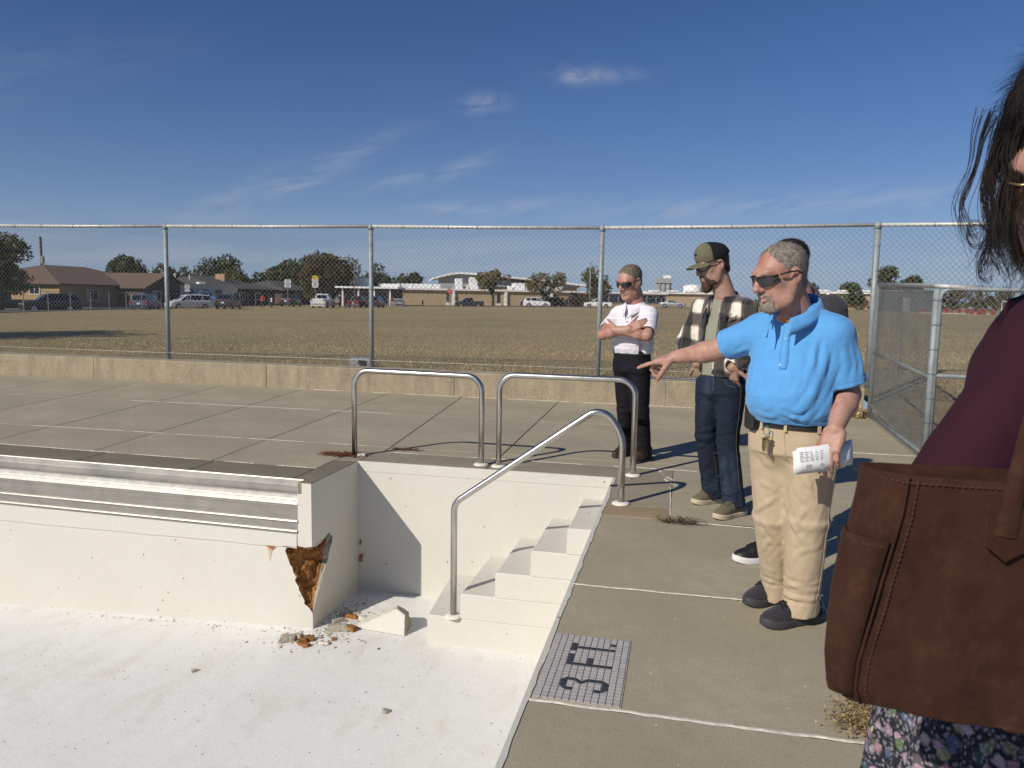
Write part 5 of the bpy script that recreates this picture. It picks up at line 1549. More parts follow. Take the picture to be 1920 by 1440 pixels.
# people far off
def walker(label, x, y, h, shirt, legs, rz, group='people by the parked cars', capc=None):
    z = gz(x, y); t = thing('person', label, 'person', (x, y, z), rz, group)
    s = h / 1.75
    S = Sdf((-.4, -.3, -.02), (.4, .3, 1.8), .025)
    S.loft([(.82, 0, 0, .16, .11, .11), (1.1, 0, 0, .17, .12, .11), (1.36, 0, 0, .2, .12, .11), (1.46, 0, 0, .12, .09, .09)], (0, 1))
    S.chain([(-.19, 0, 1.38), (-.25, .02, 1.1), (-.24, .1, .86)], [.06, .05, .04]); S.chain([(.19, 0, 1.38), (.25, .0, 1.1), (.24, .08, .86)], [.06, .05, .04])
    S.cone((0, 0, 1.45), (0, .01, 1.55), .06, .055); S.ell((0, .02, 1.64), (.085, .1, .12)); S.cone((0, .11, 1.63), (0, .12, 1.6), .015, .018)
    S.chain([(-.1, 0, .88), (-.11, .03, .48), (-.12, -.04, .08)], [.095, .07, .05]); S.chain([(.1, 0, .88), (.11, -.02, .48), (.12, .03, .08)], [.095, .07, .05])
    S.ell((-.12, .03, .04), (.05, .13, .05)); S.ell((.12, .1, .04), (.05, .13, .05))
    me = S.mesh('body'); o = link('body', me, [M_skinf, shirt, legs], t); o.scale = (s,) * 3
    cz = np.array([p.center.z for p in me.polygons]); cx = np.array([abs(p.center.x) for p in me.polygons])
    mi = np.where(cz < .86, 2, np.where((cz < 1.47) & ~((cx > .2) & (cz < 1.15)), 1, 0)).astype(np.int32); me.polygons.foreach_set('material_index', mi)
    H_ = Sdf((-.15, -.15, 1.5), (.15, .2, 1.85), .02); H_.ell((0, -.005, 1.67), (.092, .105, .11)); H_.ell((0, .12, 1.58), (.1, .09, .11), op='s')
    ho = link('hair' if capc is None else 'cap', H_.mesh('hair'), capc or M_ink, t); ho.scale = (s,) * 3
M_skinf = plain('far_skin', (.42, .27, .2), .7); C_red = plain('red_cloth', (.5, .04, .04), .9); C_navy = plain('navy_cloth', (.02, .024, .04), .9); C_dk = plain('black_cloth', (.015, .015, .017), .9); C_wh = plain('white_cloth', (.6, .6, .58), .9)
walker('person in a red shirt standing by the far wire fence', -53.1, 89, 1.72, C_red, C_dk, .4)
walker('person in a pale top beside the one in red', -52.2, 89.6, 1.45, C_wh, C_navy, -.6)
walker('person in dark clothes and a white cap by the maroon pickup', -45.2, 95, 1.72, C_navy, C_dk, 2.0, capc=M_signw)
walker('person in navy clothes nearest the maroon pickup', -44.4, 95.2, 1.6, C_navy, C_navy, 1.0)
walker('lone walker in dark clothes on the school pavement', -42, 119.3, 1.1, C_dk, C_navy, 1.0)
# ------------------------------------------------------------------ people: shared parts
def mat_skin(name, base, red):
    t = NT(name); co = t.co()
    n = t.noise(co, 9, 5, .65); n2 = t.noise(co, 60, 3, .6)
    c = t.ramp(n, [(.34, red), (.5, base), (.62, tuple(min(1, b * 1.1) for b in base)), (.72, red)])
    c = t.mix(t.ramp(n2, [(.42, .3), (.55, 0)]), c, tuple(b * .8 for b in red)); c = t.mix(t.ramp(t.noise(co, 170, 2, .6), [(.30, .25), (.40, 0)]), c, tuple(b * .65 for b in red))
    return t.out(c, .52, 0, t.bump(n2, .12, .002), .4, **{'Subsurface Weight': .12, 'Subsurface Scale': .01, 'Subsurface Radius': (1, .35, .2)})
SK_ruddy = mat_skin('ruddy_skin', (.43, .25, .188), (.38, .165, .122))
SK_fair = mat_skin('fair_skin', (.44, .28, .215), (.40, .21, .16))
SK_tan = mat_skin('tanned_skin', (.37, .225, .165), (.32, .165, .12))
def mat_hair(name, cols, sc=55):
    t = NT(name); co = t.co()
    n = t.noise(t.map(co, (1, 1, .35)), sc, 5, .75); m = t.noise(co, 9, 4, .6)
    c = t.ramp(t.math('ADD', t.math('MULTIPLY', n, .7), t.math('MULTIPLY', m, .3)), [(.33, cols[0]), (.48, cols[1]), (.64, cols[2])])
    return t.out(c, .7, 0, t.bump(n, .8, .006), .3)
HR_grey = mat_hair('grey_hair', [(.07, .055, .042), (.19, .16, .13), (.40, .36, .31)], 70)
HR_sand = mat_hair('sandy_hair', [(.06, .045, .032), (.14, .108, .078), (.25, .21, .165)], 60)
HR_brown = mat_hair('brown_beard', [(.022, .013, .008), (.05, .03, .018), (.11, .07, .04)], 70)
HR_black = mat_hair('black_hair', [(.006, .005, .005), (.012, .01, .009), (.03, .025, .022)], 60)
HR_white = mat_hair('grey_goatee', [(.14, .09, .07), (.25, .19, .155), (.40, .35, .30)], 110)
M_black = plain('matte_black', (.014, .014, .015), .45, 0, .1, 20)
M_lens = plain('sunglass_lens', (.008, .008, .009), .05, 0, .05, 3, spec=.8)

def HF(o, fwd, pitch=0.0, roll=0.0, s=1.0):
    """head frame: origin, rotation (right, forward, up) and scale; pitch > 0 looks down"""
    Rm = frame((fwd[0], fwd[1], 0))
    cp, sp = math.cos(R(pitch)), math.sin(R(pitch))
    Rx = np.array([[1, 0, 0], [0, cp, sp], [0, -sp, cp]])
    cr, sr = math.cos(R(roll)), math.sin(R(roll))
    Ry = np.array([[cr, 0, sr], [0, 1, 0], [-sr, 0, cr]])
    return np.array(o, float), Rm @ Rx @ Ry, s
def M4(hf):
    o, Rm, s = hf; M = np.eye(4); M[:3, :3] = Rm * s; M[:3, 3] = o; return M

def head(S, hf, nose=1.0, jaw=1.0, neck_to=None, neck_r=(.056, .066), full=1.0):
    o, Rm, s = hf
    L = lambda *p: o + Rm @ (np.array(p) * s)
    E = lambda c, r, k=.012, op='u', Rr=None: S.ell(L(*c), np.array(r) * s, Rm if Rr is None else Rm @ Rr, k * s, op)
    E((0, -.018, .046), (.077, .097, .080), .02); E((0, .022, .004), (.069, .076, .076), .03)
    E((0, .036, -.045), (.055 * full, .054, .068), .03)
    for q in (1, -1):
        S.chain([L(q * .058, -.008, -.03), L(q * .047 * jaw, .028, -.084), L(q * .016, .068, -.106)], [.02 * s, .021 * s, .018 * s], .03 * s)
        E((q * .044, .056, -.014), (.023, .021, .017), .02)
        E((q * .04, .045, -.055), (.02 * full, .03, .03), .02)
    E((0, .074, -.104), (.023, .019, .019), .02)
    S.cone(L(-.038, .083, .034), L(.038, .083, .034), .0125 * s, .0125 * s, .022 * s)
    for q in (1, -1):
        E((q * .032, .100, .012), (.021, .013, .012), .012, 's'); E((q * .032, .0785, .012), (.0125, .0125, .0125), .004)
    S.chain([L(0, .088, .026), L(0, .103 + .006 * nose, -.006), L(0, .108 + .007 * nose, -.022)], [.0085 * s, .0105 * s, .0135 * s * nose], .012 * s)
    for q in (1, -1): E((q * .0145, .101, -.028), (.0095, .011, .0085), .008)
    S.chain([L(-.023, .086, -.058), L(-.006, .097, -.0545), L(.006, .097, -.0545), L(.023, .086, -.058)], [.004 * s, .0065 * s, .0065 * s, .004 * s], .008 * s)
    S.chain([L(-.021, .085, -.069), L(0, .0955, -.0715), L(.021, .085, -.069)], [.004 * s, .0075 * s, .004 * s], .008 * s)
    S.chain([L(-.024, .092, -.063), L(0, .105, -.063), L(.024, .092, -.063)], [.002 * s, .0035 * s, .002 * s], .003 * s, 's')
    for q in (1, -1):
        a = R(14) * q; Rr = np.array([[math.cos(a), -math.sin(a), 0], [math.sin(a), math.cos(a), 0], [0, 0, 1]])
        E((q * .081, -.014, .002), (.0095, .021, .033), .006, 'u', Rr); E((q * .091, -.008, .005), (.008, .011, .020), .004, 's', Rr)
    if neck_to is not None:
        S.cone(L(0, -.022, -.045), neck_to, neck_r[0] * s, neck_r[1] * s, .03)

def hair_mesh(hf, org, front, low, off=.008, amp=.0035, sc=70, temple=.03, h=.0035):
    """short hair cap; front(z, x) = largest y with hair, low(y) = smallest z with hair (head space)"""
    S = Sdf((-.1, -.13, -.12), (.1, .12, .15), h)
    S.ell((0, -.018, .046), (.077 + off, .097 + off, .080 + off)); S.ell((0, .012, .004), (.069 + off, .070 + off, .074 + off), k=.02)
    S.ell((0, -.05, -.03), (.058, .055, .06), k=.03)
    X, Y, Z = S.ax[0][:, None, None], S.ax[1][None, :, None], S.ax[2][None, None, :]
    g = np.maximum(Y - front(Z, X), low(Y) - Z) + 0 * X
    k = .012; hh = np.maximum(k - np.abs(S.d - g), 0) / k
    S.d = (np.maximum(S.d, g) + hh * hh * k * .25).astype(np.float32)
    S.disp(lambda P: amp * (pnoise(P * [sc, sc, sc * .5]) + .6 * pnoise(P * [sc * 2.2, sc * 2.2, sc])), .02)
    return S.mesh('hair', org, M4(hf))

def beard_mesh(hf, org, rows, amp=.003, sc=90, h=.0035, keep=None):
    S = Sdf((-.1, -.05, -.2), (.1, .15, .06), h)
    for c, r in rows: S.ell(c, r, k=.014)
    if keep is not None: S.clip(keep)
    S.disp(lambda P: amp * (pnoise(P * [sc, sc, sc * .45]) + .7 * pnoise(P * [sc * 2, sc * 2, sc])), .02)
    return S.mesh('beard', org, M4(hf))

def fuzz(par, me, n, ln, w, flow, lift, seed, mat, name='hair_strands'):
    """fine short hairs standing on a mesh; flow = combing direction"""
    rs = np.random.RandomState(seed); k = len(me.polygons)
    c = np.empty(k * 3, np.float32); me.polygons.foreach_get('center', c); nn = np.empty(k * 3, np.float32); me.polygons.foreach_get('normal', nn)
    i = rs.randint(0, k, n); c = c.reshape(-1, 3)[i] + rs.normal(size=(n, 3)) * .001; nn = nn.reshape(-1, 3)[i]
    f = np.array(flow, float)[None, :] + rs.normal(size=(n, 3)) * .35; d = nn * lift + f - nn * (f * nn).sum(1)[:, None]; d /= np.linalg.norm(d, axis=1)[:, None] + 1e-6
    s = np.cross(d, nn); s /= np.linalg.norm(s, axis=1)[:, None] + 1e-6; L_ = ln * (.5 + .8 * rs.rand(n))[:, None]; b = c - nn * .001
    mid = b + d * L_ * .55; tip = b + d * L_ - nn * L_ * .12 * lift; s = s * w
    vv = np.stack([b - s, b + s, mid + s * .7, mid - s * .7, tip], 1).reshape(-1, 3)
    m2 = bpy.data.meshes.new(name); m2.vertices.add(len(vv)); m2.vertices.foreach_set('co', vv.astype(np.float32).ravel())
    j = np.arange(n, dtype=np.int32)[:, None] * 5; lp = np.concatenate([j + np.array([[0, 1, 2, 3]]), j + np.array([[3, 2, 4]])], 1).astype(np.int32).ravel()
    m2.loops.add(n * 7); m2.polygons.add(n * 2); m2.loops.foreach_set('vertex_index', lp)
    st_ = np.stack([np.arange(n) * 7, np.arange(n) * 7 + 4], 1).astype(np.int32).ravel(); m2.polygons.foreach_set('loop_start', st_); m2.polygons.foreach_set('loop_total', np.tile(np.array([4, 3], np.int32), n)); m2.update(calc_edges=True)
    o = link(name, m2, mat, par); o['kind'] = 'stuff'; return o
def strand_mat(name, cols):
    t = NT(name); g = t.node('ShaderNodeNewGeometry')
    return t.out(t.ramp(g.outputs['Random Per Island'], [(i / (len(cols) - 1), c) for i, c in enumerate(cols)]), .55, 0, None, .35)
ST_grey = strand_mat('grey_strands', [(.09, .07, .055), (.22, .19, .16), (.42, .39, .35), (.30, .26, .22), (.14, .11, .085)])
ST_goat = strand_mat('goatee_strands', [(.16, .10, .075), (.42, .37, .32), (.52, .48, .43), (.24, .18, .14)])
ST_sand = strand_mat('sandy_strands', [(.075, .055, .04), (.16, .125, .09), (.28, .24, .19), (.11, .085, .06)])
ST_brown = strand_mat('brown_strands', [(.02, .012, .007), (.055, .033, .02), (.13, .085, .05), (.035, .02, .012)])
ST_black = strand_mat('black_strands', [(.006, .005, .0045), (.014, .010, .008), (.028, .018, .013), (.009, .007, .006)])
def sunglasses(par, hf, org, wide=1.0, lift=0.0, mat=None, lens=None, k_=1.0):
    M = M4(hf); T = lambda p: (M[:3, :3] @ np.array(p) + M[:3, 3]) - np.array(org)
    yv = lambda u: .112 - (abs(u) / .075) ** 2.2 * .05
    f = MB(); mat = mat or M_black
    for q in (1, -1):
        outer = (q * .076 * wide, yv(.076) - .002, .022 + lift)
        f.tube([T(outer), T((q * .087 * wide, .03, .024 + lift)), T((q * .089 * wide, -.012, .02 + lift)), T((q * .087 * wide, -.03, .006 + lift))], [.0042 * k_, .0038 * k_, .0034 * k_, .003 * k_], 6)
        us = np.linspace(.008, .074, 9)
        f.tube([T((q * u * wide, yv(u) + .002, .0245 + lift - .10 * max(0, u - .05))) for u in us], .0034 * k_, 6)
        f.tube([T((q * u * wide, yv(u) + .001, -.012 + lift + .055 * (abs(u - .042) / .033) ** 3 * .4)) for u in us], .0024 * k_, 6)
    f.tube([T((-.012, yv(.01) + .002, .017 + lift)), T((0, yv(0) + .003, .019 + lift)), T((.012, yv(.01) + .002, .017 + lift))], .0036, 6)
    fo = f.build('sunglasses', mat, par, smooth=True)
    for q in (1, -1):
        m = MB(); N = 8; rows = []
        for i in range(N + 1):
            u = .010 + .064 * i / N
            zt_ = .024 - .10 * max(0, u - .05); zb_ = -.013 + .055 * (abs(u - .042) / .033) ** 3 * .4
            if i == 0: zb_ = .004
            if i == N: zb_ = zt_ - .014
            rows.append([T((q * u * wide, yv(u) + .0015 * math.sin(math.pi * k / 3) , zb_ + (zt_ - zb_) * k / 3 + lift)) for k in range(4)])
        for i in range(N):
            for k in range(3):
                m.quad(rows[i][k], rows[i + 1][k], rows[i + 1][k + 1], rows[i][k + 1])
        m.build('lens', lens or M_lens, fo, smooth=True)
    return fo

def hand(S, o, Rm, ts, curls, thumb=(.75, .62, -.25), tcurl=(.2, .3), s=1.0, spread=.05, k=.006):
    """palm and five fingers; Rm columns: across, along, dorsal; ts = +1 when the thumb is on the +across side"""
    o = np.array(o, float); L = lambda p: o + Rm @ (np.array(p) * s)
    S.rbox(L((0, .045, 0)), np.array((.040, .050, .0145)) * s, Rm, .0135 * s, .012)
    S.ell(L((.026 * ts, .032, -.009)), np.array((.019, .034, .017)) * s, Rm, .012)
    S.ell(L((-.028 * ts, .035, -.007)), np.array((.014, .036, .014)) * s, Rm, .012)
    bx = (.029, .0098, -.0098, -.028); ln = ((.044, .027, .021), (.048, .031, .023), (.044, .028, .021), (.035, .021, .018))
    by = (.088, .093, .090, .083); rr = (.0098, .0100, .0095, .0085)
    for i in range(4):
        p = np.array((bx[i] * ts, by[i], .001)); a = 0; sp = spread * (1.5 - i) * ts
        pts = [p.copy()]
        for j in range(3):
            a += curls[i][j]
            d = np.array((math.sin(sp) * math.cos(a), math.cos(sp) * math.cos(a), -math.sin(a)))
            p = p + d * ln[i][j]; pts.append(p.copy())
        S.cone(L((bx[i] * ts * .8, .05, 0)), L(pts[0]), rr[i] * s, rr[i] * 1.08 * s, k)
        S.chain([L(q) for q in pts], [rr[i] * 1.05 * s, rr[i] * .98 * s, rr[i] * .9 * s, rr[i] * .74 * s], k * .5)
    d = np.array((thumb[0] * ts, thumb[1], thumb[2])); d /= np.linalg.norm(d)
    p = np.array((.026 * ts, .018, -.008)); pts = [p]
    for j, l in enumerate((.042, .033, .027)):
        if j: 
            d = d + np.array((-.5 * ts * tcurl[j - 1], .4 * tcurl[j - 1], -.35 * tcurl[j - 1])); d /= np.linalg.norm(d)
        p = p + d * l; pts.append(p)
    S.chain([L(q) for q in pts], [.0155 * s, .0125 * s, .0112 * s, .0085 * s], k)

def arm(S, sh, el, wr, r=(.052, .046, .043, .029), fore=.047):
    sh, el, wr = (np.array(q, float) for q in (sh, el, wr))
    S.chain([sh, el], [r[0], r[1]], .02)
    m = el + (wr - el) * .28
    S.chain([el, m, wr], [r[1] * .98, fore, r[3]], .02)

# shoes, modelled toe towards +y with the ankle over the origin
def shoe_set(name, par, pos, rz, s, m_up, m_sole, m_lace, kind='runner', lift=0.0, logo=None):
    S = Sdf((-.08, -.13, 0), (.08, .25, .17), .004)
    S.ell((0, .140, .042), (.044, .062, .030), k=.03); S.ell((.002, .06, .052), (.041, .09, .042), k=.03); S.ell((0, -.035, .06), (.035, .05, .056), k=.03)
    S.cone((0, -.03, .07), (0, -.04, .118), .038, .037, .02); S.cone((0, .09, .066), (0, .0, .105), .026, .030, .03)
    S.cone((0, .03, .155), (0, -.11, .175), .05, .05, .012, 's')
    X, Z = S.ax[0], S.ax[2]
    S.clip(lambda X, Y, Z: .02 + .012 * np.clip((Y - .10) / .1, 0, 1) ** 2 - Z + 0 * X + 0 * Y)
    me = S.mesh('shoe'); o = link('shoe', me, m_up, par, pos); o.rotation_euler = (0, 0, rz); o.scale = (s,) * 3
    B = Sdf((-.09, -.14, -.01), (.09, .26, .07), .004)
    w = 1.0 if kind == 'runner' else .92; th = .034 if kind == 'runner' else .022
    B.ell((0, .135, .02), (.049 * w, .075, .08), k=.03); B.ell((0, .04, .02), (.042 * w, .10, .08), k=.03); B.ell((0, -.045, .02), (.041 * w, .062, .08), k=.03)
    def soleclip(X, Y, Z):
        up = th + .012 * np.clip((Y - .09) / .1, 0, 1) ** 2 + .006 * np.clip((-.03 - Y) / .05, 0, 1)
        lo = .016 * np.clip((Y - .12) / .09, 0, 1) ** 2 + .007 * np.clip((-.06 - Y) / .04, 0, 1) ** 2
        return np.maximum(Z - up, lo - Z) + 0 * X
    B.clip(soleclip)
    so = link('sole', B.mesh('sole'), m_sole, o)
    if m_lace:
        lc = MB(); n_ = len(me.vertices); co = np.empty(n_ * 3, np.float32); me.vertices.foreach_get('co', co); q_ = np.empty(len(me.loops), np.int32); me.loops.foreach_get('vertex_index', q_)
        bt = BVHTree.FromPolygons([tuple(v) for v in co.reshape(-1, 3).tolist()], q_.reshape(-1, 4).tolist())
        def on(x, y, up=.0025):
            h = bt.ray_cast(V((x, y, .3)), V((0, 0, -1)))
            return V((x, y, (h[0].z if h[0] is not None else .1) + up))
        for k in range(6):
            y = .112 - k * .019
            for q in (1, -1):
                lc.tube([on(-.026 * q, y - .008), on(-.013 * q, y, .004), on(0, y + .006, .0055), on(.013 * q, y + .010, .004), on(.026 * q, y + .010)], .0034, 5)
        tp = on(0, .012, .006)
        for q in (1, -1):
            lc.tube([tp, tp + V((q * .02, .018, .012)), tp + V((q * .034, .040, -.004)), tp + V((q * .016, .024, -.004)), tp], .003, 5)
            lc.tube([tp, tp + V((q * .024, .012, -.002)), tp + V((q * .042, .02, -.028))], .003, 5)
        lc.build('lace', m_lace, o, smooth=True)
    return o

def cloth_mat(name, col, rough=.85, weave=500, var=.08, kind=None, bump=.25, sheen=.2, crease=1.0):
    t = NT(name); co = t.co()
    n = t.noise(co, 5, 4, .6); w = t.noise(co, weave, 2, .5)
    cr1 = t.math('ABSOLUTE', t.math('SUBTRACT', t.noise(t.map(co, (9, 9, 4.5), rot=(.5, .3, .4)), 1, 2, .5, .5), .5)); cr2 = t.math('ABSOLUTE', t.math('SUBTRACT', t.noise(t.map(co, (17, 17, 9), rot=(-.6, .5, 0)), 1, 2, .5, .4), .5))
    cr = t.math('MULTIPLY', t.math('ADD', t.ramp(cr1, [(0, 1), (.16, 0)]), t.math('MULTIPLY', t.ramp(cr2, [(0, 1), (.18, 0)]), .4)), t.ramp(t.noise(co, 4, 2, .5), [(.42, 0), (.62, 1)]))
    c = t.ramp(n, [(.3, tuple(x * (1 - var) for x in col)), (.7, tuple(min(1, x * (1 + var)) for x in col))])
    if kind == 'heather':
        st = t.noise(t.map(co, (9, 9, 260)), 1, 4, .7)
        c = t.mix(t.ramp(st, [(.4, .22), (.55, 0)]), c, tuple(x * .72 for x in col))
        c = t.mix(t.ramp(st, [(.56, 0), (.66, .22)]), c, tuple(min(1, x * 1.12) for x in col))
    if kind == 'stripes':
        z = t.sep(co)[2]
        s1 = t.math('ABSOLUTE', t.math('SUBTRACT', t.math('FRACT', t.math('MULTIPLY', z, 38)), .5))
        s2 = t.math('ABSOLUTE', t.math('SUBTRACT', t.math('FRACT', t.math('MULTIPLY', z, 19)), .5))
        c = t.mix(t.ramp(s1, [(.10, .42), (.16, 0)]), c, (.42, .36, .47)); c = t.mix(t.ramp(s2, [(.05, .35), (.09, 0)]), c, (.26, .22, .3))
    if kind == 'denim':
        tw = t.noise(t.map(co, (60, 60, 900)), 1, 3, .6)
        fade = t.noise(t.map(co, (7, 7, 2.2)), 1, 5, .6)
        c = t.mix(t.ramp(fade, [(.5, 0), (.7, .6)]), c, (.05, .074, .118)); c = t.mix(t.ramp(tw, [(.5, 0), (.66, .4)]), c, tuple(min(1, x * 1.9 + .01) for x in col))
    nor = t.bump(w, bump, .001, t.bump(cr, .30 * crease, .005))
    return t.out(c, rough, 0, nor, .2, **{'Sheen Weight': sheen, 'Sheen Roughness': .5})

def wrink(amp, sx, sz, seed=0.0, dirv=(0, 0, 1)):
    """soft drape: ridged noise stretched along dirv"""
    d = _n(dirv); a = _n(np.cross(d, (.3, .9, .2))); b = np.cross(d, a)
    Rw = np.stack([a / sx, b / sx, d / sz], 0)
    def fn(P):
        q = P @ Rw.T
        n = pnoise(q + seed) + .5 * pnoise(q * 2.1 + seed * 2)
        return -amp * (1 - 2.2 * np.abs(n))
    return fn
def both(*fs):
    def fn(P):
        r = 0
        for f in fs: r = r + f(P)
        return r
    return fn
def mask(f, m):
    return lambda P: f(P) * m(P)

C_blue = cloth_mat('sky_blue_knit', (.098, .325, .66), .75, 420, .05, 'heather', .2)
C_khaki = cloth_mat('khaki_cotton', (.46, .365, .245), .9, 380, .06, None, .3, .1, 1.3)
C_white = cloth_mat('white_striped_knit', (.74, .72, .76), .8, 400, .03, 'stripes')
C_navyp = cloth_mat('navy_trouser', (.0085, .0085, .0125), .8, 300, .15, None, .2, .0)
C_jean = cloth_mat('dark_denim', (.011, .017, .031), .9, 300, .2, 'denim', .25, .0)
C_jean2 = cloth_mat('blue_denim', (.09, .16, .3), .9, 300, .2, 'denim')
C_olive = cloth_mat('olive_tee', (.255, .255, .19), .9)
C_char = cloth_mat('charcoal_knit', (.035, .036, .042), .85)
C_maroon = cloth_mat('maroon_knit', (.034, .0085, .0165), .9, 600, .1, None, .3, .0)  # maroon lowered to carry the shade on the sleeve
M_leather_b = plain('black_belt_leather', (.016, .014, .013), .5, 0, .2, 30)
M_keys = plain('brass_keys', (.4, .32, .17), .35, .9); M_button = plain('shirt_button', (.2, .42, .62), .4)
M_shoe_b = cloth_mat('black_shoe_knit', (.03, .026, .032), .85, 700); M_sole_b = plain('charcoal_sole', (.045, .046, .05), .7, 0, .15, 20); M_sole_w = plain('white_sole', (.66, .65, .62), .6); M_lace = plain('black_lace', (.01, .01, .011), .85)
M_shoe_o = cloth_mat('olive_shoe_knit', (.13, .108, .07), .9, 700); M_sole_o = plain('tan_sole', (.5, .42, .3), .7); M_shoe_br = plain('brown_shoe_leather', (.05, .026, .014), .4, 0, .3, 15)

def ring_band(rows, fwd, z0, z1, out, n=2.3, N=48, th=.004, org=(0, 0, 0)):
    """belt or hem band following a loft"""
    A = np.array(sorted(rows), float)[:, :6]; base = math.atan2(fwd[1], fwd[0]); m = MB(); P = []
    for z in (z0, z1):
        c = [np.interp(z, A[:, 0], A[:, j]) for j in range(1, 6)]
        for i in range(N):
            t = 2 * math.pi * i / N; cu, su = math.sin(t), math.cos(t)
            e = 2 / n; u = math.copysign(abs(cu) ** e, cu) * (c[2] + out); v = math.copysign(abs(su) ** e, su) * ((c[3] if su > 0 else c[4]) + out)
            x = c[0] + v * math.cos(base) + u * math.sin(base); y = c[1] + v * math.sin(base) - u * math.cos(base)
            P.append((x - org[0], y - org[1], z - org[2]))
    m.add(P, [(i, N + i, N + (i + 1) % N, (i + 1) % N) for i in range(N)])
    return m

def collar(par, org, path, mat, r=.006, height=.055, flare=.03, name='collar'):
    """folded collar: path points run round the neck from tip to tip; falls outwards from its top edge"""
    pts = [V(p) for p in path]; c = sum(pts, V()) / len(pts); m = MB(); rows = []
    n = len(pts)
    for i, p in enumerate(pts):
        o = (p - c); o.z = 0; o = o.normalized() if o.length > 1e-5 else V((1, 0, 0))
        e = abs(i / (n - 1) - .5) * 2
        d = height * (.85 + .45 * max(0, e - .55) / .45)
        rows.append([p - o * .004 - V((0, 0, height * .7)), p - o * .003, p + o * .004 + V((0, 0, .004)), p + o * .010 - V((0, 0, .004)), p + o * (flare * .75) - V((0, 0, d * .55)), p + o * flare - V((0, 0, d)), p + o * (flare - .006) - V((0, 0, d - .002))])
    k = len(rows[0])
    for r_ in rows: r_[:] = [q - V(org) for q in r_]
    for i in range(n - 1):
        for j in range(k - 1):
            m.quad(rows[i][j], rows[i + 1][j], rows[i + 1][j + 1], rows[i][j + 1])
    o = m.build(name, mat, par, smooth=True)
    s = o.modifiers.new('thick', 'SOLIDIFY'); s.thickness = .0035; s.offset = 0
    return o
def smooth_path(pts, n=24, closed=False):
    pts = [np.array(p, float) for p in pts]; out = []
    m = len(pts)
    for i in range(m - 1):
        p0, p1, p2, p3 = pts[max(i - 1, 0)], pts[i], pts[i + 1], pts[min(i + 2, m - 1)]
        k = max(2, n // (m - 1))
        for j in range(k):
            t = j / k
            out.append(.5 * ((2 * p1) + (-p0 + p2) * t + (2 * p0 - 5 * p1 + 4 * p2 - p3) * t * t + (-p0 + 3 * p1 - 3 * p2 + p3) * t ** 3))
    out.append(pts[-1])
    return [tuple(q) for q in out]

def line_on(prj, pts, n=24, out=.0012, r=.0015, m=None):
    """thin raised seam that follows a surface"""
    m = m or MB()
    m.tube([prj(p, out)[0] for p in smooth_path(pts, n)], r, 4)
    return m
def rel(m, org):
    m.v = [(x - org[0], y - org[1], z - org[2]) for x, y, z in m.v]; return m

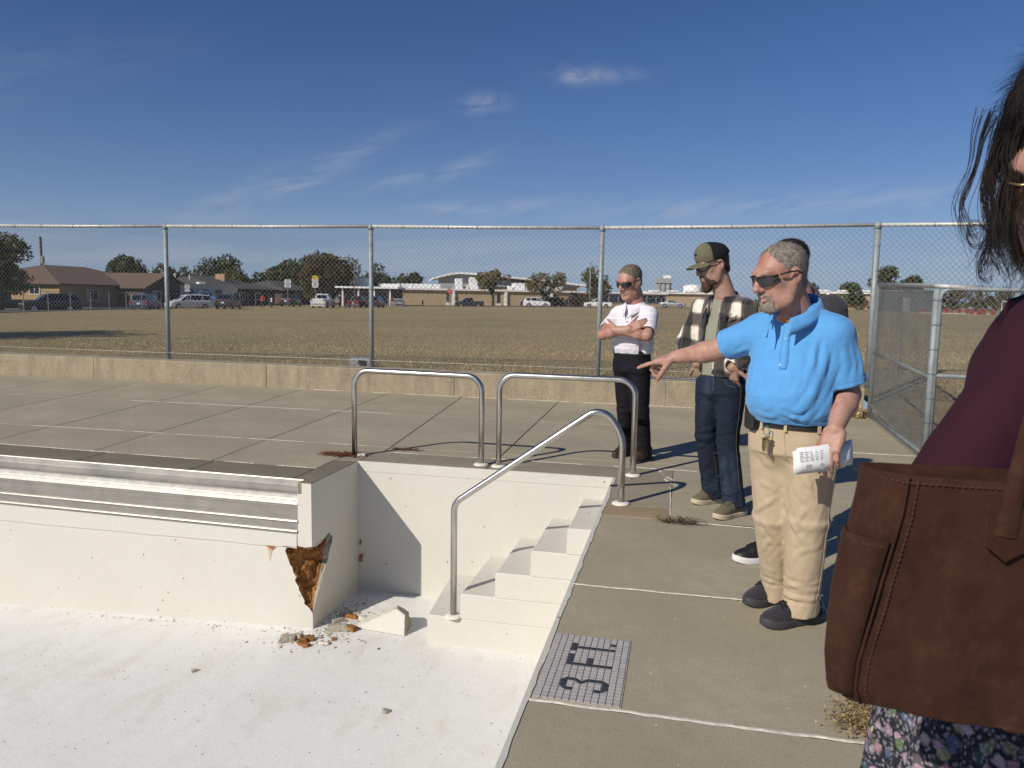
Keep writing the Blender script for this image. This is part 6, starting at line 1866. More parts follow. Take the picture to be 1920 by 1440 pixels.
# ------------------------------------------------------------------ the man in the blue polo, pointing
def man_blue():
    org = (.5, 3.6, 0.0)
    t = thing('person', 'man in a sky blue polo and khaki trousers pointing at the pool', 'person', org, 0, 'people standing on the deck')
    F = (-.5, -.866); SL = np.array((.866, -.5, 0))          # facing, towards his left
    hf = HF((.402, 3.465, 1.572), (-.86, -.51), 15, 0, 1.10)
    shR, elR, wrR = (.345, 3.645, 1.325), (.165, 3.765, 1.232), (-.035, 3.86, 1.186)
    shL, elL, wrL = (.640, 3.485, 1.325), (.712, 3.515, 1.07), (.632, 3.315, .945)
    B = Sdf((-.30, 3.12, -.02), (.86, 4.12, 1.80), .0048)
    head(B, hf, 1.15, 1.12, (.485, 3.555, 1.38), (.064, .080), 1.12)
    B.loft([(.80, .505, 3.575, .13, .10, .10), (.95, .505, 3.57, .14, .12, .11), (1.15, .505, 3.57, .17, .15, .13), (1.3, .503, 3.57, .17, .11, .11), (1.41, .5, 3.565, .12, .07, .08)], F)
    arm(B, shR, elR, wrR, (.06, .05, .048, .031), .05); arm(B, shL, elL, wrL, (.06, .052, .05, .032), .052)
    B.chain([(.44, 3.62, .86), (.455, 3.64, .48), (.535, 3.80, .06)], [.08, .055, .032], .03); B.chain([(.56, 3.52, .86), (.575, 3.53, .5), (.585, 3.57, .06)], [.08, .055, .032], .03)
    for a_ in ((.535, 3.80), (.585, 3.57)): B.ell((a_[0] - .05, a_[1] - .035, .045), (.05, .04, .022))
    al = _n((-.165, .085, -.045)); dn = _n(np.cross(al, np.cross((.15, -.35, 1), al))); ac = np.cross(al, dn)
    hand(B, np.array(wrR) - al * .004, np.stack([ac, al, dn], 1), -1, [(.06, .06, .05), (.75, 1.0, .7), (.95, 1.15, .8), (1.0, 1.15, .8)], (.55, .75, -.75), (.2, .3), 1.1)
    al = _n((-.03, -.05, -.10)); ac = _n(np.array((-.86, .5, .05)) - al * (np.array((-.86, .5, .05)) @ al)); dn = np.cross(ac, al)
    if dn @ np.array((.2, -1, .1)) < 0: dn = -dn
    hand(B, np.array(wrL), np.stack([ac, al, dn], 1), 1, [(.35, .45, .3), (.4, .5, .35), (.45, .55, .35), (.5, .6, .4)], (.6, .75, -.5), (.3, .3), 1.12, .03)
    link('body', B.mesh('body', org), SK_ruddy, t)
    link('hair', hair_mesh(hf, org, lambda Z, X: np.interp(Z, [-.1, -.02, .01, .04, .07, .1, .14], [-.02, .006, .014, .026, .046, .05, .046]) - .3 * np.maximum(0, .03 - np.abs(X)), lambda Y: np.interp(Y, [-.12, -.05, -.03, -.018, .004, .02, .1], [-.075, -.07, -.03, .03, .03, -.012, .05]), .004, .0018, 90), HR_grey, t); fuzz(t, t.children[-1].data, 5200, .013, .00055, (.5, .3, -.75), .45, 1, ST_grey)
    link('goatee', beard_mesh(hf, org, [((0, .0785, -.100), (.032, .0205, .026)), ((-.030, .074, -.082), (.012, .014, .026)), ((.030, .074, -.082), (.012, .014, .026)), ((0, .0955, -.048), (.028, .009, .0065)), ((-.026, .086, -.06), (.008, .008, .014)), ((.026, .086, -.06), (.008, .008, .014)), ((-.02, .064, -.115), (.02, .02, .012)), ((.02, .064, -.115), (.02, .02, .012))], .0016, 110), HR_white, t); fuzz(t, t.children[-1].data, 1500, .009, .0005, (-.2, -.1, -1), .4, 2, ST_goat, 'goatee_strands')
    br = beard_mesh(hf, org, [((-.034, .0895, .037), (.020, .0055, .0035)), ((.034, .0895, .037), (.020, .0055, .0035))], .0008, 130); link('eyebrow', br, HR_brown, t)
    sunglasses(t, hf, org, 1.06)
    # polo
    rows = [(.938, .507, 3.575, .183, .165, .150), (.97, .507, 3.573, .195, .195, .16), (1.01, .506, 3.57, .202, .214, .165), (1.07, .505, 3.57, .203, .218, .165), (1.15, .504, 3.57, .198, .195, .16), (1.24, .503, 3.57, .192, .158, .15), (1.31, .500, 3.568, .178, .13, .135), (1.365, .495, 3.563, .138, .108, .118), (1.41, .490, 3.56, .098, .09, .10), (1.445, .486, 3.558, .076, .078, .085)]
    S = Sdf((.05, 3.15, .88), (.88, 4.0, 1.52), .0052)
    S.loft(rows, F, .02)
    seR = (.205, 3.74, 1.258); seL = (.700, 3.500, 1.115)
    S.cone(shR, seR, .080, .074, .05); S.cone(shL, seL, .080, .082, .045)
    S.cone((.47, 3.565, 1.425), (.36, 3.635, 1.335), .052, .072, .05); S.cone((.51, 3.545, 1.425), (.63, 3.49, 1.335), .052, .072, .05)
    dR = _n(np.array(seR) - np.array(shR)); dL = _n(np.array(seL) - np.array(shL))
    S.clip(lambda X, Y, Z: np.where((X < .27) & (Y > 3.6), (X - seR[0]) * dR[0] + (Y - seR[1]) * dR[1] + (Z - seR[2]) * dR[2], -1.))
    S.clip(lambda X, Y, Z: np.where((X > .635) & (Y < 3.62) & (Z < 1.2), (X - seL[0]) * dL[0] + (Y - seL[1]) * dL[1] + (Z - seL[2]) * dL[2], -1.))
    fo = [([(.60, 3.43, 1.30), (.585, 3.39, 1.20), (.54, 3.36, 1.08), (.48, 3.355, .99)], .017, .010), ([(.635, 3.44, 1.22), (.61, 3.41, 1.12), (.56, 3.385, 1.02), (.51, 3.37, .96)], .014, .011),
          ([(.65, 3.45, 1.13), (.63, 3.43, 1.05), (.59, 3.41, .97)], .014, .010), ([(.55, 3.40, 1.33), (.545, 3.38, 1.22), (.525, 3.37, 1.12)], .018, .006),
          ([(.34, 3.57, 1.27), (.315, 3.56, 1.17), (.30, 3.55, 1.06)], .02, .007), ([(.38, 3.50, 1.31), (.36, 3.48, 1.2), (.345, 3.46, 1.09)], .017, .004), ([(.615, 3.425, 1.365), (.59, 3.415, 1.29), (.60, 3.41, 1.22)], .009, .007),
          ([(.33, 3.60, 1.33), (.265, 3.64, 1.29), (.225, 3.67, 1.25)], .012, .006), ([(.30, 3.60, 1.26), (.25, 3.66, 1.23)], .012, .006), ([(.73, 3.44, 1.30), (.75, 3.45, 1.22), (.74, 3.45, 1.14)], .015, .007), ([(.66, 3.41, 1.29), (.68, 3.42, 1.21), (.67, 3.42, 1.14)], .014, .008),
          ([(.42, 3.37, .99), (.50, 3.365, .962), (.59, 3.41, .975)], .013, .007), ([(.33, 3.48, .99), (.40, 3.40, .965)], .013, .006), ([(.53, 3.385, .955), (.62, 3.43, .955)], .01, .006),
          ([(.62, 3.435, 1.04), (.54, 3.385, .985), (.46, 3.36, .97)], .012, .007)]
    S.disp(both(folds(fo), mask(wrink(.0032, .07, .16, 3.1, (.45, .15, 1)), lambda P: np.clip((1.36 - P[:, 2]) / .2, .15, 1))), .03)
    S.cone(np.array(seR) + dR * .02, np.array(seR) - dR * .05, .064, .06, .004, 's'); S.cone(np.array(seL) + dL * .02, np.array(seL) - dL * .06, .073, .066, .004, 's')
    S.ell((.478, 3.535, 1.46), (.074, .078, .05), k=.01, op='s')
    ms = S.mesh('polo', org); so_ = link('polo_shirt', ms, C_blue, t); pj = projector(ms, org)
    st_ = MB()
    for c, d, r in ((seR, dR, .0745), (seL, dL, .0835)):
        a = _n(np.cross(d, (0, 0, 1))); b = np.cross(d, a)
        st_.tube([pj(np.array(c) - d * .024 + (a * math.cos(q) + b * math.sin(q)) * r, .0005)[0] for q in np.linspace(0, 2 * math.pi, 33)[:-1]], .0013, 4, closed=True)
    line_on(pj, [(.565, 3.43, 1.405), (.60, 3.41, 1.36), (.615, 3.40, 1.29), (.64, 3.41, 1.20)], 24, 0, .0016, st_)
    rel(st_, org).build('seam_stitching', C_blue, so_)
    cp = smooth_path([(.372, 3.415, 1.385), (.385, 3.45, 1.43), (.425, 3.565, 1.475), (.49, 3.625, 1.50), (.555, 3.605, 1.50), (.575, 3.535, 1.475), (.53, 3.45, 1.43), (.445, 3.405, 1.392)], 49)
    collar(t, org, cp, C_blue, height=.055, flare=.03)
    pk = MB(); pp = smooth_path([(.405, 3.40, 1.395), (.402, 3.39, 1.33), (.395, 3.365, 1.26), (.39, 3.348, 1.21)], 18); pr = None
    for p in pp:
        a = pj(V(p) - V((.016, -.010, 0)), .003)[0] - V(org); b = pj(V(p) + V((.016, -.010, 0)), .003)[0] - V(org)
        if pr: pk.quad(pr[0], pr[1], b, a)
        pr = (a, b)
    po = pk.build('placket', C_blue, so_, smooth=True); sm_ = po.modifiers.new('thick', 'SOLIDIFY'); sm_.thickness = .005; sm_.offset = 0
    for p in (pp[6], pp[-3]):
        q, nn = pj(p, .006)
        b = MB().lathe((0, 0, 0), [(.0066, -.002), (.0066, .002), (.004, .003)], 10).build('button', M_button, so_, q - V(org)); b.rotation_euler = nn.to_track_quat('Z', 'Y').to_euler()
    # trousers
    tr = [(.80, .505, 3.575, .176, .14, .15), (.86, .505, 3.575, .180, .145, .152), (.91, .506, 3.575, .178, .150, .148), (.955, .507, 3.575, .172, .15, .142)]
    S = Sdf((.24, 3.22, .02), (.80, 3.98, .985), .0052)
    S.loft(tr, F, .02); S.ell((.515, 3.60, .80), (.15, .15, .09), k=.05)
    LT = [((.435, 3.625, .86), (.450, 3.645, .48), (.515, 3.785, .055)), ((.575, 3.525, .86), (.580, 3.530, .50), (.578, 3.572, .055))]
    for hp_, kn, an in LT:
        S.bone(hp_, kn, SL, [(0, .112, .118), (.3, .112, .112), (.7, .098, .096), (1, .090, .09)], .035, cap=.03)
        S.bone(kn, an, SL, [(0, .090, .09), (.35, .087, .09), (.8, .078, .084), (1, .080, .100)], .03)
    fo = []
    rf_ = random.Random(9)
    for hp_, kn, an in LT:
        hp_, kn, an = (np.array(q) for q in (hp_, kn, an)); f3 = np.array((F[0], F[1], 0))
        for z, sg, hgt in ((.64, 1, .004), (.54, -1, .0055), (.46, 1, .006), (.36, -1, .004)):
            z += rf_.uniform(-.02, .02)
            c = kn + (an - kn) * max(0, (kn[2] - z) / (kn[2] - an[2])) + (hp_ - kn) * max(0, (z - kn[2]) / (hp_[2] - kn[2]))
            fo.append(([c + f3 * .055 - SL * rf_.uniform(.03, .085) + np.array((0, 0, rf_.uniform(.05, .13) * sg)), c + f3 * .105, c + f3 * .05 + SL * rf_.uniform(.03, .09) - np.array((0, 0, rf_.uniform(.03, .11) * sg))], .013, hgt))
        for k, z in enumerate((.088, .11, .138, .172)):
            c = an + np.array((0, 0, z - an[2])) + (kn - an) * .1
            fo.append(([c + f3 * .05 - SL * .09, c + f3 * .10 + np.array((0, 0, .014 * (-1) ** k)), c + f3 * .03 + SL * .09 + np.array((0, 0, rf_.uniform(-.01, .01)))], .011, .0075))
            fo.append(([c - f3 * .05 - SL * .07, c - f3 * .09, c - f3 * .03 + SL * .08], .012, .006))
    fo += [([(.40, 3.50, .84), (.47, 3.46, .79), (.55, 3.44, .76)], .014, .007), ([(.44, 3.47, .87), (.50, 3.445, .82), (.58, 3.43, .80)], .012, .006), ([(.50, 3.45, .78), (.48, 3.47, .70), (.47, 3.50, .62)], .014, .006), ([(.60, 3.40, .84), (.62, 3.405, .74), (.60, 3.41, .64)], .016, .007), ([(.53, 3.43, .74), (.57, 3.41, .66), (.59, 3.41, .58)], .016, .007), ([(.36, 3.55, .80), (.40, 3.51, .72), (.42, 3.52, .64)], .014, .006)]
    S.disp(both(folds(fo), mask(wrink(.0020, .045, .20, 8.2, (.35, .2, 1)), lambda P: np.clip((.9 - P[:, 2]) / .2, 0, 1))), .03)
    for hp_, kn, an in LT:
        S.cone(np.array(an) - (0, 0, .05), np.array(an) + (0, 0, .0), .068, .06, .006, 's')
    S.blur(2); mt = S.mesh('trousers', org); to = link('trousers', mt, C_khaki, t); pt_ = projector(mt, org)
    link('belt', ring_band(tr, F, .915, .948, .006, org=org).mesh('belt'), M_leather_b, t)
    sm = MB()
    line_on(pt_, [(.64, 3.41, .90), (.675, 3.45, .80), (.68, 3.45, .66), (.675, 3.46, .50), (.67, 3.48, .34), (.665, 3.49, .12)], 60, .0008, .0018, sm)
    line_on(pt_, [(.45, 3.44, .91), (.455, 3.44, .85), (.47, 3.45, .78), (.50, 3.48, .70)], 30, .0008, .0016, sm); line_on(pt_, [(.505, 3.50, .72), (.50, 3.50, .55), (.51, 3.52, .40), (.52, 3.56, .25), (.53, 3.62, .1)], 50, .0008, .0016, sm)
    line_on(pt_, [(.545, 3.42, .905), (.57, 3.41, .86), (.62, 3.41, .845)], 20, .0008, .0016, sm)
    rel(sm, org).build('seam', C_khaki, to)
    for x, y in ((.45, 3.42), (.585, 3.42), (.37, 3.50)):
        q, nn = pt_((x, y, .93), .009); MB().box((q.x - org[0], q.y - org[1], .931), (.013, .007, .05), math.atan2(nn.y, nn.x) + math.pi / 2).build('belt_loop', C_khaki, to)
    for pos, d in (((.515, 3.83, 0), (-.757, -.654)), ((.590, 3.575, 0), (-.847, -.532))):
        shoe_set('shoe', t, (pos[0] - org[0], pos[1] - org[1], 0), math.atan2(d[1], d[0]) - math.pi / 2, 1.08, M_shoe_b, M_sole_b, M_lace)
    MB().box((.325 - org[0], 3.55 - org[1], .95), (.05, .085, .12), R(20), .012).build('phone_holster', M_black, t)
    k_ = MB(); k_.tube([V((.375 + .012 * math.cos(a), 3.435, .905 + .02 * math.sin(a))) - V(org) for a in np.linspace(0, 2 * math.pi, 13)[:-1]], .002, 5, closed=True)
    ko = k_.build('carabiner', plain('teal_clip', (.1, .3, .33), .4, .5), t)
    kk = MB(); rk = random.Random(4)
    for i in range(7):
        x, z = .375 + rk.uniform(-.012, .012), .862 + rk.uniform(-.012, .01)
        kk.box((x - org[0], 3.432 - org[1] + rk.uniform(-.006, .006), z - .012), (.010, .003, .05), rk.uniform(-.6, .6)); kk.lathe((x - org[0], 3.432 - org[1], z + .012), [(.002, -.002), (.011, -.001), (.011, .001), (.002, .002)], 8)
    kk.build('key', M_keys, ko)
    # papers in the left hand: a thing of its own
    pb = V((.595, 3.262, .838)); pt = thing('papers', 'folded white printed sheets held in the hand of the blue polo man', 'papers', tuple(pb))
    Mp = plain('white_paper', (.74, .74, .74), .8, 0, .04, 10); Mi = plain('printed_ink', (.33, .33, .34), .9)
    ax = V((.84, .36, .05)).normalized(); up = V((-.12, .05, 1)); up = (up - ax * up.dot(ax)).normalized(); no = ax.cross(up)
    if no.y > 0: no = -no
    def onp(s_, h, o_): return ax * s_ + up * (h + .008 * s_ / .125) + no * (-.025 * (s_ / .125) ** 2 + .012 - abs(h) * .12 - o_)
    for w0, w1, h0, h1, o_ in ((-.128, .132, -.052, .042, .0), (-.118, .14, -.05, .05, .006), (-.132, .10, -.06, .036, .012)):
        m = MB(); N = 10; pr = None
        for k in range(N + 1):
            s_ = w0 + (w1 - w0) * k / N
            cur = [onp(s_, h, o_ + .0015 * math.sin(s_ * 40 + o_ * 300)) for h in np.linspace(h0, h1, 4)]
            if pr:
                for j in range(3): m.quad(pr[j], cur[j], cur[j + 1], pr[j + 1])
            pr = cur
        o = m.build('sheet', Mp, pt, smooth=True); q = o.modifiers.new('thick', 'SOLIDIFY'); q.thickness = .0012
    ink = MB(); rk = random.Random(2)
    for j in range(6):
        for k in range(5):
            s_ = -.114 + k * .02; w = .017 * rk.uniform(.5, 1); h = .03 - j * .007
            ink.quad(onp(s_, h, -.0022), onp(s_ + w, h, -.0022), onp(s_ + w, h + .002, -.0022), onp(s_, h + .002, -.0022))
    ink.quad(onp(-.09, -.045, -.0022), onp(-.02, -.045, -.0022), onp(-.02, -.022, -.0022), onp(-.09, -.022, -.0022))
    ink.build('print', Mi, pt)
man_blue()
def patch(prj, org, c, across, up, w, h, out, name, mat, par, n=6, shape=None):
    """cloth piece laid on a surface"""
    c = V(c); a = V(across).normalized(); u = V(up).normalized(); m = MB(); g = {}
    for i in range(n + 1):
        for j in range(n + 1):
            s, t = i / n - .5, j / n - .5
            if shape: s, t = shape(s, t)
            g[i, j] = prj(c + a * (s * w) + u * (t * h), out)[0] - V(org)
    for i in range(n):
        for j in range(n):
            m.quad(g[i, j], g[i + 1, j], g[i + 1, j + 1], g[i, j + 1])
    o = m.build(name, mat, par, smooth=True); q = o.modifiers.new('thick', 'SOLIDIFY'); q.thickness = .004; q.offset = 0
    return o

def legs_cloth(S, tr, F, SL, LT, amp, seed, sec=((.098, .102), (.088, .09), (.078, .08), (.068, .078)), knee=((.60, 1, .004), (.53, -1, .005), (.47, 1, .005), (.40, -1, .004), (.3, 1, .003)), hem=.006):
    S.loft(tr, F, .02)
    hc = (np.array(LT[0][0]) + np.array(LT[1][0])) / 2; S.ell((hc[0], hc[1], .845), (.135, .115, .075), k=.05)
    fo = []; rf_ = random.Random(seed); f3 = np.array((F[0], F[1], 0))
    for hp_, kn, an in LT:
        S.bone(hp_, kn, SL, [(0, *sec[0]), (.3, *sec[0]), (.7, *sec[1]), (1, *sec[2])], .035, cap=.03)
        S.bone(kn, an, SL, [(0, *sec[2]), (.35, *sec[2]), (.8, *sec[3]), (1, *sec[3])], .03)
    for hp_, kn, an in LT:
        hp_, kn, an = (np.array(q) for q in (hp_, kn, an))
        for z, sg, hg in knee:
            z += rf_.uniform(-.03, .03)
            c = kn + (an - kn) * max(0, (kn[2] - z) / (kn[2] - an[2])) + (hp_ - kn) * max(0, (z - kn[2]) / (hp_[2] - kn[2]))
            fo.append(([c + f3 * .05 - SL * rf_.uniform(.03, .08) + np.array((0, 0, rf_.uniform(.01, .05) * sg)), c + f3 * .09, c + f3 * .045 + SL * rf_.uniform(.03, .08) - np.array((0, 0, rf_.uniform(.01, .05) * sg))], .015, hg))
        for k, z in enumerate((.10, .13, .165)):
            c = an + np.array((0, 0, z - an[2])) + (kn - an) * .1
            fo.append(([c + f3 * .045 - SL * .08, c + f3 * .085 + np.array((0, 0, .012 * (-1) ** k)), c + f3 * .03 + SL * .08], .012, hem))
    return fo

# ------------------------------------------------------------------ the man with crossed arms
def man_white():
    org = (-.43, 7.0, 0.0)
    t = thing('person', 'man in a white striped polo and navy trousers with crossed arms', 'person', org, 0, 'people standing on the deck')
    F = (-.45, -.893); SL = np.array((.893, -.45, 0))
    hf = HF((-.478, 6.915, 1.640), (-.62, -.78), 20, -4, 1.17)
    shR, elR, wrR = (-.585, 7.05, 1.345), (-.700, 6.86, 1.165), (-.455, 6.70, 1.228)
    shL, elL, wrL = (-.285, 6.90, 1.345), (-.300, 6.72, 1.17), (-.585, 6.745, 1.215)
    B = Sdf((-.82, 6.56, -.02), (-.12, 7.42, 1.85), .0062)
    head(B, hf, 1.0, 1.0, (-.415, 6.985, 1.43), (.058, .074), 1.05)
    B.loft([(.88, -.44, 6.99, .12, .09, .09), (1.0, -.44, 6.985, .13, .09, .09), (1.2, -.44, 6.98, .14, .10, .1), (1.34, -.435, 6.98, .15, .08, .09), (1.41, -.43, 6.98, .10, .06, .07)], F)
    arm(B, shR, elR, wrR, (.054, .047, .045, .031), .048); arm(B, shL, elL, wrL, (.054, .047, .045, .031), .048)
    B.chain([(-.51, 7.02, .88), (-.50, 7.08, .47), (-.485, 7.2, .05)], [.075, .055, .03], .03); B.chain([(-.365, 6.94, .88), (-.35, 6.96, .48), (-.30, 7.0, .05)], [.075, .055, .03], .03)
    for a_ in ((-.485, 7.2), (-.30, 7.0)): B.ell((a_[0] - .025, a_[1] - .05, .045), (.035, .05, .022))
    al = _n((.10, .015, .045)); dn = _n(np.array((-.45, -.9, .25)) - al * (np.array((-.45, -.9, .25)) @ al)); ac = np.cross(al, dn)
    hand(B, wrR, np.stack([ac, al, dn], 1), 1 if ac[2] > 0 else -1, [(.25, .35, .25), (.28, .38, .28), (.3, .4, .3), (.35, .45, .3)], (.6, .8, -.1), (.1, .1), 1.1)
    al = _n((-.08, .075, .01)); dn = _n(np.array((-.5, -.8, -.2)) - al * (np.array((-.5, -.8, -.2)) @ al)); ac = np.cross(al, dn)
    hand(B, wrL, np.stack([ac, al, dn], 1), 1 if ac[2] > 0 else -1, [(.2, .3, .2)] * 4, (.5, .85, -.1), (.1, .1), 1.05)
    link('body', B.mesh('body', org), SK_ruddy, t)
    link('hair', hair_mesh(hf, org, lambda Z, X: np.interp(Z, [-.1, -.02, .01, .04, .07, .1, .14], [-.02, .004, .014, .030, .052, .068, .066]), lambda Y: np.interp(Y, [-.12, -.05, -.03, -.018, .004, .02, .1], [-.055, -.05, -.02, .03, .03, .0, .06]), .003, .002, 70), HR_sand, t); fuzz(t, t.children[-1].data, 4200, .011, .0006, (-.3, -.4, .1), .5, 3, ST_sand)
    sunglasses(t, hf, org, 1.04)
    rows = [(1.0, -.440, 6.985, .182, .142, .13), (1.03, -.440, 6.985, .192, .160, .135), (1.08, -.439, 6.983, .196, .166, .135), (1.16, -.438, 6.98, .194, .154, .13), (1.25, -.437, 6.98, .192, .138, .125), (1.32, -.435, 6.98, .176, .118, .12), (1.37, -.432, 6.98, .140, .10, .11), (1.41, -.428, 6.98, .10, .085, .095), (1.445, -.425, 6.98, .074, .072, .08)]
    S = Sdf((-.80, 6.66, .95), (-.14, 7.24, 1.5), .0062)
    S.loft(rows, F, .02)
    seR = (-.668, 6.915, 1.215); seL = (-.298, 6.755, 1.205)
    S.cone(shR, seR, .068, .072, .045); S.cone(shL, seL, .068, .074, .045)
    S.cone((-.455, 6.985, 1.425), (-.57, 7.04, 1.355), .046, .062, .05); S.cone((-.405, 6.96, 1.425), (-.30, 6.905, 1.355), .046, .062, .05)
    dR = _n(np.array(seR) - np.array(shR)); dL = _n(np.array(seL) - np.array(shL))
    S.clip(lambda X, Y, Z: np.where((X < -.60) & (Y < 7.0) & (Z < 1.32), (X - seR[0]) * dR[0] + (Y - seR[1]) * dR[1] + (Z - seR[2]) * dR[2], -1.))
    S.clip(lambda X, Y, Z: np.where((X > -.37) & (Y < 6.85) & (Z < 1.3), (X - seL[0]) * dL[0] + (Y - seL[1]) * dL[1] + (Z - seL[2]) * dL[2], -1.))
    fo = [([(-.36, 6.84, 1.16), (-.42, 6.84, 1.10), (-.48, 6.84, 1.06)], .014, .008), ([(-.33, 6.86, 1.12), (-.38, 6.84, 1.07), (-.44, 6.84, 1.035)], .013, .008), ([(-.58, 6.90, 1.14), (-.55, 6.87, 1.09), (-.50, 6.85, 1.05)], .013, .007), ([(-.27, 6.93, 1.2), (-.27, 6.91, 1.1), (-.31, 6.88, 1.04)], .014, .007), ([(-.24, 6.86, 1.32), (-.235, 6.82, 1.27), (-.25, 6.78, 1.22)], .012, .006), ([(-.30, 6.85, 1.31), (-.32, 6.84, 1.26), (-.35, 6.84, 1.22)], .012, .006)]
    S.disp(both(folds(fo), mask(wrink(.003, .06, .13, 1.7, (.4, .2, 1)), lambda P: np.clip((1.38 - P[:, 2]) / .2, .2, 1))), .03)
    S.cone(np.array(seR) + dR * .02, np.array(seR) - dR * .04, .060, .058, .004, 's'); S.cone(np.array(seL) + dL * .02, np.array(seL) - dL * .04, .062, .06, .004, 's')
    S.ell((-.428, 6.96, 1.47), (.066, .07, .05), k=.01, op='s')
    ms = S.mesh('polo', org); so_ = link('polo_shirt', ms, C_white, t); pj = projector(ms, org)
    cp = smooth_path([(-.500, 6.868, 1.385), (-.505, 6.91, 1.425), (-.485, 6.985, 1.47), (-.43, 7.03, 1.492), (-.37, 7.01, 1.487), (-.35, 6.95, 1.46), (-.39, 6.885, 1.42), (-.458, 6.858, 1.385)], 42)
    collar(t, org, cp, C_white, height=.048, flare=.026)
    for z in (1.335, 1.295):
        q, nn = pj((-.50, 6.83, z), .003); MB().lathe((0, 0, 0), [(.006, -.002), (.006, .002)], 8).build('button', M_sole_b, so_, q - V(org)).rotation_euler = nn.to_track_quat('Z', 'Y').to_euler()
    tr = [(.84, -.44, 6.99, .168, .12, .13), (.9, -.44, 6.988, .172, .126, .13), (.95, -.44, 6.987, .172, .132, .126), (1.02, -.44, 6.985, .170, .134, .122)]
    S = Sdf((-.70, 6.72, .02), (-.16, 7.36, 1.05), .0062)
    LT = [((-.51, 7.03, .9), (-.49, 7.07, .47), (-.478, 7.18, .05)), ((-.37, 6.945, .9), (-.35, 6.97, .48), (-.303, 7.0, .05))]
    fo = legs_cloth(S, tr, F, SL, LT, .002, 3)
    S.disp(both(folds(fo), wrink(.0022, .07, .14, 4.4, (.4, .3, 1))), .03)
    S.blur(1); mt = S.mesh('trousers', org); link('trousers', mt, C_navyp, t)
    link('belt', ring_band(tr, F, .985, 1.015, .006, org=org).mesh('belt'), M_leather_b, t)
    bk = MB().box((-.44 - .45 * .127 - org[0], 6.985 - .893 * .127 - org[1], 1.0), (.05, .008, .036), math.atan2(F[1], F[0]) + math.pi / 2, .003); bk.build('buckle', M_keys, t)
    for pos, d in (((-.483, 7.215, 0), (-.48, -.88)), ((-.29, 7.01, 0), (-.54, -.84))):
        shoe_set('shoe', t, (pos[0] - org[0], pos[1] - org[1], 0), math.atan2(d[1], d[0]) - math.pi / 2, 1.04, M_shoe_br, M_sole_b, None, 'dress')
man_white()

# ------------------------------------------------------------------ the man in the cap and flannel shirt
def mat_plaid():
    t = NT('black_and_cream_flannel'); co = t.co(); s = t.sep(co)
    u = t.math('ADD', t.math('MULTIPLY', s[0], .80), t.math('MULTIPLY', s[1], -.60)); z = t.math('ADD', s[2], t.math('MULTIPLY', u, .06))
    def band(v, per, off):
        f = t.math('ABSOLUTE', t.math('SUBTRACT', t.math('FRACT', t.math('ADD', t.math('DIVIDE', v, per), off)), .5))
        return t.ramp(f, [(.15, 1), (.22, .75), (.28, .12), (.35, 0)])
    wob = t.math('MULTIPLY', t.math('SUBTRACT', t.noise(co, 6, 3, .6), .5), .03)
    b1 = band(t.math('ADD', u, wob), .155, .12); b2 = band(t.math('ADD', z, wob), .185, .30)
    fine = t.math('ABSOLUTE', t.math('SUBTRACT', t.math('FRACT', t.math('MULTIPLY', u, 13)), .5))
    k = t.math('ADD', t.math('MULTIPLY', b1, .74), t.math('MULTIPLY', b2, .62), True)
    k = t.math('ADD', k, t.math('MULTIPLY', t.math('SUBTRACT', t.noise(co, 180, 3, .6), .5), .35), True)
    c = t.ramp(k, [(.05, (.74, .68, .58)), (.30, (.44, .385, .31)), (.58, (.085, .073, .064)), (.95, (.014, .0135, .0135))])
    c = t.mix(t.ramp(fine, [(.03, .35), (.07, 0)]), c, (.16, .13, .11))
    return t.out(c, .95, 0, t.bump(t.noise(co, 260, 2, .6), .4, .002), .1, **{'Sheen Weight': .35, 'Sheen Roughness': .6})
C_plaid = mat_plaid()
def mat_cap(name, col):
    t = NT(name); co = t.co(); w = t.noise(co, 420, 2, .5)
    return t.out(t.ramp(t.noise(co, 14, 4, .6), [(.3, tuple(x * .85 for x in col)), (.7, col)]), .9, 0, t.bump(w, .4, .002), .2)
CAP_o = mat_cap('olive_cap_twill', (.145, .135, .085)); CAP_b = mat_cap('black_cap_mesh', (.015, .015, .017))
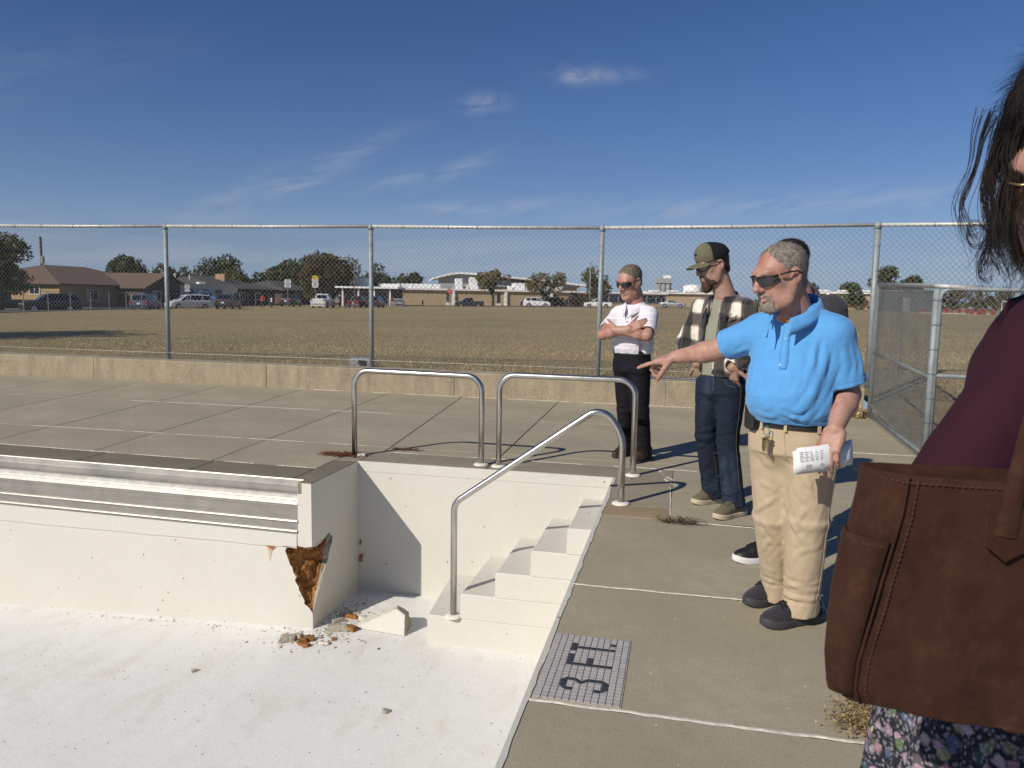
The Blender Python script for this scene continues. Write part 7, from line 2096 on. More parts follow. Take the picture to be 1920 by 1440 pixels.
def man_cap():
    org = (.28, 5.46, 0.0)
    t = thing('person', 'bearded man in a trucker cap and black and cream flannel, hands in jeans pockets', 'person', org, 0, 'people standing on the deck')
    F = (-.6, -.8); SL = np.array((.8, -.6, 0))
    hf = HF((.188, 5.44, 1.712), (-.90, -.44), 17, 3, 1.07)
    shR, elR, wrR = (.125, 5.575, 1.42), (.020, 5.60, 1.165), (.112, 5.475, 1.035)
    shL, elL, wrL = (.415, 5.36, 1.42), (.475, 5.37, 1.16), (.338, 5.302, 1.03)
    B = Sdf((-.10, 4.98, -.02), (.60, 5.90, 1.92), .0056)
    head(B, hf, 1.0, 1.0, (.280, 5.465, 1.50), (.058, .070))
    B.loft([(.88, .275, 5.475, .12, .09, .09), (1.0, .275, 5.475, .13, .09, .09), (1.2, .275, 5.475, .14, .10, .1), (1.38, .275, 5.475, .15, .08, .09), (1.49, .278, 5.47, .10, .06, .07)], F)
    arm(B, shR, elR, wrR, (.054, .046, .044, .030), .046); arm(B, shL, elL, wrL, (.054, .046, .044, .030), .046)
    B.chain([(.21, 5.53, .9), (.20, 5.56, .52), (.275, 5.66, .05)], [.075, .055, .03], .03); B.chain([(.34, 5.43, .9), (.34, 5.42, .52), (.40, 5.325, .05)], [.075, .055, .03], .03)
    for a_ in ((.275, 5.66), (.40, 5.325)): B.ell((a_[0] - .04, a_[1] - .04, .045), (.045, .045, .022))
    for wr, ts in ((wrR, 1), (wrL, -1)):
        al = _n((.02, .05, -.12) if ts < 0 else (.05, .03, -.12)); dn = _n(np.array((-.55, -.8, .3)) - al * (np.array((-.55, -.8, .3)) @ al)); ac = np.cross(al, dn)
        hand(B, wr, np.stack([ac, al, dn], 1), -1 if ts < 0 else 1, [(.3, .3, .2)] * 4, (.8, .55, -.1), (.2, .2), 1.04)
    link('body', B.mesh('body', org), SK_tan, t)
    link('hair', hair_mesh(hf, org, lambda Z, X: np.interp(Z, [-.1, -.02, .01, .04, .07, .1, .14], [-.02, .004, .012, .02, .03, .03, .03]), lambda Y: np.interp(Y, [-.12, -.05, -.03, -.018, .004, .02, .1], [-.066, -.06, -.03, .03, .03, -.02, .06]), .002, .0012, 120), HR_brown, t); fuzz(t, t.children[-1].data, 2500, .006, .0005, (.3, .15, -.9), .4, 5, ST_brown)
    link('beard', beard_mesh(hf, org, [((0, .072, -.112), (.042, .034, .036)), ((0, .085, -.125), (.03, .028, .03)), ((-.05, .03, -.085), (.021, .038, .032)), ((.05, .03, -.085), (.021, .038, .032)), ((-.06, -.002, -.05), (.0135, .014, .034)), ((.06, -.002, -.05), (.0135, .014, .034)), ((-.034, .066, -.083), (.018, .022, .03)), ((.034, .066, -.083), (.018, .022, .03)), ((0, .097, -.0455), (.031, .010, .0085)), ((-.030, .084, -.062), (.009, .011, .018)), ((.030, .084, -.062), (.009, .011, .018))], .0028, 95), HR_brown, t); fuzz(t, t.children[-1].data, 3200, .014, .0006, (-.25, -.15, -1), .45, 4, ST_brown, 'beard_strands')
    sunglasses(t, hf, org, 1.0, .0)
    # cap: crown in two cloths, curved brim
    M = M4(hf)
    for nm, mat, sg in (('cap_front', CAP_o, 1), ('cap_mesh', CAP_b, -1)):
        S = Sdf((-.11, -.14, -.02), (.11, .12, .18), .0035)
        S.ell((0, -.016, .060), (.091, .110, .090)); S.ell((0, .03, .09), (.072, .062, .064), k=.04)
        if sg > 0: S.d -= .0012
        S.ell((0, -.016, .052), (.084, .103, .083), k=.004, op='s')
        S.clip(lambda X, Y, Z: .044 - .12 * Y - Z + 0 * X); S.clip(lambda X, Y, Z: sg * ((.028 - .10 * (Z - .05) + 0 * X) - Y))
        S.disp(lambda P: .0015 * pnoise(P * 30), .02)
        link(nm, S.mesh(nm, org, M), mat, t)
    S = Sdf((-.1, .03, -.02), (.1, .22, .09), .0035)
    S.ell((0, .075, .045), (.083, .105, .2))
    S.clip(lambda X, Y, Z: np.maximum(Z - (.052 - 5.2 * X * X - .16 * (Y - .08)), (.046 - 5.2 * X * X - .16 * (Y - .08)) - Z)); S.clip(lambda X, Y, Z: .072 - 3.2 * X * X - Y + 0 * Z)
    link('cap_brim', S.mesh('brim', org, M), CAP_o, t)
    S = Sdf((-.03, .06, .05), (.03, .12, .12), .0035); S.rbox((0, .092, .088), (.017, .006, .019), np.array([[1, 0, 0], [0, .93, .35], [0, -.35, .93]]), .003); link('cap_patch', S.mesh('cap_patch', org, M), CAP_b, t)
    # tee shirt
    rows = [(.96, .275, 5.475, .155, .115, .115), (1.1, .275, 5.475, .155, .118, .115), (1.25, .275, 5.475, .165, .118, .118), (1.36, .276, 5.473, .165, .10, .11), (1.44, .278, 5.47, .12, .085, .095), (1.495, .28, 5.468, .07, .07, .08)]
    S = Sdf((.06, 5.28, .93), (.49, 5.66, 1.53), .0056); S.loft(rows, F, .02)
    S.disp(wrink(.003, .05, .13, 2.2, (.2, .1, 1)), .03)
    S.ell((.268, 5.445, 1.53), (.068, .072, .05), k=.01, op='s')
    link('tee_shirt', S.mesh('tee', org), C_olive, t)
    # flannel over-shirt, worn open
    rows = [(.945, .280, 5.475, .185, .15, .142), (1.0, .280, 5.475, .186, .15, .14), (1.1, .279, 5.475, .187, .146, .136), (1.25, .278, 5.475, .192, .14, .136), (1.36, .278, 5.474, .186, .122, .128), (1.42, .279, 5.472, .155, .105, .115), (1.465, .280, 5.47, .11, .09, .10), (1.50, .281, 5.468, .078, .078, .086)]
    S = Sdf((-.12, 5.08, .90), (.62, 5.75, 1.56), .0056)
    S.loft(rows, F, .02)
    cfR = (.095, 5.495, 1.065); cfL = (.360, 5.312, 1.06)
    S.cone(shR, elR, .068, .062, .045); S.cone(elR, cfR, .062, .055, .03); S.cone(shL, elL, .070, .066, .045); S.cone(elL, cfL, .066, .057, .03)
    S.cone((.255, 5.48, 1.475), (.14, 5.56, 1.425), .044, .062, .05); S.cone((.31, 5.455, 1.475), (.40, 5.37, 1.425), .044, .062, .05)
    dR = _n(np.array(cfR) - np.array(elR)); dL = _n(np.array(cfL) - np.array(elL))
    S.clip(lambda X, Y, Z: np.where((X < .12) & (Y < 5.56) & (Z < 1.14), np.where((X - elR[0]) ** 2 + (Y - elR[1]) ** 2 + (Z - elR[2]) ** 2 < .09, (X - cfR[0]) * dR[0] + (Y - cfR[1]) * dR[1] + (Z - cfR[2]) * dR[2], -1.), -1.))
    fo = [([(.02, 5.53, 1.26), (.0, 5.55, 1.19), (.03, 5.54, 1.12)], .014, .008), ([(.03, 5.52, 1.2), (.04, 5.50, 1.13), (.07, 5.47, 1.08)], .012, .007), ([(.50, 5.31, 1.28), (.52, 5.33, 1.2), (.51, 5.31, 1.12)], .014, .009), ([(.46, 5.30, 1.16), (.43, 5.26, 1.10), (.38, 5.22, 1.07)], .013, .008), ([(.43, 5.31, 1.40), (.40, 5.31, 1.28), (.39, 5.32, 1.15)], .014, .009), ([(.35, 5.32, 1.32), (.33, 5.31, 1.18), (.31, 5.32, 1.02)], .018, .009), ([(.30, 5.33, 1.2), (.27, 5.33, 1.08), (.26, 5.33, .98)], .016, .007), ([(.14, 5.50, 1.34), (.13, 5.45, 1.2), (.14, 5.42, 1.05)], .016, .008)]
    S.disp(both(folds(fo), wrink(.004, .06, .14, 6.1, (.3, .2, 1))), .03)
    # hollow it, and cut the open front
    inner = [(z, a, b, w - .016, f - .014, k - .014) for z, a, b, w, f, k in rows]; inner = [(.90,) + inner[0][1:]] + inner
    S.loft(inner, F, .006, 's')
    S.cone(np.array(cfR) + dR * .03, np.array(cfR) - dR * .05, .046, .046, .004, 's'); S.cone(np.array(cfL) + dL * .03, np.array(cfL) - dL * .05, .047, .046, .004, 's')
    def opening(X, Y, Z):
        u = (X - .279) * SL[0] + (Y - 5.473) * SL[1]; v = (X - .279) * F[0] + (Y - 5.473) * F[1]
        z0 = np.interp(Z.ravel(), [.94, 1.0, 1.1, 1.3, 1.42, 1.5], [.010, .018, .026, .034, .028, .04]).reshape(Z.shape); z1 = np.interp(Z.ravel(), [.94, 1.0, 1.1, 1.3, 1.42, 1.5], [-.085, -.088, -.088, -.068, -.045, -.05]).reshape(Z.shape)
        return np.minimum(np.minimum(z0 - u, u - z1), v - .02)
    S.d = np.maximum(S.d, opening(S.ax[0][:, None, None], S.ax[1][None, :, None], S.ax[2][None, None, :])).astype(np.float32)
    def hemcut(X, Y, Z):
        u = (X - .279) * SL[0] + (Y - 5.473) * SL[1]
        return (.965 + .05 * np.clip(np.abs(u) / .19, 0, 1) ** 2.0 + .01 * np.sin(u * 40)) - Z
    S.clip(hemcut)
    mf = S.mesh('flannel', org); fl = link('flannel_shirt', mf, C_plaid, t); pj = projector(mf, org)
    cc = np.array((.279, 5.473, 0))
    def on(u, z, v=.15): return tuple(cc + SL * u + np.array((F[0], F[1], 0)) * v + np.array((0, 0, z)))
    patch(pj, org, on(.105, 1.30), SL, (0, 0, 1), .115, .125, .003, 'chest_pocket', C_plaid, fl, shape=lambda s, q: (s * (1 - .25 * max(0, -q - .3) / .2), q))
    patch(pj, org, on(.105, 1.362), SL, (0, 0, 1), .125, .05, .006, 'pocket_flap', C_plaid, fl, shape=lambda s, q: (s, q if q > -.2 else q + .35 * abs(s)))
    q, nn = pj(on(.105, 1.352), .009); MB().lathe((0, 0, 0), [(.007, -.002), (.007, .002)], 8).build('button', M_black, fl, q - V(org)).rotation_euler = nn.to_track_quat('Z', 'Y').to_euler()
    for z in (1.40, 1.31, 1.22, 1.13, 1.04):
        q, nn = pj(on(.045, z), .003); MB().lathe((0, 0, 0), [(.0055, -.002), (.0055, .0015)], 8).build('button', M_black, fl, q - V(org)).rotation_euler = nn.to_track_quat('Z', 'Y').to_euler()
    cp = smooth_path([(.155, 5.385, 1.43), (.175, 5.43, 1.465), (.215, 5.515, 1.51), (.285, 5.555, 1.54), (.35, 5.525, 1.54), (.362, 5.455, 1.51), (.325, 5.375, 1.46), (.272, 5.33, 1.42)], 42)
    collar(t, org, cp, C_plaid, height=.06, flare=.032)
    # jeans
    tr = [(.85, .278, 5.475, .155, .11, .125), (.9, .278, 5.475, .158, .112, .125), (.96, .278, 5.475, .157, .112, .12), (1.01, .278, 5.475, .156, .112, .118)]
    S = Sdf((.02, 5.14, .02), (.54, 5.82, 1.04), .0056)
    LT = [((.205, 5.535, .9), (.195, 5.565, .52), (.268, 5.65, .055)), ((.35, 5.43, .9), (.335, 5.43, .52), (.395, 5.335, .055))]
    fo = legs_cloth(S, tr, F, SL, LT, .002, 6, ((.094, .098), (.084, .088), (.074, .078), (.072, .08)), ((.83, 1, .005), (.79, -1, .005), (.60, 1, .005), (.54, -1, .006), (.48, 1, .006), (.42, -1, .005), (.3, 1, .003)), .008)
    S.disp(both(folds(fo), wrink(.0025, .06, .11, 5.4, (.5, .3, 1))), .03)
    for hp_, kn, an in LT: S.cone(np.array(an) - (0, 0, .05), np.array(an) + (0, 0, .01), .06, .054, .006, 's')
    S.blur(1); mt = S.mesh('jeans', org); jo = link('jeans', mt, C_jean, t); pt_ = projector(mt, org)
    sm = MB(); M_thread = plain('denim_thread', (.16, .13, .08), .9)
    line_on(pt_, [(.22, 5.38, .98), (.225, 5.38, .90), (.235, 5.40, .83)], 24, .0006, .0014, sm); line_on(pt_, [(.41, 5.33, .92), (.415, 5.34, .75), (.405, 5.35, .5), (.44, 5.28, .2)], 40, .0006, .0012, sm); line_on(pt_, [(.29, 5.35, .955), (.31, 5.33, .91), (.37, 5.31, .89)], 20, .0006, .0014, sm); line_on(pt_, [(.265, 5.45, .75), (.26, 5.47, .5), (.31, 5.53, .2)], 40, .0006, .0012, sm)
    rel(sm, org).build('seam', M_thread, jo)
    for pos, d in (((.285, 5.665, 0), (-.80, -.60)), ((.405, 5.325, 0), (-.69, -.72))):
        shoe_set('shoe', t, (pos[0] - org[0], pos[1] - org[1], 0), math.atan2(d[1], d[0]) - math.pi / 2, 1.02, M_shoe_o, M_sole_o, plain('olive_lace', (.1, .085, .055), .9))
man_cap()

# ------------------------------------------------------------------ the man hidden behind the blue polo
def man_hidden():
    org = (.63, 4.45, 0.0)
    t = thing('person', 'black haired man in a charcoal polo mostly hidden behind the blue polo man', 'person', org, 0, 'people standing on the deck')
    F = (-.75, -.66); SL = np.array((.66, -.75, 0))
    hf = HF((.556, 4.48, 1.675), (-.85, -.53), 12, 0, 1.06)
    shR, elR, wrR = (.515, 4.60, 1.43), (.49, 4.66, 1.14), (.44, 4.55, .90)
    shL, elL, wrL = (.775, 4.33, 1.43), (.82, 4.36, 1.14), (.75, 4.25, .90)
    B = Sdf((.18, 4.08, -.02), (1.0, 4.86, 1.88), .007)
    head(B, hf, 1, 1, (.635, 4.47, 1.47), (.058, .072))
    B.loft([(.88, .63, 4.46, .12, .09, .09), (1.0, .63, 4.46, .13, .09, .09), (1.2, .63, 4.46, .14, .10, .1), (1.38, .63, 4.46, .15, .08, .09), (1.49, .633, 4.46, .10, .06, .07)], F)
    arm(B, shR, elR, wrR); arm(B, shL, elL, wrL)
    B.chain([(.57, 4.52, .9), (.545, 4.50, .5), (.53, 4.40, .05)], [.08, .056, .03], .03); B.chain([(.69, 4.40, .9), (.70, 4.42, .5), (.745, 4.52, .05)], [.08, .056, .03], .03)
    for wr in (wrR, wrL):
        al = _n((-.02, -.03, -1)); dn = _n(np.array((.66, -.75, 0))) * (1 if wr is wrL else -1); ac = np.cross(al, dn)
        hand(B, wr, np.stack([ac, al, dn], 1), 1 if ac @ np.array((F[0], F[1], 0)) > 0 else -1, [(.3, .4, .3)] * 4)
    link('body', B.mesh('body', org), SK_tan, t)
    link('hair', hair_mesh(hf, org, lambda Z, X: np.interp(Z, [-.1, -.02, .01, .04, .07, .1, .14], [-.02, .004, .016, .036, .062, .082, .09]), lambda Y: np.interp(Y, [-.12, -.05, -.03, -.018, .004, .02, .1], [-.08, -.07, -.03, .03, .03, -.01, .06]), .008, .003, 70), HR_black, t); fuzz(t, t.children[-1].data, 3000, .016, .0007, (.4, .3, -.6), .5, 6, ST_black)
    sunglasses(t, hf, org)
    rows = [(.92, .632, 4.46, .18, .14, .14), (1.0, .632, 4.46, .19, .155, .14), (1.15, .632, 4.46, .19, .15, .14), (1.3, .632, 4.46, .195, .135, .13), (1.39, .633, 4.46, .17, .115, .12), (1.45, .634, 4.46, .12, .095, .10), (1.495, .635, 4.46, .078, .08, .085)]
    S = Sdf((.40, 4.15, .88), (.96, 4.80, 1.55), .007); S.loft(rows, F, .02)
    mR = np.array(shR) + (np.array(elR) - shR) * .75; mL = np.array(shL) + (np.array(elL) - shL) * .75
    S.cone(shR, mR, .072, .074, .045); S.cone(shL, mL, .072, .074, .045)
    S.cone((.61, 4.48, 1.46), (.53, 4.585, 1.43), .048, .066, .05); S.cone((.66, 4.43, 1.46), (.76, 4.345, 1.435), .048, .066, .05)
    S.disp(wrink(.004, .06, .14, 2.6, (.2, .2, 1)), .03)
    link('polo_shirt', S.mesh('polo', org), C_char, t)
    cp = smooth_path([(.565, 4.395, 1.455), (.575, 4.44, 1.49), (.60, 4.515, 1.535), (.655, 4.54, 1.55), (.71, 4.505, 1.545), (.71, 4.44, 1.52), (.67, 4.39, 1.485), (.605, 4.37, 1.45)], 42)
    collar(t, org, cp, C_char, height=.05, flare=.028)
    tr = [(.86, .632, 4.46, .165, .12, .13), (.95, .632, 4.46, .165, .12, .125)]
    S = Sdf((.38, 4.14, .02), (.92, 4.74, .98), .007)
    LT = [((.565, 4.52, .88), (.545, 4.50, .5), (.53, 4.41, .06)), ((.695, 4.40, .88), (.705, 4.42, .5), (.75, 4.52, .06))]
    fo = legs_cloth(S, tr, F, SL, LT, .002, 8)
    S.disp(folds(fo), .03); link('jeans', S.mesh('jeans', org), C_jean2, t)
    for pos, d in (((.535, 4.405, 0), (-.94, -.33)), ((.755, 4.52, 0), (-.85, -.5))):
        o = shoe_set('shoe', t, (pos[0] - org[0], pos[1] - org[1], 0), math.atan2(d[1], d[0]) - math.pi / 2, 1.06, M_black, M_sole_w, M_lace)
        lg = MB()
        for q in (1, -1):
            for sg in (1, -1):
                lg.tube([(q * .0445, .005 + .022 * u, .062 + sg * (.003 + .018 * abs(u) ** 1.5)) for u in np.linspace(-1, 1, 9)], .003, 5)
        lg.build('emblem', M_sole_w, o)
man_hidden()

# ------------------------------------------------------------------ the woman close to the camera
def mat_suede():
    t = NT('brown_suede'); co = t.co()
    a = t.noise(co, 7, 6, .65, .4); b = t.noise(co, 26, 5, .7); g = t.noise(co, 900, 2, .6)
    c = t.ramp(a, [(.28, (.023, .0095, .0058)), (.5, (.040, .0162, .0096)), (.72, (.054, .0245, .0145))])  # suede darkened in place of the shade lying over the bag
    c = t.mix(t.ramp(b, [(.5, 0), (.72, .5)]), c, (.082, .040, .023))
    sp = t.voro(co, 30); c = t.mix(t.math('MULTIPLY', t.ramp(sp, [(.06, .6), (.2, 0)]), t.ramp(t.noise(co, 9, 2, .5), [(.58, 0), (.64, 1)])), c, (.09, .058, .038))
    return t.out(c, .9, 0, t.bump(t.math('ADD', g, t.math('MULTIPLY', b, .8)), .45, .0015), .15, **{'Sheen Weight': .06, 'Sheen Roughness': .5, 'Sheen Tint': (.6, .4, .3, 1)})
M_suede = mat_suede(); M_thread_b = plain('tan_thread', (.072, .038, .023), .9)
def mat_floral():
    t = NT('floral_print_cloth'); co = t.co()
    wv = t.node('ShaderNodeTexNoise', {'Vector': co, 'Scale': 30.0, 'Detail': 3.0}).outputs[1]
    wp = t.node('ShaderNodeVectorMath', {0: co, 1: t.node('ShaderNodeVectorMath', {0: wv, 3: .018}, operation='SCALE').outputs[0]}, operation='ADD').outputs[0]
    v = t.node('ShaderNodeTexVoronoi', {'Vector': wp, 'Scale': 46.0}); d, col = v.outputs[0], v.outputs[1]
    r = t.sep(col)[0]
    pick = t.ramp(r, [(0, (.30, .15, .20)), (.2, (.42, .33, .36)), (.36, (.09, .11, .19)), (.5, (.03, .05, .03)), (.62, (.34, .20, .28)), (.78, (.48, .42, .24)), (.9, (.10, .14, .08))]); 
    v2 = t.node('ShaderNodeTexVoronoi', {'Vector': wp, 'Scale': 125.0}).outputs[0]
    c = t.mix(t.ramp(d, [(.34, 0), (.52, 1)]), pick, (.016, .018, .028))
    c = t.mix(t.ramp(v2, [(.2, .45), (.5, 0)]), c, (.5, .44, .46)); c = t.mix(t.ramp(t.noise(co, 140, 3, .6), [(.5, 0), (.7, .5)]), c, (.05, .07, .05))
    return t.out(c, .85, 0, t.bump(t.noise(co, 500, 2, .5), .2, .001), .2)
def woman():
    org = (.62, 1.36, 0.0)
    t = thing('person', 'dark haired woman in a maroon top and floral skirt at the right edge', 'person', org, 0, 'people standing on the deck')
    F = (-.93, -.36); SL = np.array((.36, -.93, 0))
    hf = HF((.572, 1.262, 1.648), (-.86, -.50), 22, -8, 1.18)
    shL, elL, wrL = (.518, 1.225, 1.405), (.322, 1.075, 1.165), (.47, 1.15, 1.06)
    shR, elR, wrR = (.66, 1.57, 1.42), (.68, 1.64, 1.14), (.58, 1.62, .92)
    B = Sdf((.22, .90, -.02), (.95, 1.85, 1.83), .0062)
    head(B, hf, .9, .9, (.60, 1.36, 1.47), (.046, .052), .95)
    B.loft([(.8, .62, 1.39, .13, .10, .11), (1.0, .62, 1.39, .11, .09, .09), (1.25, .61, 1.39, .13, .10, .09), (1.38, .605, 1.39, .14, .07, .08), (1.46, .60, 1.385, .08, .05, .06)], F)
    arm(B, shL, elL, wrL, (.042, .036, .034, .025), .036); arm(B, shR, elR, wrR, (.042, .036, .034, .025), .036)
    B.chain([(.62, 1.47, .85), (.61, 1.47, .47), (.62, 1.48, .06)], [.09, .055, .035], .03); B.chain([(.62, 1.31, .85), (.61, 1.30, .47), (.62, 1.29, .06)], [.09, .055, .035], .03)
    for y in (1.48, 1.29): B.ell((.56, y - .02, .04), (.10, .04, .035))
    for wr in (wrL, wrR):
        al = _n((.7, .6, -.2)) if wr is wrL else _n((-.2, 0, -1)); dn = _n(np.cross(al, (0, 0, 1))); ac = np.cross(al, dn)
        hand(B, wr, np.stack([ac, al, dn], 1), 1, [(.3, .4, .3)] * 4, s=.88)
    link('body', B.mesh('body', org), SK_fair, t)
    # sweater
    rows = [(.98, .62, 1.39, .135, .115, .115), (1.1, .615, 1.39, .14, .12, .11), (1.25, .61, 1.39, .15, .13, .11), (1.36, .605, 1.39, .155, .10, .10), (1.42, .602, 1.388, .125, .08, .085), (1.465, .60, 1.385, .08, .065, .07)]
    S = Sdf((.22, .94, .94), (.90, 1.78, 1.53), .0062); S.loft(rows, F, .02)
    S.cone(shL, elL, .063, .052, .05); S.cone(elL, (.45, 1.135, 1.08), .052, .040, .03); S.cone(shR, elR, .058, .05, .05); S.cone(elR, np.array(elR) * .25 + np.array(wrR) * .75, .05, .04, .03)
    S.cone((.59, 1.345, 1.455), (.535, 1.25, 1.41), .042, .056, .05); S.cone((.61, 1.42, 1.455), (.65, 1.54, 1.42), .042, .056, .05)
    S.disp(both(folds([([(.40, 1.09, 1.29), (.42, 1.13, 1.24), (.46, 1.17, 1.21)], .014, .006), ([(.36, 1.05, 1.22), (.37, 1.09, 1.17), (.40, 1.12, 1.15)], .012, .006), ([(.50, 1.17, 1.33), (.53, 1.2, 1.28), (.56, 1.25, 1.25)], .014, .007)]), wrink(.002, .08, .18, 9.9, (.4, .3, .6))), .03)
    link('sweater', S.mesh('sweater', org), C_maroon, t)
    # skirt
    rows = [(.28, .60, 1.38, .30, .27, .27), (.5, .605, 1.38, .27, .25, .24), (.75, .61, 1.385, .225, .215, .20), (.9, .615, 1.388, .175, .16, .16), (1.0, .62, 1.39, .14, .122, .12)]
    S = Sdf((.24, 1.0, .24), (.98, 1.76, 1.03), .008); S.loft(rows, F, .02)
    def gath(P):
        th = np.arctan2(P[:, 1] - 1.385, P[:, 0] - .61); k = np.clip((1.0 - P[:, 2]) / .5, 0, 1)
        return -.016 * k * np.sin(th * 13 + 2 * np.sin(P[:, 2] * 5)) - .006 * k * np.sin(th * 29 + 1)
    S.disp(gath, .05); S.loft([(.20, .60, 1.38, .285, .255, .255), (.5, .605, 1.38, .25, .23, .22), (.7, .61, 1.385, .2, .19, .18)], F, .01, 's')
    link('skirt', S.mesh('skirt', org), mat_floral(), t)
    for y in (1.48, 1.29):
        shoe_set('shoe', t, (.62 - org[0], y - org[1], 0), math.atan2(F[1], F[0]) - math.pi / 2, .88, M_black, M_sole_b, None, 'dress')
    # hair: a full cap and loose curls blown to the left
    o, Rm, s = hf; L = lambda *p: o + Rm @ (np.array(p) * s)
    S = Sdf((-.14, -.17, -.24), (.14, .14, .17), .0042)
    S.ell((0, -.022, .052), (.093, .112, .094)); S.ell((0, -.05, -.05), (.096, .075, .11), k=.05); S.ell((-.085, -.01, -.04), (.028, .055, .085), k=.03); S.ell((.085, -.01, -.04), (.028, .055, .085), k=.03)
    S.ell((-.075, .045, -.03), (.036, .050, .115), k=.04); S.ell((-.07, .02, -.13), (.04, .05, .06), k=.05); S.ell((0, -.01, .085), (.085, .095, .085), k=.05)
    S.ell((.022, .105, -.01), (.072, .080, .112), k=.015, op='s')
    S.disp(lambda P: .006 * pnoise(P * [40, 40, 12]) + .003 * pnoise(P * [110, 110, 25]), .03)
    mh = S.mesh('hair', org, M4(hf)); link('hair', mh, HR_black, t); fuzz(t, mh, 15000, .055, .00045, (-.45, -.15, -1), .10, 8, ST_black)
    rk = np.random.RandomState(12); st = MB(); fly = MB()
    U = np.array((0, 0, 1.)); left = -np.array((math.cos(YAW), math.sin(YAW), 0))        # the wind blows towards the pool
    def lock(root, ln, cl, fr, ph, wind, w, m, cnt):
        out = _n(root - o) * .022; ax2 = _n(np.array((F[0], F[1], 0)) + .2 * rk.normal(size=3)); lean = rk.normal(size=3) * .012; n = 22
        for j in range(cnt):
            sp = rk.normal(size=3) * .0075; fl_ = rk.uniform(.85, 1.1); pts = []; w1 = w * rk.uniform(.6, 1.2)
            for k in range(n):
                q = k / (n - 1); e = q * q * (3 - 2 * q)
                c = root + out * math.sin(min(1, q * 2.0) * 1.57) - U * ln * fl_ * q + left * (wind * q * q) + lean * e + sp * (1 - .55 * math.sin(q * 3.1))
                c = c + (left * math.cos(ph + fr * q) + ax2 * math.sin(ph + fr * q)) * cl * e
                pts.append(V(c) - V(org))
            m.tube(pts, [w1 * (1 - .75 * (k / (n - 1)) ** 2) for k in range(n)], 4, cap=False)
    for i in range(64):
        sd = 1 if rk.rand() < .75 else -1
        if rk.rand() < .68: root = L(sd * -.090 * math.cos(rk.uniform(-.2, .9)), rk.uniform(-.09, .06), rk.uniform(-.06, .10))
        else: root = L(rk.uniform(-.07, .085), .045 + .02 * rk.rand(), .085 + .02 * rk.rand())
        hi = (root[2] - o[2])
        lock(root, .12 + hi * .9 + rk.uniform(0, .06), rk.uniform(.008, .017), rk.uniform(6, 10), rk.uniform(0, 6.28), rk.uniform(-.01, .018), .00062, st, 26)
    for i in range(13):
        root = L(rk.uniform(-.085, -.01), rk.uniform(.062, .092), rk.uniform(.055, .09))
        lock(root, rk.uniform(.15, .26), rk.uniform(.008, .016), rk.uniform(5, 9), rk.uniform(0, 6.28), rk.uniform(-.005, .02), .0006, st, 18)
    for i in range(46):
        p = L(-.09 * rk.uniform(.6, 1), rk.uniform(-.02, .08), rk.uniform(-.07, .1)); ln = rk.uniform(.05, .15) * (1.2 if i < 4 else .8); dz = rk.uniform(-.35, .12); pts = []
        cur = rk.uniform(-.5, .5); ph = rk.uniform(0, 6)
        for k in range(12):
            q = k / 11; c = p + (left + U * dz) * ln * q + U * cur * .05 * q * q + U * .004 * math.sin(ph + q * 6)
            pts.append(V(c) - V(org))
        fly.tube(pts, [.00042 * (1 - .6 * k / 11) for k in range(12)], 4, cap=False)
    for c0, r in (((.412, 1.235, 1.55), .017), ((.405, 1.225, 1.56), .012), ((.43, 1.235, 1.50), .016)):     # curled ends
        for j in range(3):
            fly.tube([V(np.array(c0) + left * r * (1 - .02 * k) * math.cos(.4 * k + j * .2) * (-1) + U * (r * math.sin(.4 * k + j * .2) * (1 - .02 * k) - .0) + np.array((0, .003 * j, .003 * j))) - V(org) for k in range(14)], .0006, 4, cap=False)
    st.build('curls', ST_black, t, smooth=False)['kind'] = 'stuff'; fly.build('loose_strands', ST_black, t)['kind'] = 'stuff'
    M_gold = plain('gold_frame', (.62, .45, .22), .3, .9); M_bl = plain('brown_lens', (.05, .022, .012), .08, 0, .05, 3, spec=.7)
    sunglasses(t, hf, org, 1.0, -.004, M_gold, M_bl, .5)
    # bag
    bo = (.27, .966, .94)
    bag = thing('shoulder_bag', 'large brown suede shoulder bag with a side pocket under the maroon sleeve', 'bag', bo)
    e1 = V((.998, .035, 0)).normalized(); e2 = V((-.50, .866, 0)).normalized()
    # outline of the bag at several heights: x along the front seam, y into the depth
    lv = [(.018, -.018, .40, .018), (.022, -.036, .41, .028), (.04, -.043, .42, .034), (.075, -.041, .42, .042), (.12, -.033, .41, .052), (.20, -.017, .405, .070), (.265, -.004, .40, .080), (.311, .0, .395, .086)]
    def ringp(z, x0, wd, dp, gx):
        A = V((x0, 0, z)); pts = []
        slope = -.055
        for k in range(9): q = k / 8; pts.append(V((0, 0, z + slope * 0)) + e1 * (x0 + wd * q) - V((0, 1, 0)) * (.010 * math.sin(math.pi * q)) + V((0, 0, -.030 * q * max(0, 1 - z / .16))))
        fr = e1 * (x0 + wd) + V((0, 0, z))
        for k in range(1, 6): q = k / 5; pts.append(fr + e2 * (dp * q) + e1 * (.01 * math.sin(math.pi * q)))
        bl = e1 * x0 + e2 * dp + V((0, 0, z)); br = fr + e2 * dp
        for k in range(1, 9): q = k / 8; pts.append(br.lerp(bl, q))
        fl_ = e1 * x0 + V((0, 0, z))
        for k in range(1, 5): q = k / 5; pts.append(bl.lerp(fl_, q) - e1 * (gx * math.sin(math.pi * q)))
        return pts
    rings = [ringp(z, x0, wd, dp, .012 + .012 * math.sin(max(0, z) * 9)) for z, x0, wd, dp in lv]
    m = MB(); n = len(rings[0])
    m.add([p for r_g in rings for p in r_g], [tuple(reversed(range(n)))] + [(i * n + j, i * n + (j + 1) % n, i * n + n + (j + 1) % n, i * n + n + j) for i in range(len(rings) - 1) for j in range(n)])
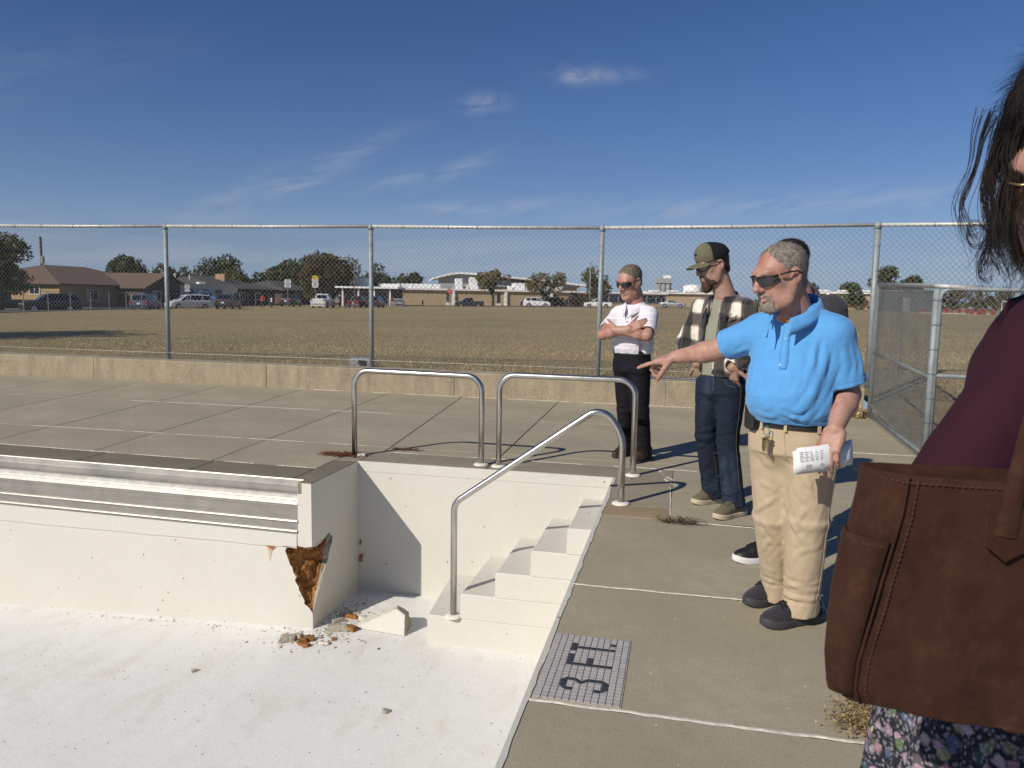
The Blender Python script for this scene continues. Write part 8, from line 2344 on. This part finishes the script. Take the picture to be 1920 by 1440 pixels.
    b_ = m.build('body', M_suede, bag, smooth=True)
    sb_ = b_.modifiers.new('soft', 'SUBSURF'); sb_.levels = 2; sb_.render_levels = 2
    tx = bpy.data.textures.new('suede_sag', 'CLOUDS'); tx.noise_scale = .11; tx.noise_depth = 2
    dm_ = b_.modifiers.new('sag', 'DISPLACE'); dm_.texture = tx; dm_.strength = .016; dm_.mid_level = .5
    sd_ = b_.modifiers.new('thick', 'SOLIDIFY'); sd_.thickness = .004
    # side pocket panel on the gusset
    pkm = MB(); pr = None
    for z, x0, wd, dp in [(.03, -.042, .4, .032)] + lv[2:5] + [(.16, -.025, .41, .062), (.222, -.0128, .405, .074), (.229, -.0115, .405, .074)]:
        bl = e1 * x0 + e2 * (dp * .98) + V((0, 0, z)); fl_ = e1 * (x0 - .002) + V((0, 0, z)); k_ = [bl.lerp(fl_, q) - e1 * ((.016 + .010 * math.sin(max(0, z) * 10)) * math.sin(math.pi * min(1, q * .98 + .01)) ** .6) for q in np.linspace(0, 1, 9)]
        if pr:
            for j in range(8): pkm.quad(pr[j], pr[j + 1], k_[j + 1], k_[j])
        pr = k_
    po = pkm.build('side_pocket', M_suede, bag, smooth=True); q = po.modifiers.new('thick', 'SOLIDIFY'); q.thickness = .004; q.offset = 0
    # stitching: short raised stitches along the seams
    sx = MB()
    def stitch(pts, step=.0062, ln=.0040, r=.00075, off=V((0, 0, 0))):
        P_ = [V(p) for p in pts]; acc = 0
        for a, b in zip(P_[:-1], P_[1:]):
            d = b - a; L_ = d.length; k = int(L_ / step)
            for i in range(k):
                c = a + d * (i / max(1, k)); sx.tube([c + off, c + off + d.normalized() * ln], r, 4)
    nf = V((-.05, -1, 0)).normalized()
    seam = [e1 * (x0 + .0095) + V((0, 0, z)) + nf * .0042 for z, x0, wd, dp in lv[1:]]
    stitch(seam)
    stitch([e1 * (.0 + .395 * q) + V((0, 0, .304)) + nf * (.0045 + .010 * math.sin(math.pi * q)) for q in np.linspace(0, 1, 9)])
    stitch([(e2 * (.086 * q) - e1 * (.012 * math.sin(math.pi * q) + .0035) + V((0, 0, .303))) for q in np.linspace(0, 1, 6)])
    stitch([(pr[j] + V((0, 0, -.007)) - e1 * .0028 - V((0, .001, 0))) for j in range(9)])
    sx.build('stitching', M_thread_b, bag)['kind'] = 'stuff'
    pi_ = MB().tube([e1 * (x0 - .001) + V((0, 0, z)) + nf * .002 for z, x0, wd, dp in lv[1:]], .0016, 6); pi_.build('piping', M_suede, bag, smooth=True)
    # handle tab and strap
    def plate(outline, th, name):
        mm = MB(); k = len(outline); a = [p + nf * .004 for p in outline]; b = [p + nf * (.004 + th) for p in outline]
        mm.add(a + b, [tuple(range(k, 2 * k)), tuple(reversed(range(k)))] + [((i + 1) % k, i, k + i, k + (i + 1) % k) for i in range(k)])
        o = mm.build(name, M_suede, bag); bv = o.modifiers.new('soft', 'BEVEL'); bv.width = .0015; bv.segments = 2
        return o
    bw_ = .008
    def fp(x, z): return e1 * x + V((0, 0, z)) + nf * (bw_ + .002)
    plate([fp(.084, .288), fp(.124, .285), fp(.126, .236), fp(.104, .222), fp(.084, .238)], .005, 'handle_tab')
    stitch([fp(.087, .285) + nf * .0095, fp(.087, .240) + nf * .0095, fp(.104, .2265) + nf * .0095, fp(.122, .238) + nf * .0095, fp(.121, .282) + nf * .0095]) if False else None
    hs = smooth_path([tuple(fp(.103, .250) + nf * .005), tuple(fp(.110, .31) + nf * .004), tuple(fp(.132, .36) + V((0, .03, 0))), tuple(fp(.20, .46) + V((0, .16, 0))), tuple(fp(.24, .535) + V((0, .28, 0))), tuple(fp(.30, .50) + V((0, .38, 0))), tuple(fp(.31, .40) + V((0, .36, 0)))], 36)
    hm = MB(); pr = None
    for i, p in enumerate(hs):
        d = V(hs[min(i + 1, len(hs) - 1)]) - V(hs[max(i - 1, 0)]); d.normalize(); w = e1 - d * d.dot(e1); w.normalize(); nn = d.cross(w); wd = .0165 - .006 * min(1, i / 6)
        cur = [V(p) + w * (wd * c) + nn * (.007 * s_) for c, s_ in ((-1, 0), (-.7, .8), (0, 1), (.7, .8), (1, 0), (.7, -.8), (0, -1), (-.7, -.8))]
        if pr:
            for j in range(8): hm.quad(pr[j], pr[(j + 1) % 8], cur[(j + 1) % 8], cur[j])
        pr = cur
    hm.build('strap', M_suede, bag, smooth=True)
woman()
# ------------------------------------------------------------------ rubble at the broken corner
def zf(x, y): return zfloor(x, y)
def rock(name, label, cat, c, r, seed, mats, flat=.6, rz=0.0, group=None, h=None, cuts=5):
    """broken piece: a box of random planes with a rough surface"""
    rs = np.random.RandomState(seed); r = np.array(r, float); h = h or max(r) / 11
    S = Sdf(-r * 1.25, r * 1.25, h)
    S.rbox((0, 0, 0), r, None, min(r) * .12, k=.001)
    for k in range(cuts):
        nrm = rs.normal(size=3); nrm[2] = abs(nrm[2]) * .6; nrm /= np.linalg.norm(nrm); d = rs.uniform(.45, .85) * float(np.abs(nrm * r).sum())
        S.clip(lambda X, Y, Z: X * nrm[0] + Y * nrm[1] + Z * nrm[2] - d)
    S.disp(lambda P: min(r) * .16 * fbm(P * (1.6 / max(r)) * 2.2 + seed, 3), .2)
    me = S.mesh('stone'); o = link(name, me, mats, None, (c[0], c[1], c[2])); o.rotation_euler = (rs.uniform(-.2, .2), rs.uniform(-.2, .2), rz)
    return tag(o, label, cat, group)
# the big wedge that fell off: painted faces outside, raw concrete where it broke
def wedge():
    base = V((-2.25, 5.50, -1.19)); S = Sdf((-.30, -.18, -.03), (.26, .26, .27), .0055)
    # planes of the block in its own space
    S.d[:] = -1
    pl = [((0, 0, -1), 0.0), (_n((-.10, -1, .30)), .075), (_n((1, .12, .05)), .195), (_n((-.52, -.05, 1)), .118), (_n((-.9, .5, .5)), .21), (_n((.1, 1, .45)), .14), (_n((.55, .3, 1)), .21)]
    for nrm, d in pl:
        S.clip(lambda X, Y, Z: X * nrm[0] + Y * nrm[1] + Z * nrm[2] - d)
    S.disp(lambda P: np.where(P @ np.array(pl[1][0]) > .066, .0008, .007) * fbm(P * 26, 3), .03)
    me = S.mesh('broken_block'); o = link('broken_concrete_block', me, [M_rock, M_paint], None, base)
    nor = np.empty(len(me.polygons) * 3, np.float32); me.polygons.foreach_get('normal', nor); nor = nor.reshape(-1, 3)
    cen = np.empty(len(me.polygons) * 3, np.float32); me.polygons.foreach_get('center', cen); cen = cen.reshape(-1, 3)
    painted = (nor @ np.array(pl[1][0]) > .93) | ((nor @ np.array(pl[3][0]) > .93) & (cen @ np.array(pl[3][0]) > .104) & (cen[:, 0] < .10)); me.polygons.foreach_set('material_index', painted.astype(np.int32))
    tag(o, 'large white painted wedge of broken concrete lying on the alcove floor', 'concrete block')
wedge()
grp = 'fragments below the broken corner'
frs = [(-2.905, 5.10, .075, .035, .03, .3, M_rock, 'grey angular fragment leftmost in the rubble below the broken corner'),
       (-2.83, 5.17, .06, .03, .022, -.3, M_rock, 'grey flat fragment just behind the leftmost grey one'),
       (-2.77, 5.10, .042, .03, .02, .8, M_rust, 'rusty brown lump right of the grey fragments'),
       (-2.73, 5.07, .05, .022, .012, -.2, M_rust, 'thin rusty flake nearest the camera in the rubble'),
       (-2.72, 5.16, .035, .025, .02, .5, M_rust, 'small rusty lump close to the wall corner'),
       (-2.60, 5.13, .055, .022, .012, .1, M_paint, 'small white chip between the rubble and the big wedge'),
       (-2.58, 5.38, .10, .035, .028, .35, M_rock, 'long grey slab fragment beside the tip of the big wedge'),
       (-2.66, 5.52, .055, .022, .016, .7, M_rock, 'narrow grey fragment along the alcove side wall'),
       (-2.58, 5.62, .06, .025, .018, .2, M_rust, 'flat brown fragment in the alcove shade'),
       (-2.48, 5.62, .045, .025, .014, -.3, M_paint, 'white chip behind the tip of the big wedge'),
       (-2.50, 5.40, .05, .03, .022, -.4, M_rust, 'tan lump touching the tip of the big wedge'),
       (-2.68, 5.66, .05, .02, .014, 1.1, M_rock, 'grey splinter deepest in the alcove shade'),
       (-1.77, 4.35, .03, .022, .010, .2, M_rock, 'single small grey chip out on the white pool floor'),
       (-3.32, 4.56, .022, .016, .010, .9, M_rock, 'tiny grey chip on the pool floor below the gutter'),
       (-2.64, 5.43, .075, .04, .008, .5, M_paint, 'flat white plaster flake leaning by the alcove side wall'),
       (-2.52, 5.52, .06, .045, .007, .1, M_paint, 'broad white plaster flake behind the long grey slab fragment'),
       (-2.66, 5.30, .05, .03, .007, -.5, M_paint, 'white plaster flake just inside the alcove mouth'),
       (-2.42, 5.70, .05, .03, .007, .9, M_paint, 'white plaster flake farthest back on the alcove floor'),
       (-2.62, 5.72, .07, .03, .010, .3, M_rock, 'thin grey plate in the deepest alcove shade'),
       (-2.55, 5.20, .018, .014, .009, .4, M_rust, 'tiny brown crumb between the white chip and the wedge')]
for i, (x, y, a, b, c, rz, mt, lab) in enumerate(frs):
    rock('concrete_fragment', lab, 'fragment', (x, y, zf(x, y) + c * .75), (a, b, c), 100 + i, mt, rz=rz, group=grp)
def crumbs(name, label, n, cx, cy, sx, sy, smin, smax, mat, seed, zfun, ang=0.0, clear=None):
    rs = np.random.RandomState(seed); m = MB(); ca, sa_ = math.cos(ang), math.sin(ang)
    for i in range(n):
        u, w = rs.normal() * sx, rs.normal() * sy; x, y = cx + u * ca - w * sa_, cy + u * sa_ + w * ca
        if clear and clear(x, y): continue
        s = smin + (smax - smin) * rs.rand() ** 3; z = zfun(x, y)
        p = [np.array((x, y, z + s * .3)) + rs.normal(size=3) * s * np.array((1, 1, .3)) for _ in range(4)]; top = np.array((x, y, z + s * .9)) + rs.normal(size=3) * s * .2
        m.add(p + [top], [(0, 1, 4), (1, 2, 4), (2, 3, 4), (3, 0, 4)])
    o = m.build(name, mat); return tag(o, label, 'debris', kind='stuff')
inw = lambda x, y: (y > yfront(x) - .01 and x < XA + .015) or y > YB - .01 or (x > -1.85 and y > YF - .01) or x > XE - .01
crumbs('grit', 'brown and grey crumbs scattered below the broken corner', 420, -2.72, 5.18, .20, .10, .002, .012, M_rust, 3, zf, .2, inw)
crumbs('grit', 'grey crumbs along the foot of the alcove side wall', 420, -2.66, 5.62, .09, .24, .002, .014, M_rock, 4, zf, 0, inw)
crumbs('grit', 'fine chips spread over the white pool floor', 420, -2.6, 4.7, .9, .42, .0015, .006, M_rock, 5, zf, 0, inw)
crumbs('grit', 'dirt along the foot of the front pool wall', 200, -4.2, 5.30, .8, .022, .0015, .008, M_rust, 6, zf, -.03, inw)
crumbs('grit', 'light grit scattered on the right deck', 260, .35, 2.5, .5, 1.0, .0012, .0045, M_caulk, 7, lambda x, y: .001, 0, lambda x, y: x < XE + .03)

# ------------------------------------------------------------------ rust marks on the white wall
def mat_stain(name, col):
    t = NT(name); co = t.co(); n = t.noise(t.map(co, (14, 14, 5)), 1, 5, .7)
    t.out(t.ramp(n, [(.3, tuple(c * .6 for c in col)), (.7, col)]), .85)
    return t.m
M_st1 = mat_stain('rust_stain', (.42, .17, .05)); M_st2 = mat_stain('pale_rust_run', (.66, .53, .36))
def blot(name, label, pts, y, mat, axis='y', off=0.0):
    me = MB()
    P_ = [((x, y - off, z) if axis == 'y' else (y + off, x, z)) for x, z in pts]; c = tuple(sum(q[i] for q in P_) / len(P_) for i in range(3))
    me.add([(p[0] - c[0], p[1] - c[1], p[2] - c[2]) for p in P_], [tuple(range(len(P_)))])
    return tag(me.build(name, mat, None, c), label, 'stain', kind='stuff')
yf1 = yfront(-3.17)
blot('rust_stain', 'orange rust stain at the crack left of the broken corner', [(-3.21, -.536), (-3.18, -.548), (-3.155, -.565), (-3.135, -.55), (-3.12, -.538), (-3.165, -.532)], yf1, M_st1, off=.012)
blot('rust_run', 'pale rust run below the orange stain', [(-3.192, -.552), (-3.185, -.62), (-3.178, -.675), (-3.170, -.63), (-3.158, -.60), (-3.150, -.56), (-3.165, -.555)], yf1, M_st2, off=.003)
rs_ = rock('rust_lump', 'brown rusty spot in the alcove corner', 'rust spot', (-2.772, YB - .006, -.885), (.017, .006, .04), 71, M_rust)
rock('rust_lump', 'thin rusty sliver above the brown spot in the alcove corner', 'rust spot', (-2.775, YB - .006, -.74), (.008, .004, .03), 72, M_rust)

# ------------------------------------------------------------------ weeds and dead leaves
def weed(name, label, c, n, rx, ry, h, cols, seed, lean=(0, 0), mat=None, cat='dry weed', stem_r=.0011, leafs=3, leaf=.012):
    rs = np.random.RandomState(seed); t = thing(name, label, cat, c); st = MB(); lf = MB()
    for i in range(n):
        a = rs.rand() * 6.283; q = rs.rand() ** .6; p = np.array((math.cos(a) * rx * q * .35, math.sin(a) * ry * q * .35, 0)); e = np.array((math.cos(a) * rx * q, math.sin(a) * ry * q, h * (.15 + .85 * rs.rand() * (1 - .6 * q)))) + np.array((lean[0], lean[1], 0)) * rs.rand()
        mid = (p + e) / 2 + rs.normal(size=3) * .012 + np.array((0, 0, h * .15))
        pts = [p, p * .5 + mid * .5 + rs.normal(size=3) * .003, mid, mid * .4 + e * .6 + rs.normal(size=3) * .006, e]; pts = [np.array((x, y, max(.002, z))) for x, y, z in pts]
        st.tube(pts, [stem_r, stem_r, stem_r * .8, stem_r * .6, stem_r * .4], 4, cap=False)
        for k in range(leafs):
            s = rs.uniform(.3, 1.0); j = min(3, int(s * 4)); b = pts[j] * (1 - (s * 4 - j)) + pts[j + 1] * (s * 4 - j); d = rs.normal(size=3); d /= np.linalg.norm(d); w = np.cross(d, rs.normal(size=3)); w = w / np.linalg.norm(w) * leaf * .28
            L_ = leaf * rs.uniform(.5, 1.2); b = np.array((b[0], b[1], max(.003, b[2])))
            lf.add([b, b + d * L_ * .5 + w, b + d * L_, b + d * L_ * .5 - w], [(0, 1, 2, 3)])
    m = mat or mat_blade(name + '_tint', cols)
    st.build('stem', m, t)['kind'] = 'stuff'
    if lf.v: lf.build('foliage', m, t)['kind'] = 'stuff'
    return t
W_red = mat_blade('red_brown_weed', [(.16, .065, .035), (.09, .04, .022), (.24, .11, .06), (.12, .06, .03)])
W_dk = mat_blade('grey_brown_weed', [(.10, .075, .05), (.05, .038, .026), (.17, .13, .09), (.06, .06, .03)])
W_tan = mat_blade('tan_weed', [(.42, .30, .15), (.28, .19, .09), (.16, .13, .05), (.5, .38, .22)])
weed('dead_weed', 'red brown dead weed mat round the left handrail foot', (-3.02, 6.42, .001), 260, .27, .13, .03, None, 1, (-.05, 0), W_red, leafs=4, leaf=.012)
weed('dead_weed', 'small red brown weed patch right of the left handrail foot', (-2.55, 6.83, .001), 110, .20, .06, .02, None, 2, (0, 0), W_red, leafs=3, leaf=.010)
weed('dead_weed', 'dark dry weed at the cracked joint before the olive shoes', (.02, 5.04, .001), 130, .20, .08, .05, None, 3, (.05, 0), W_dk, leafs=3, leaf=.010)
weed('dead_weed', 'tan dry weed tuft at the joint below the bag', (.70, 2.70, .001), 190, .17, .15, .13, None, 4, (-.05, -.03), W_tan, leafs=4, leaf=.015)
wl = thing('dead_leaves', 'heap of curled tan leaves at the corner post foot', 'leaf pile', (2.30, 10.72, .0)); wl['kind'] = 'stuff'
rs = np.random.RandomState(9); m = MB()
for i in range(420):
    x, y = rs.normal() * .17, rs.normal() * .09; z = abs(rs.normal()) * .05 * math.exp(-(x / .22) ** 2) + .004
    a = rs.normal(size=3); a /= np.linalg.norm(a); b = np.cross(a, rs.normal(size=3)); b /= np.linalg.norm(b); s = rs.uniform(.02, .042); p = np.array((x, y, z))
    q = [p - a * s, p + b * s * .5 + np.array((0, 0, .008)), p + a * s, p - b * s * .5 + np.array((0, 0, .006))]; q = [np.array((u[0], u[1], max(.002, u[2]))) for u in q]
    m.add(q, [(0, 1, 3), (1, 2, 3)])
o = m.build('leaf', W_tan, wl); o['kind'] = 'stuff'
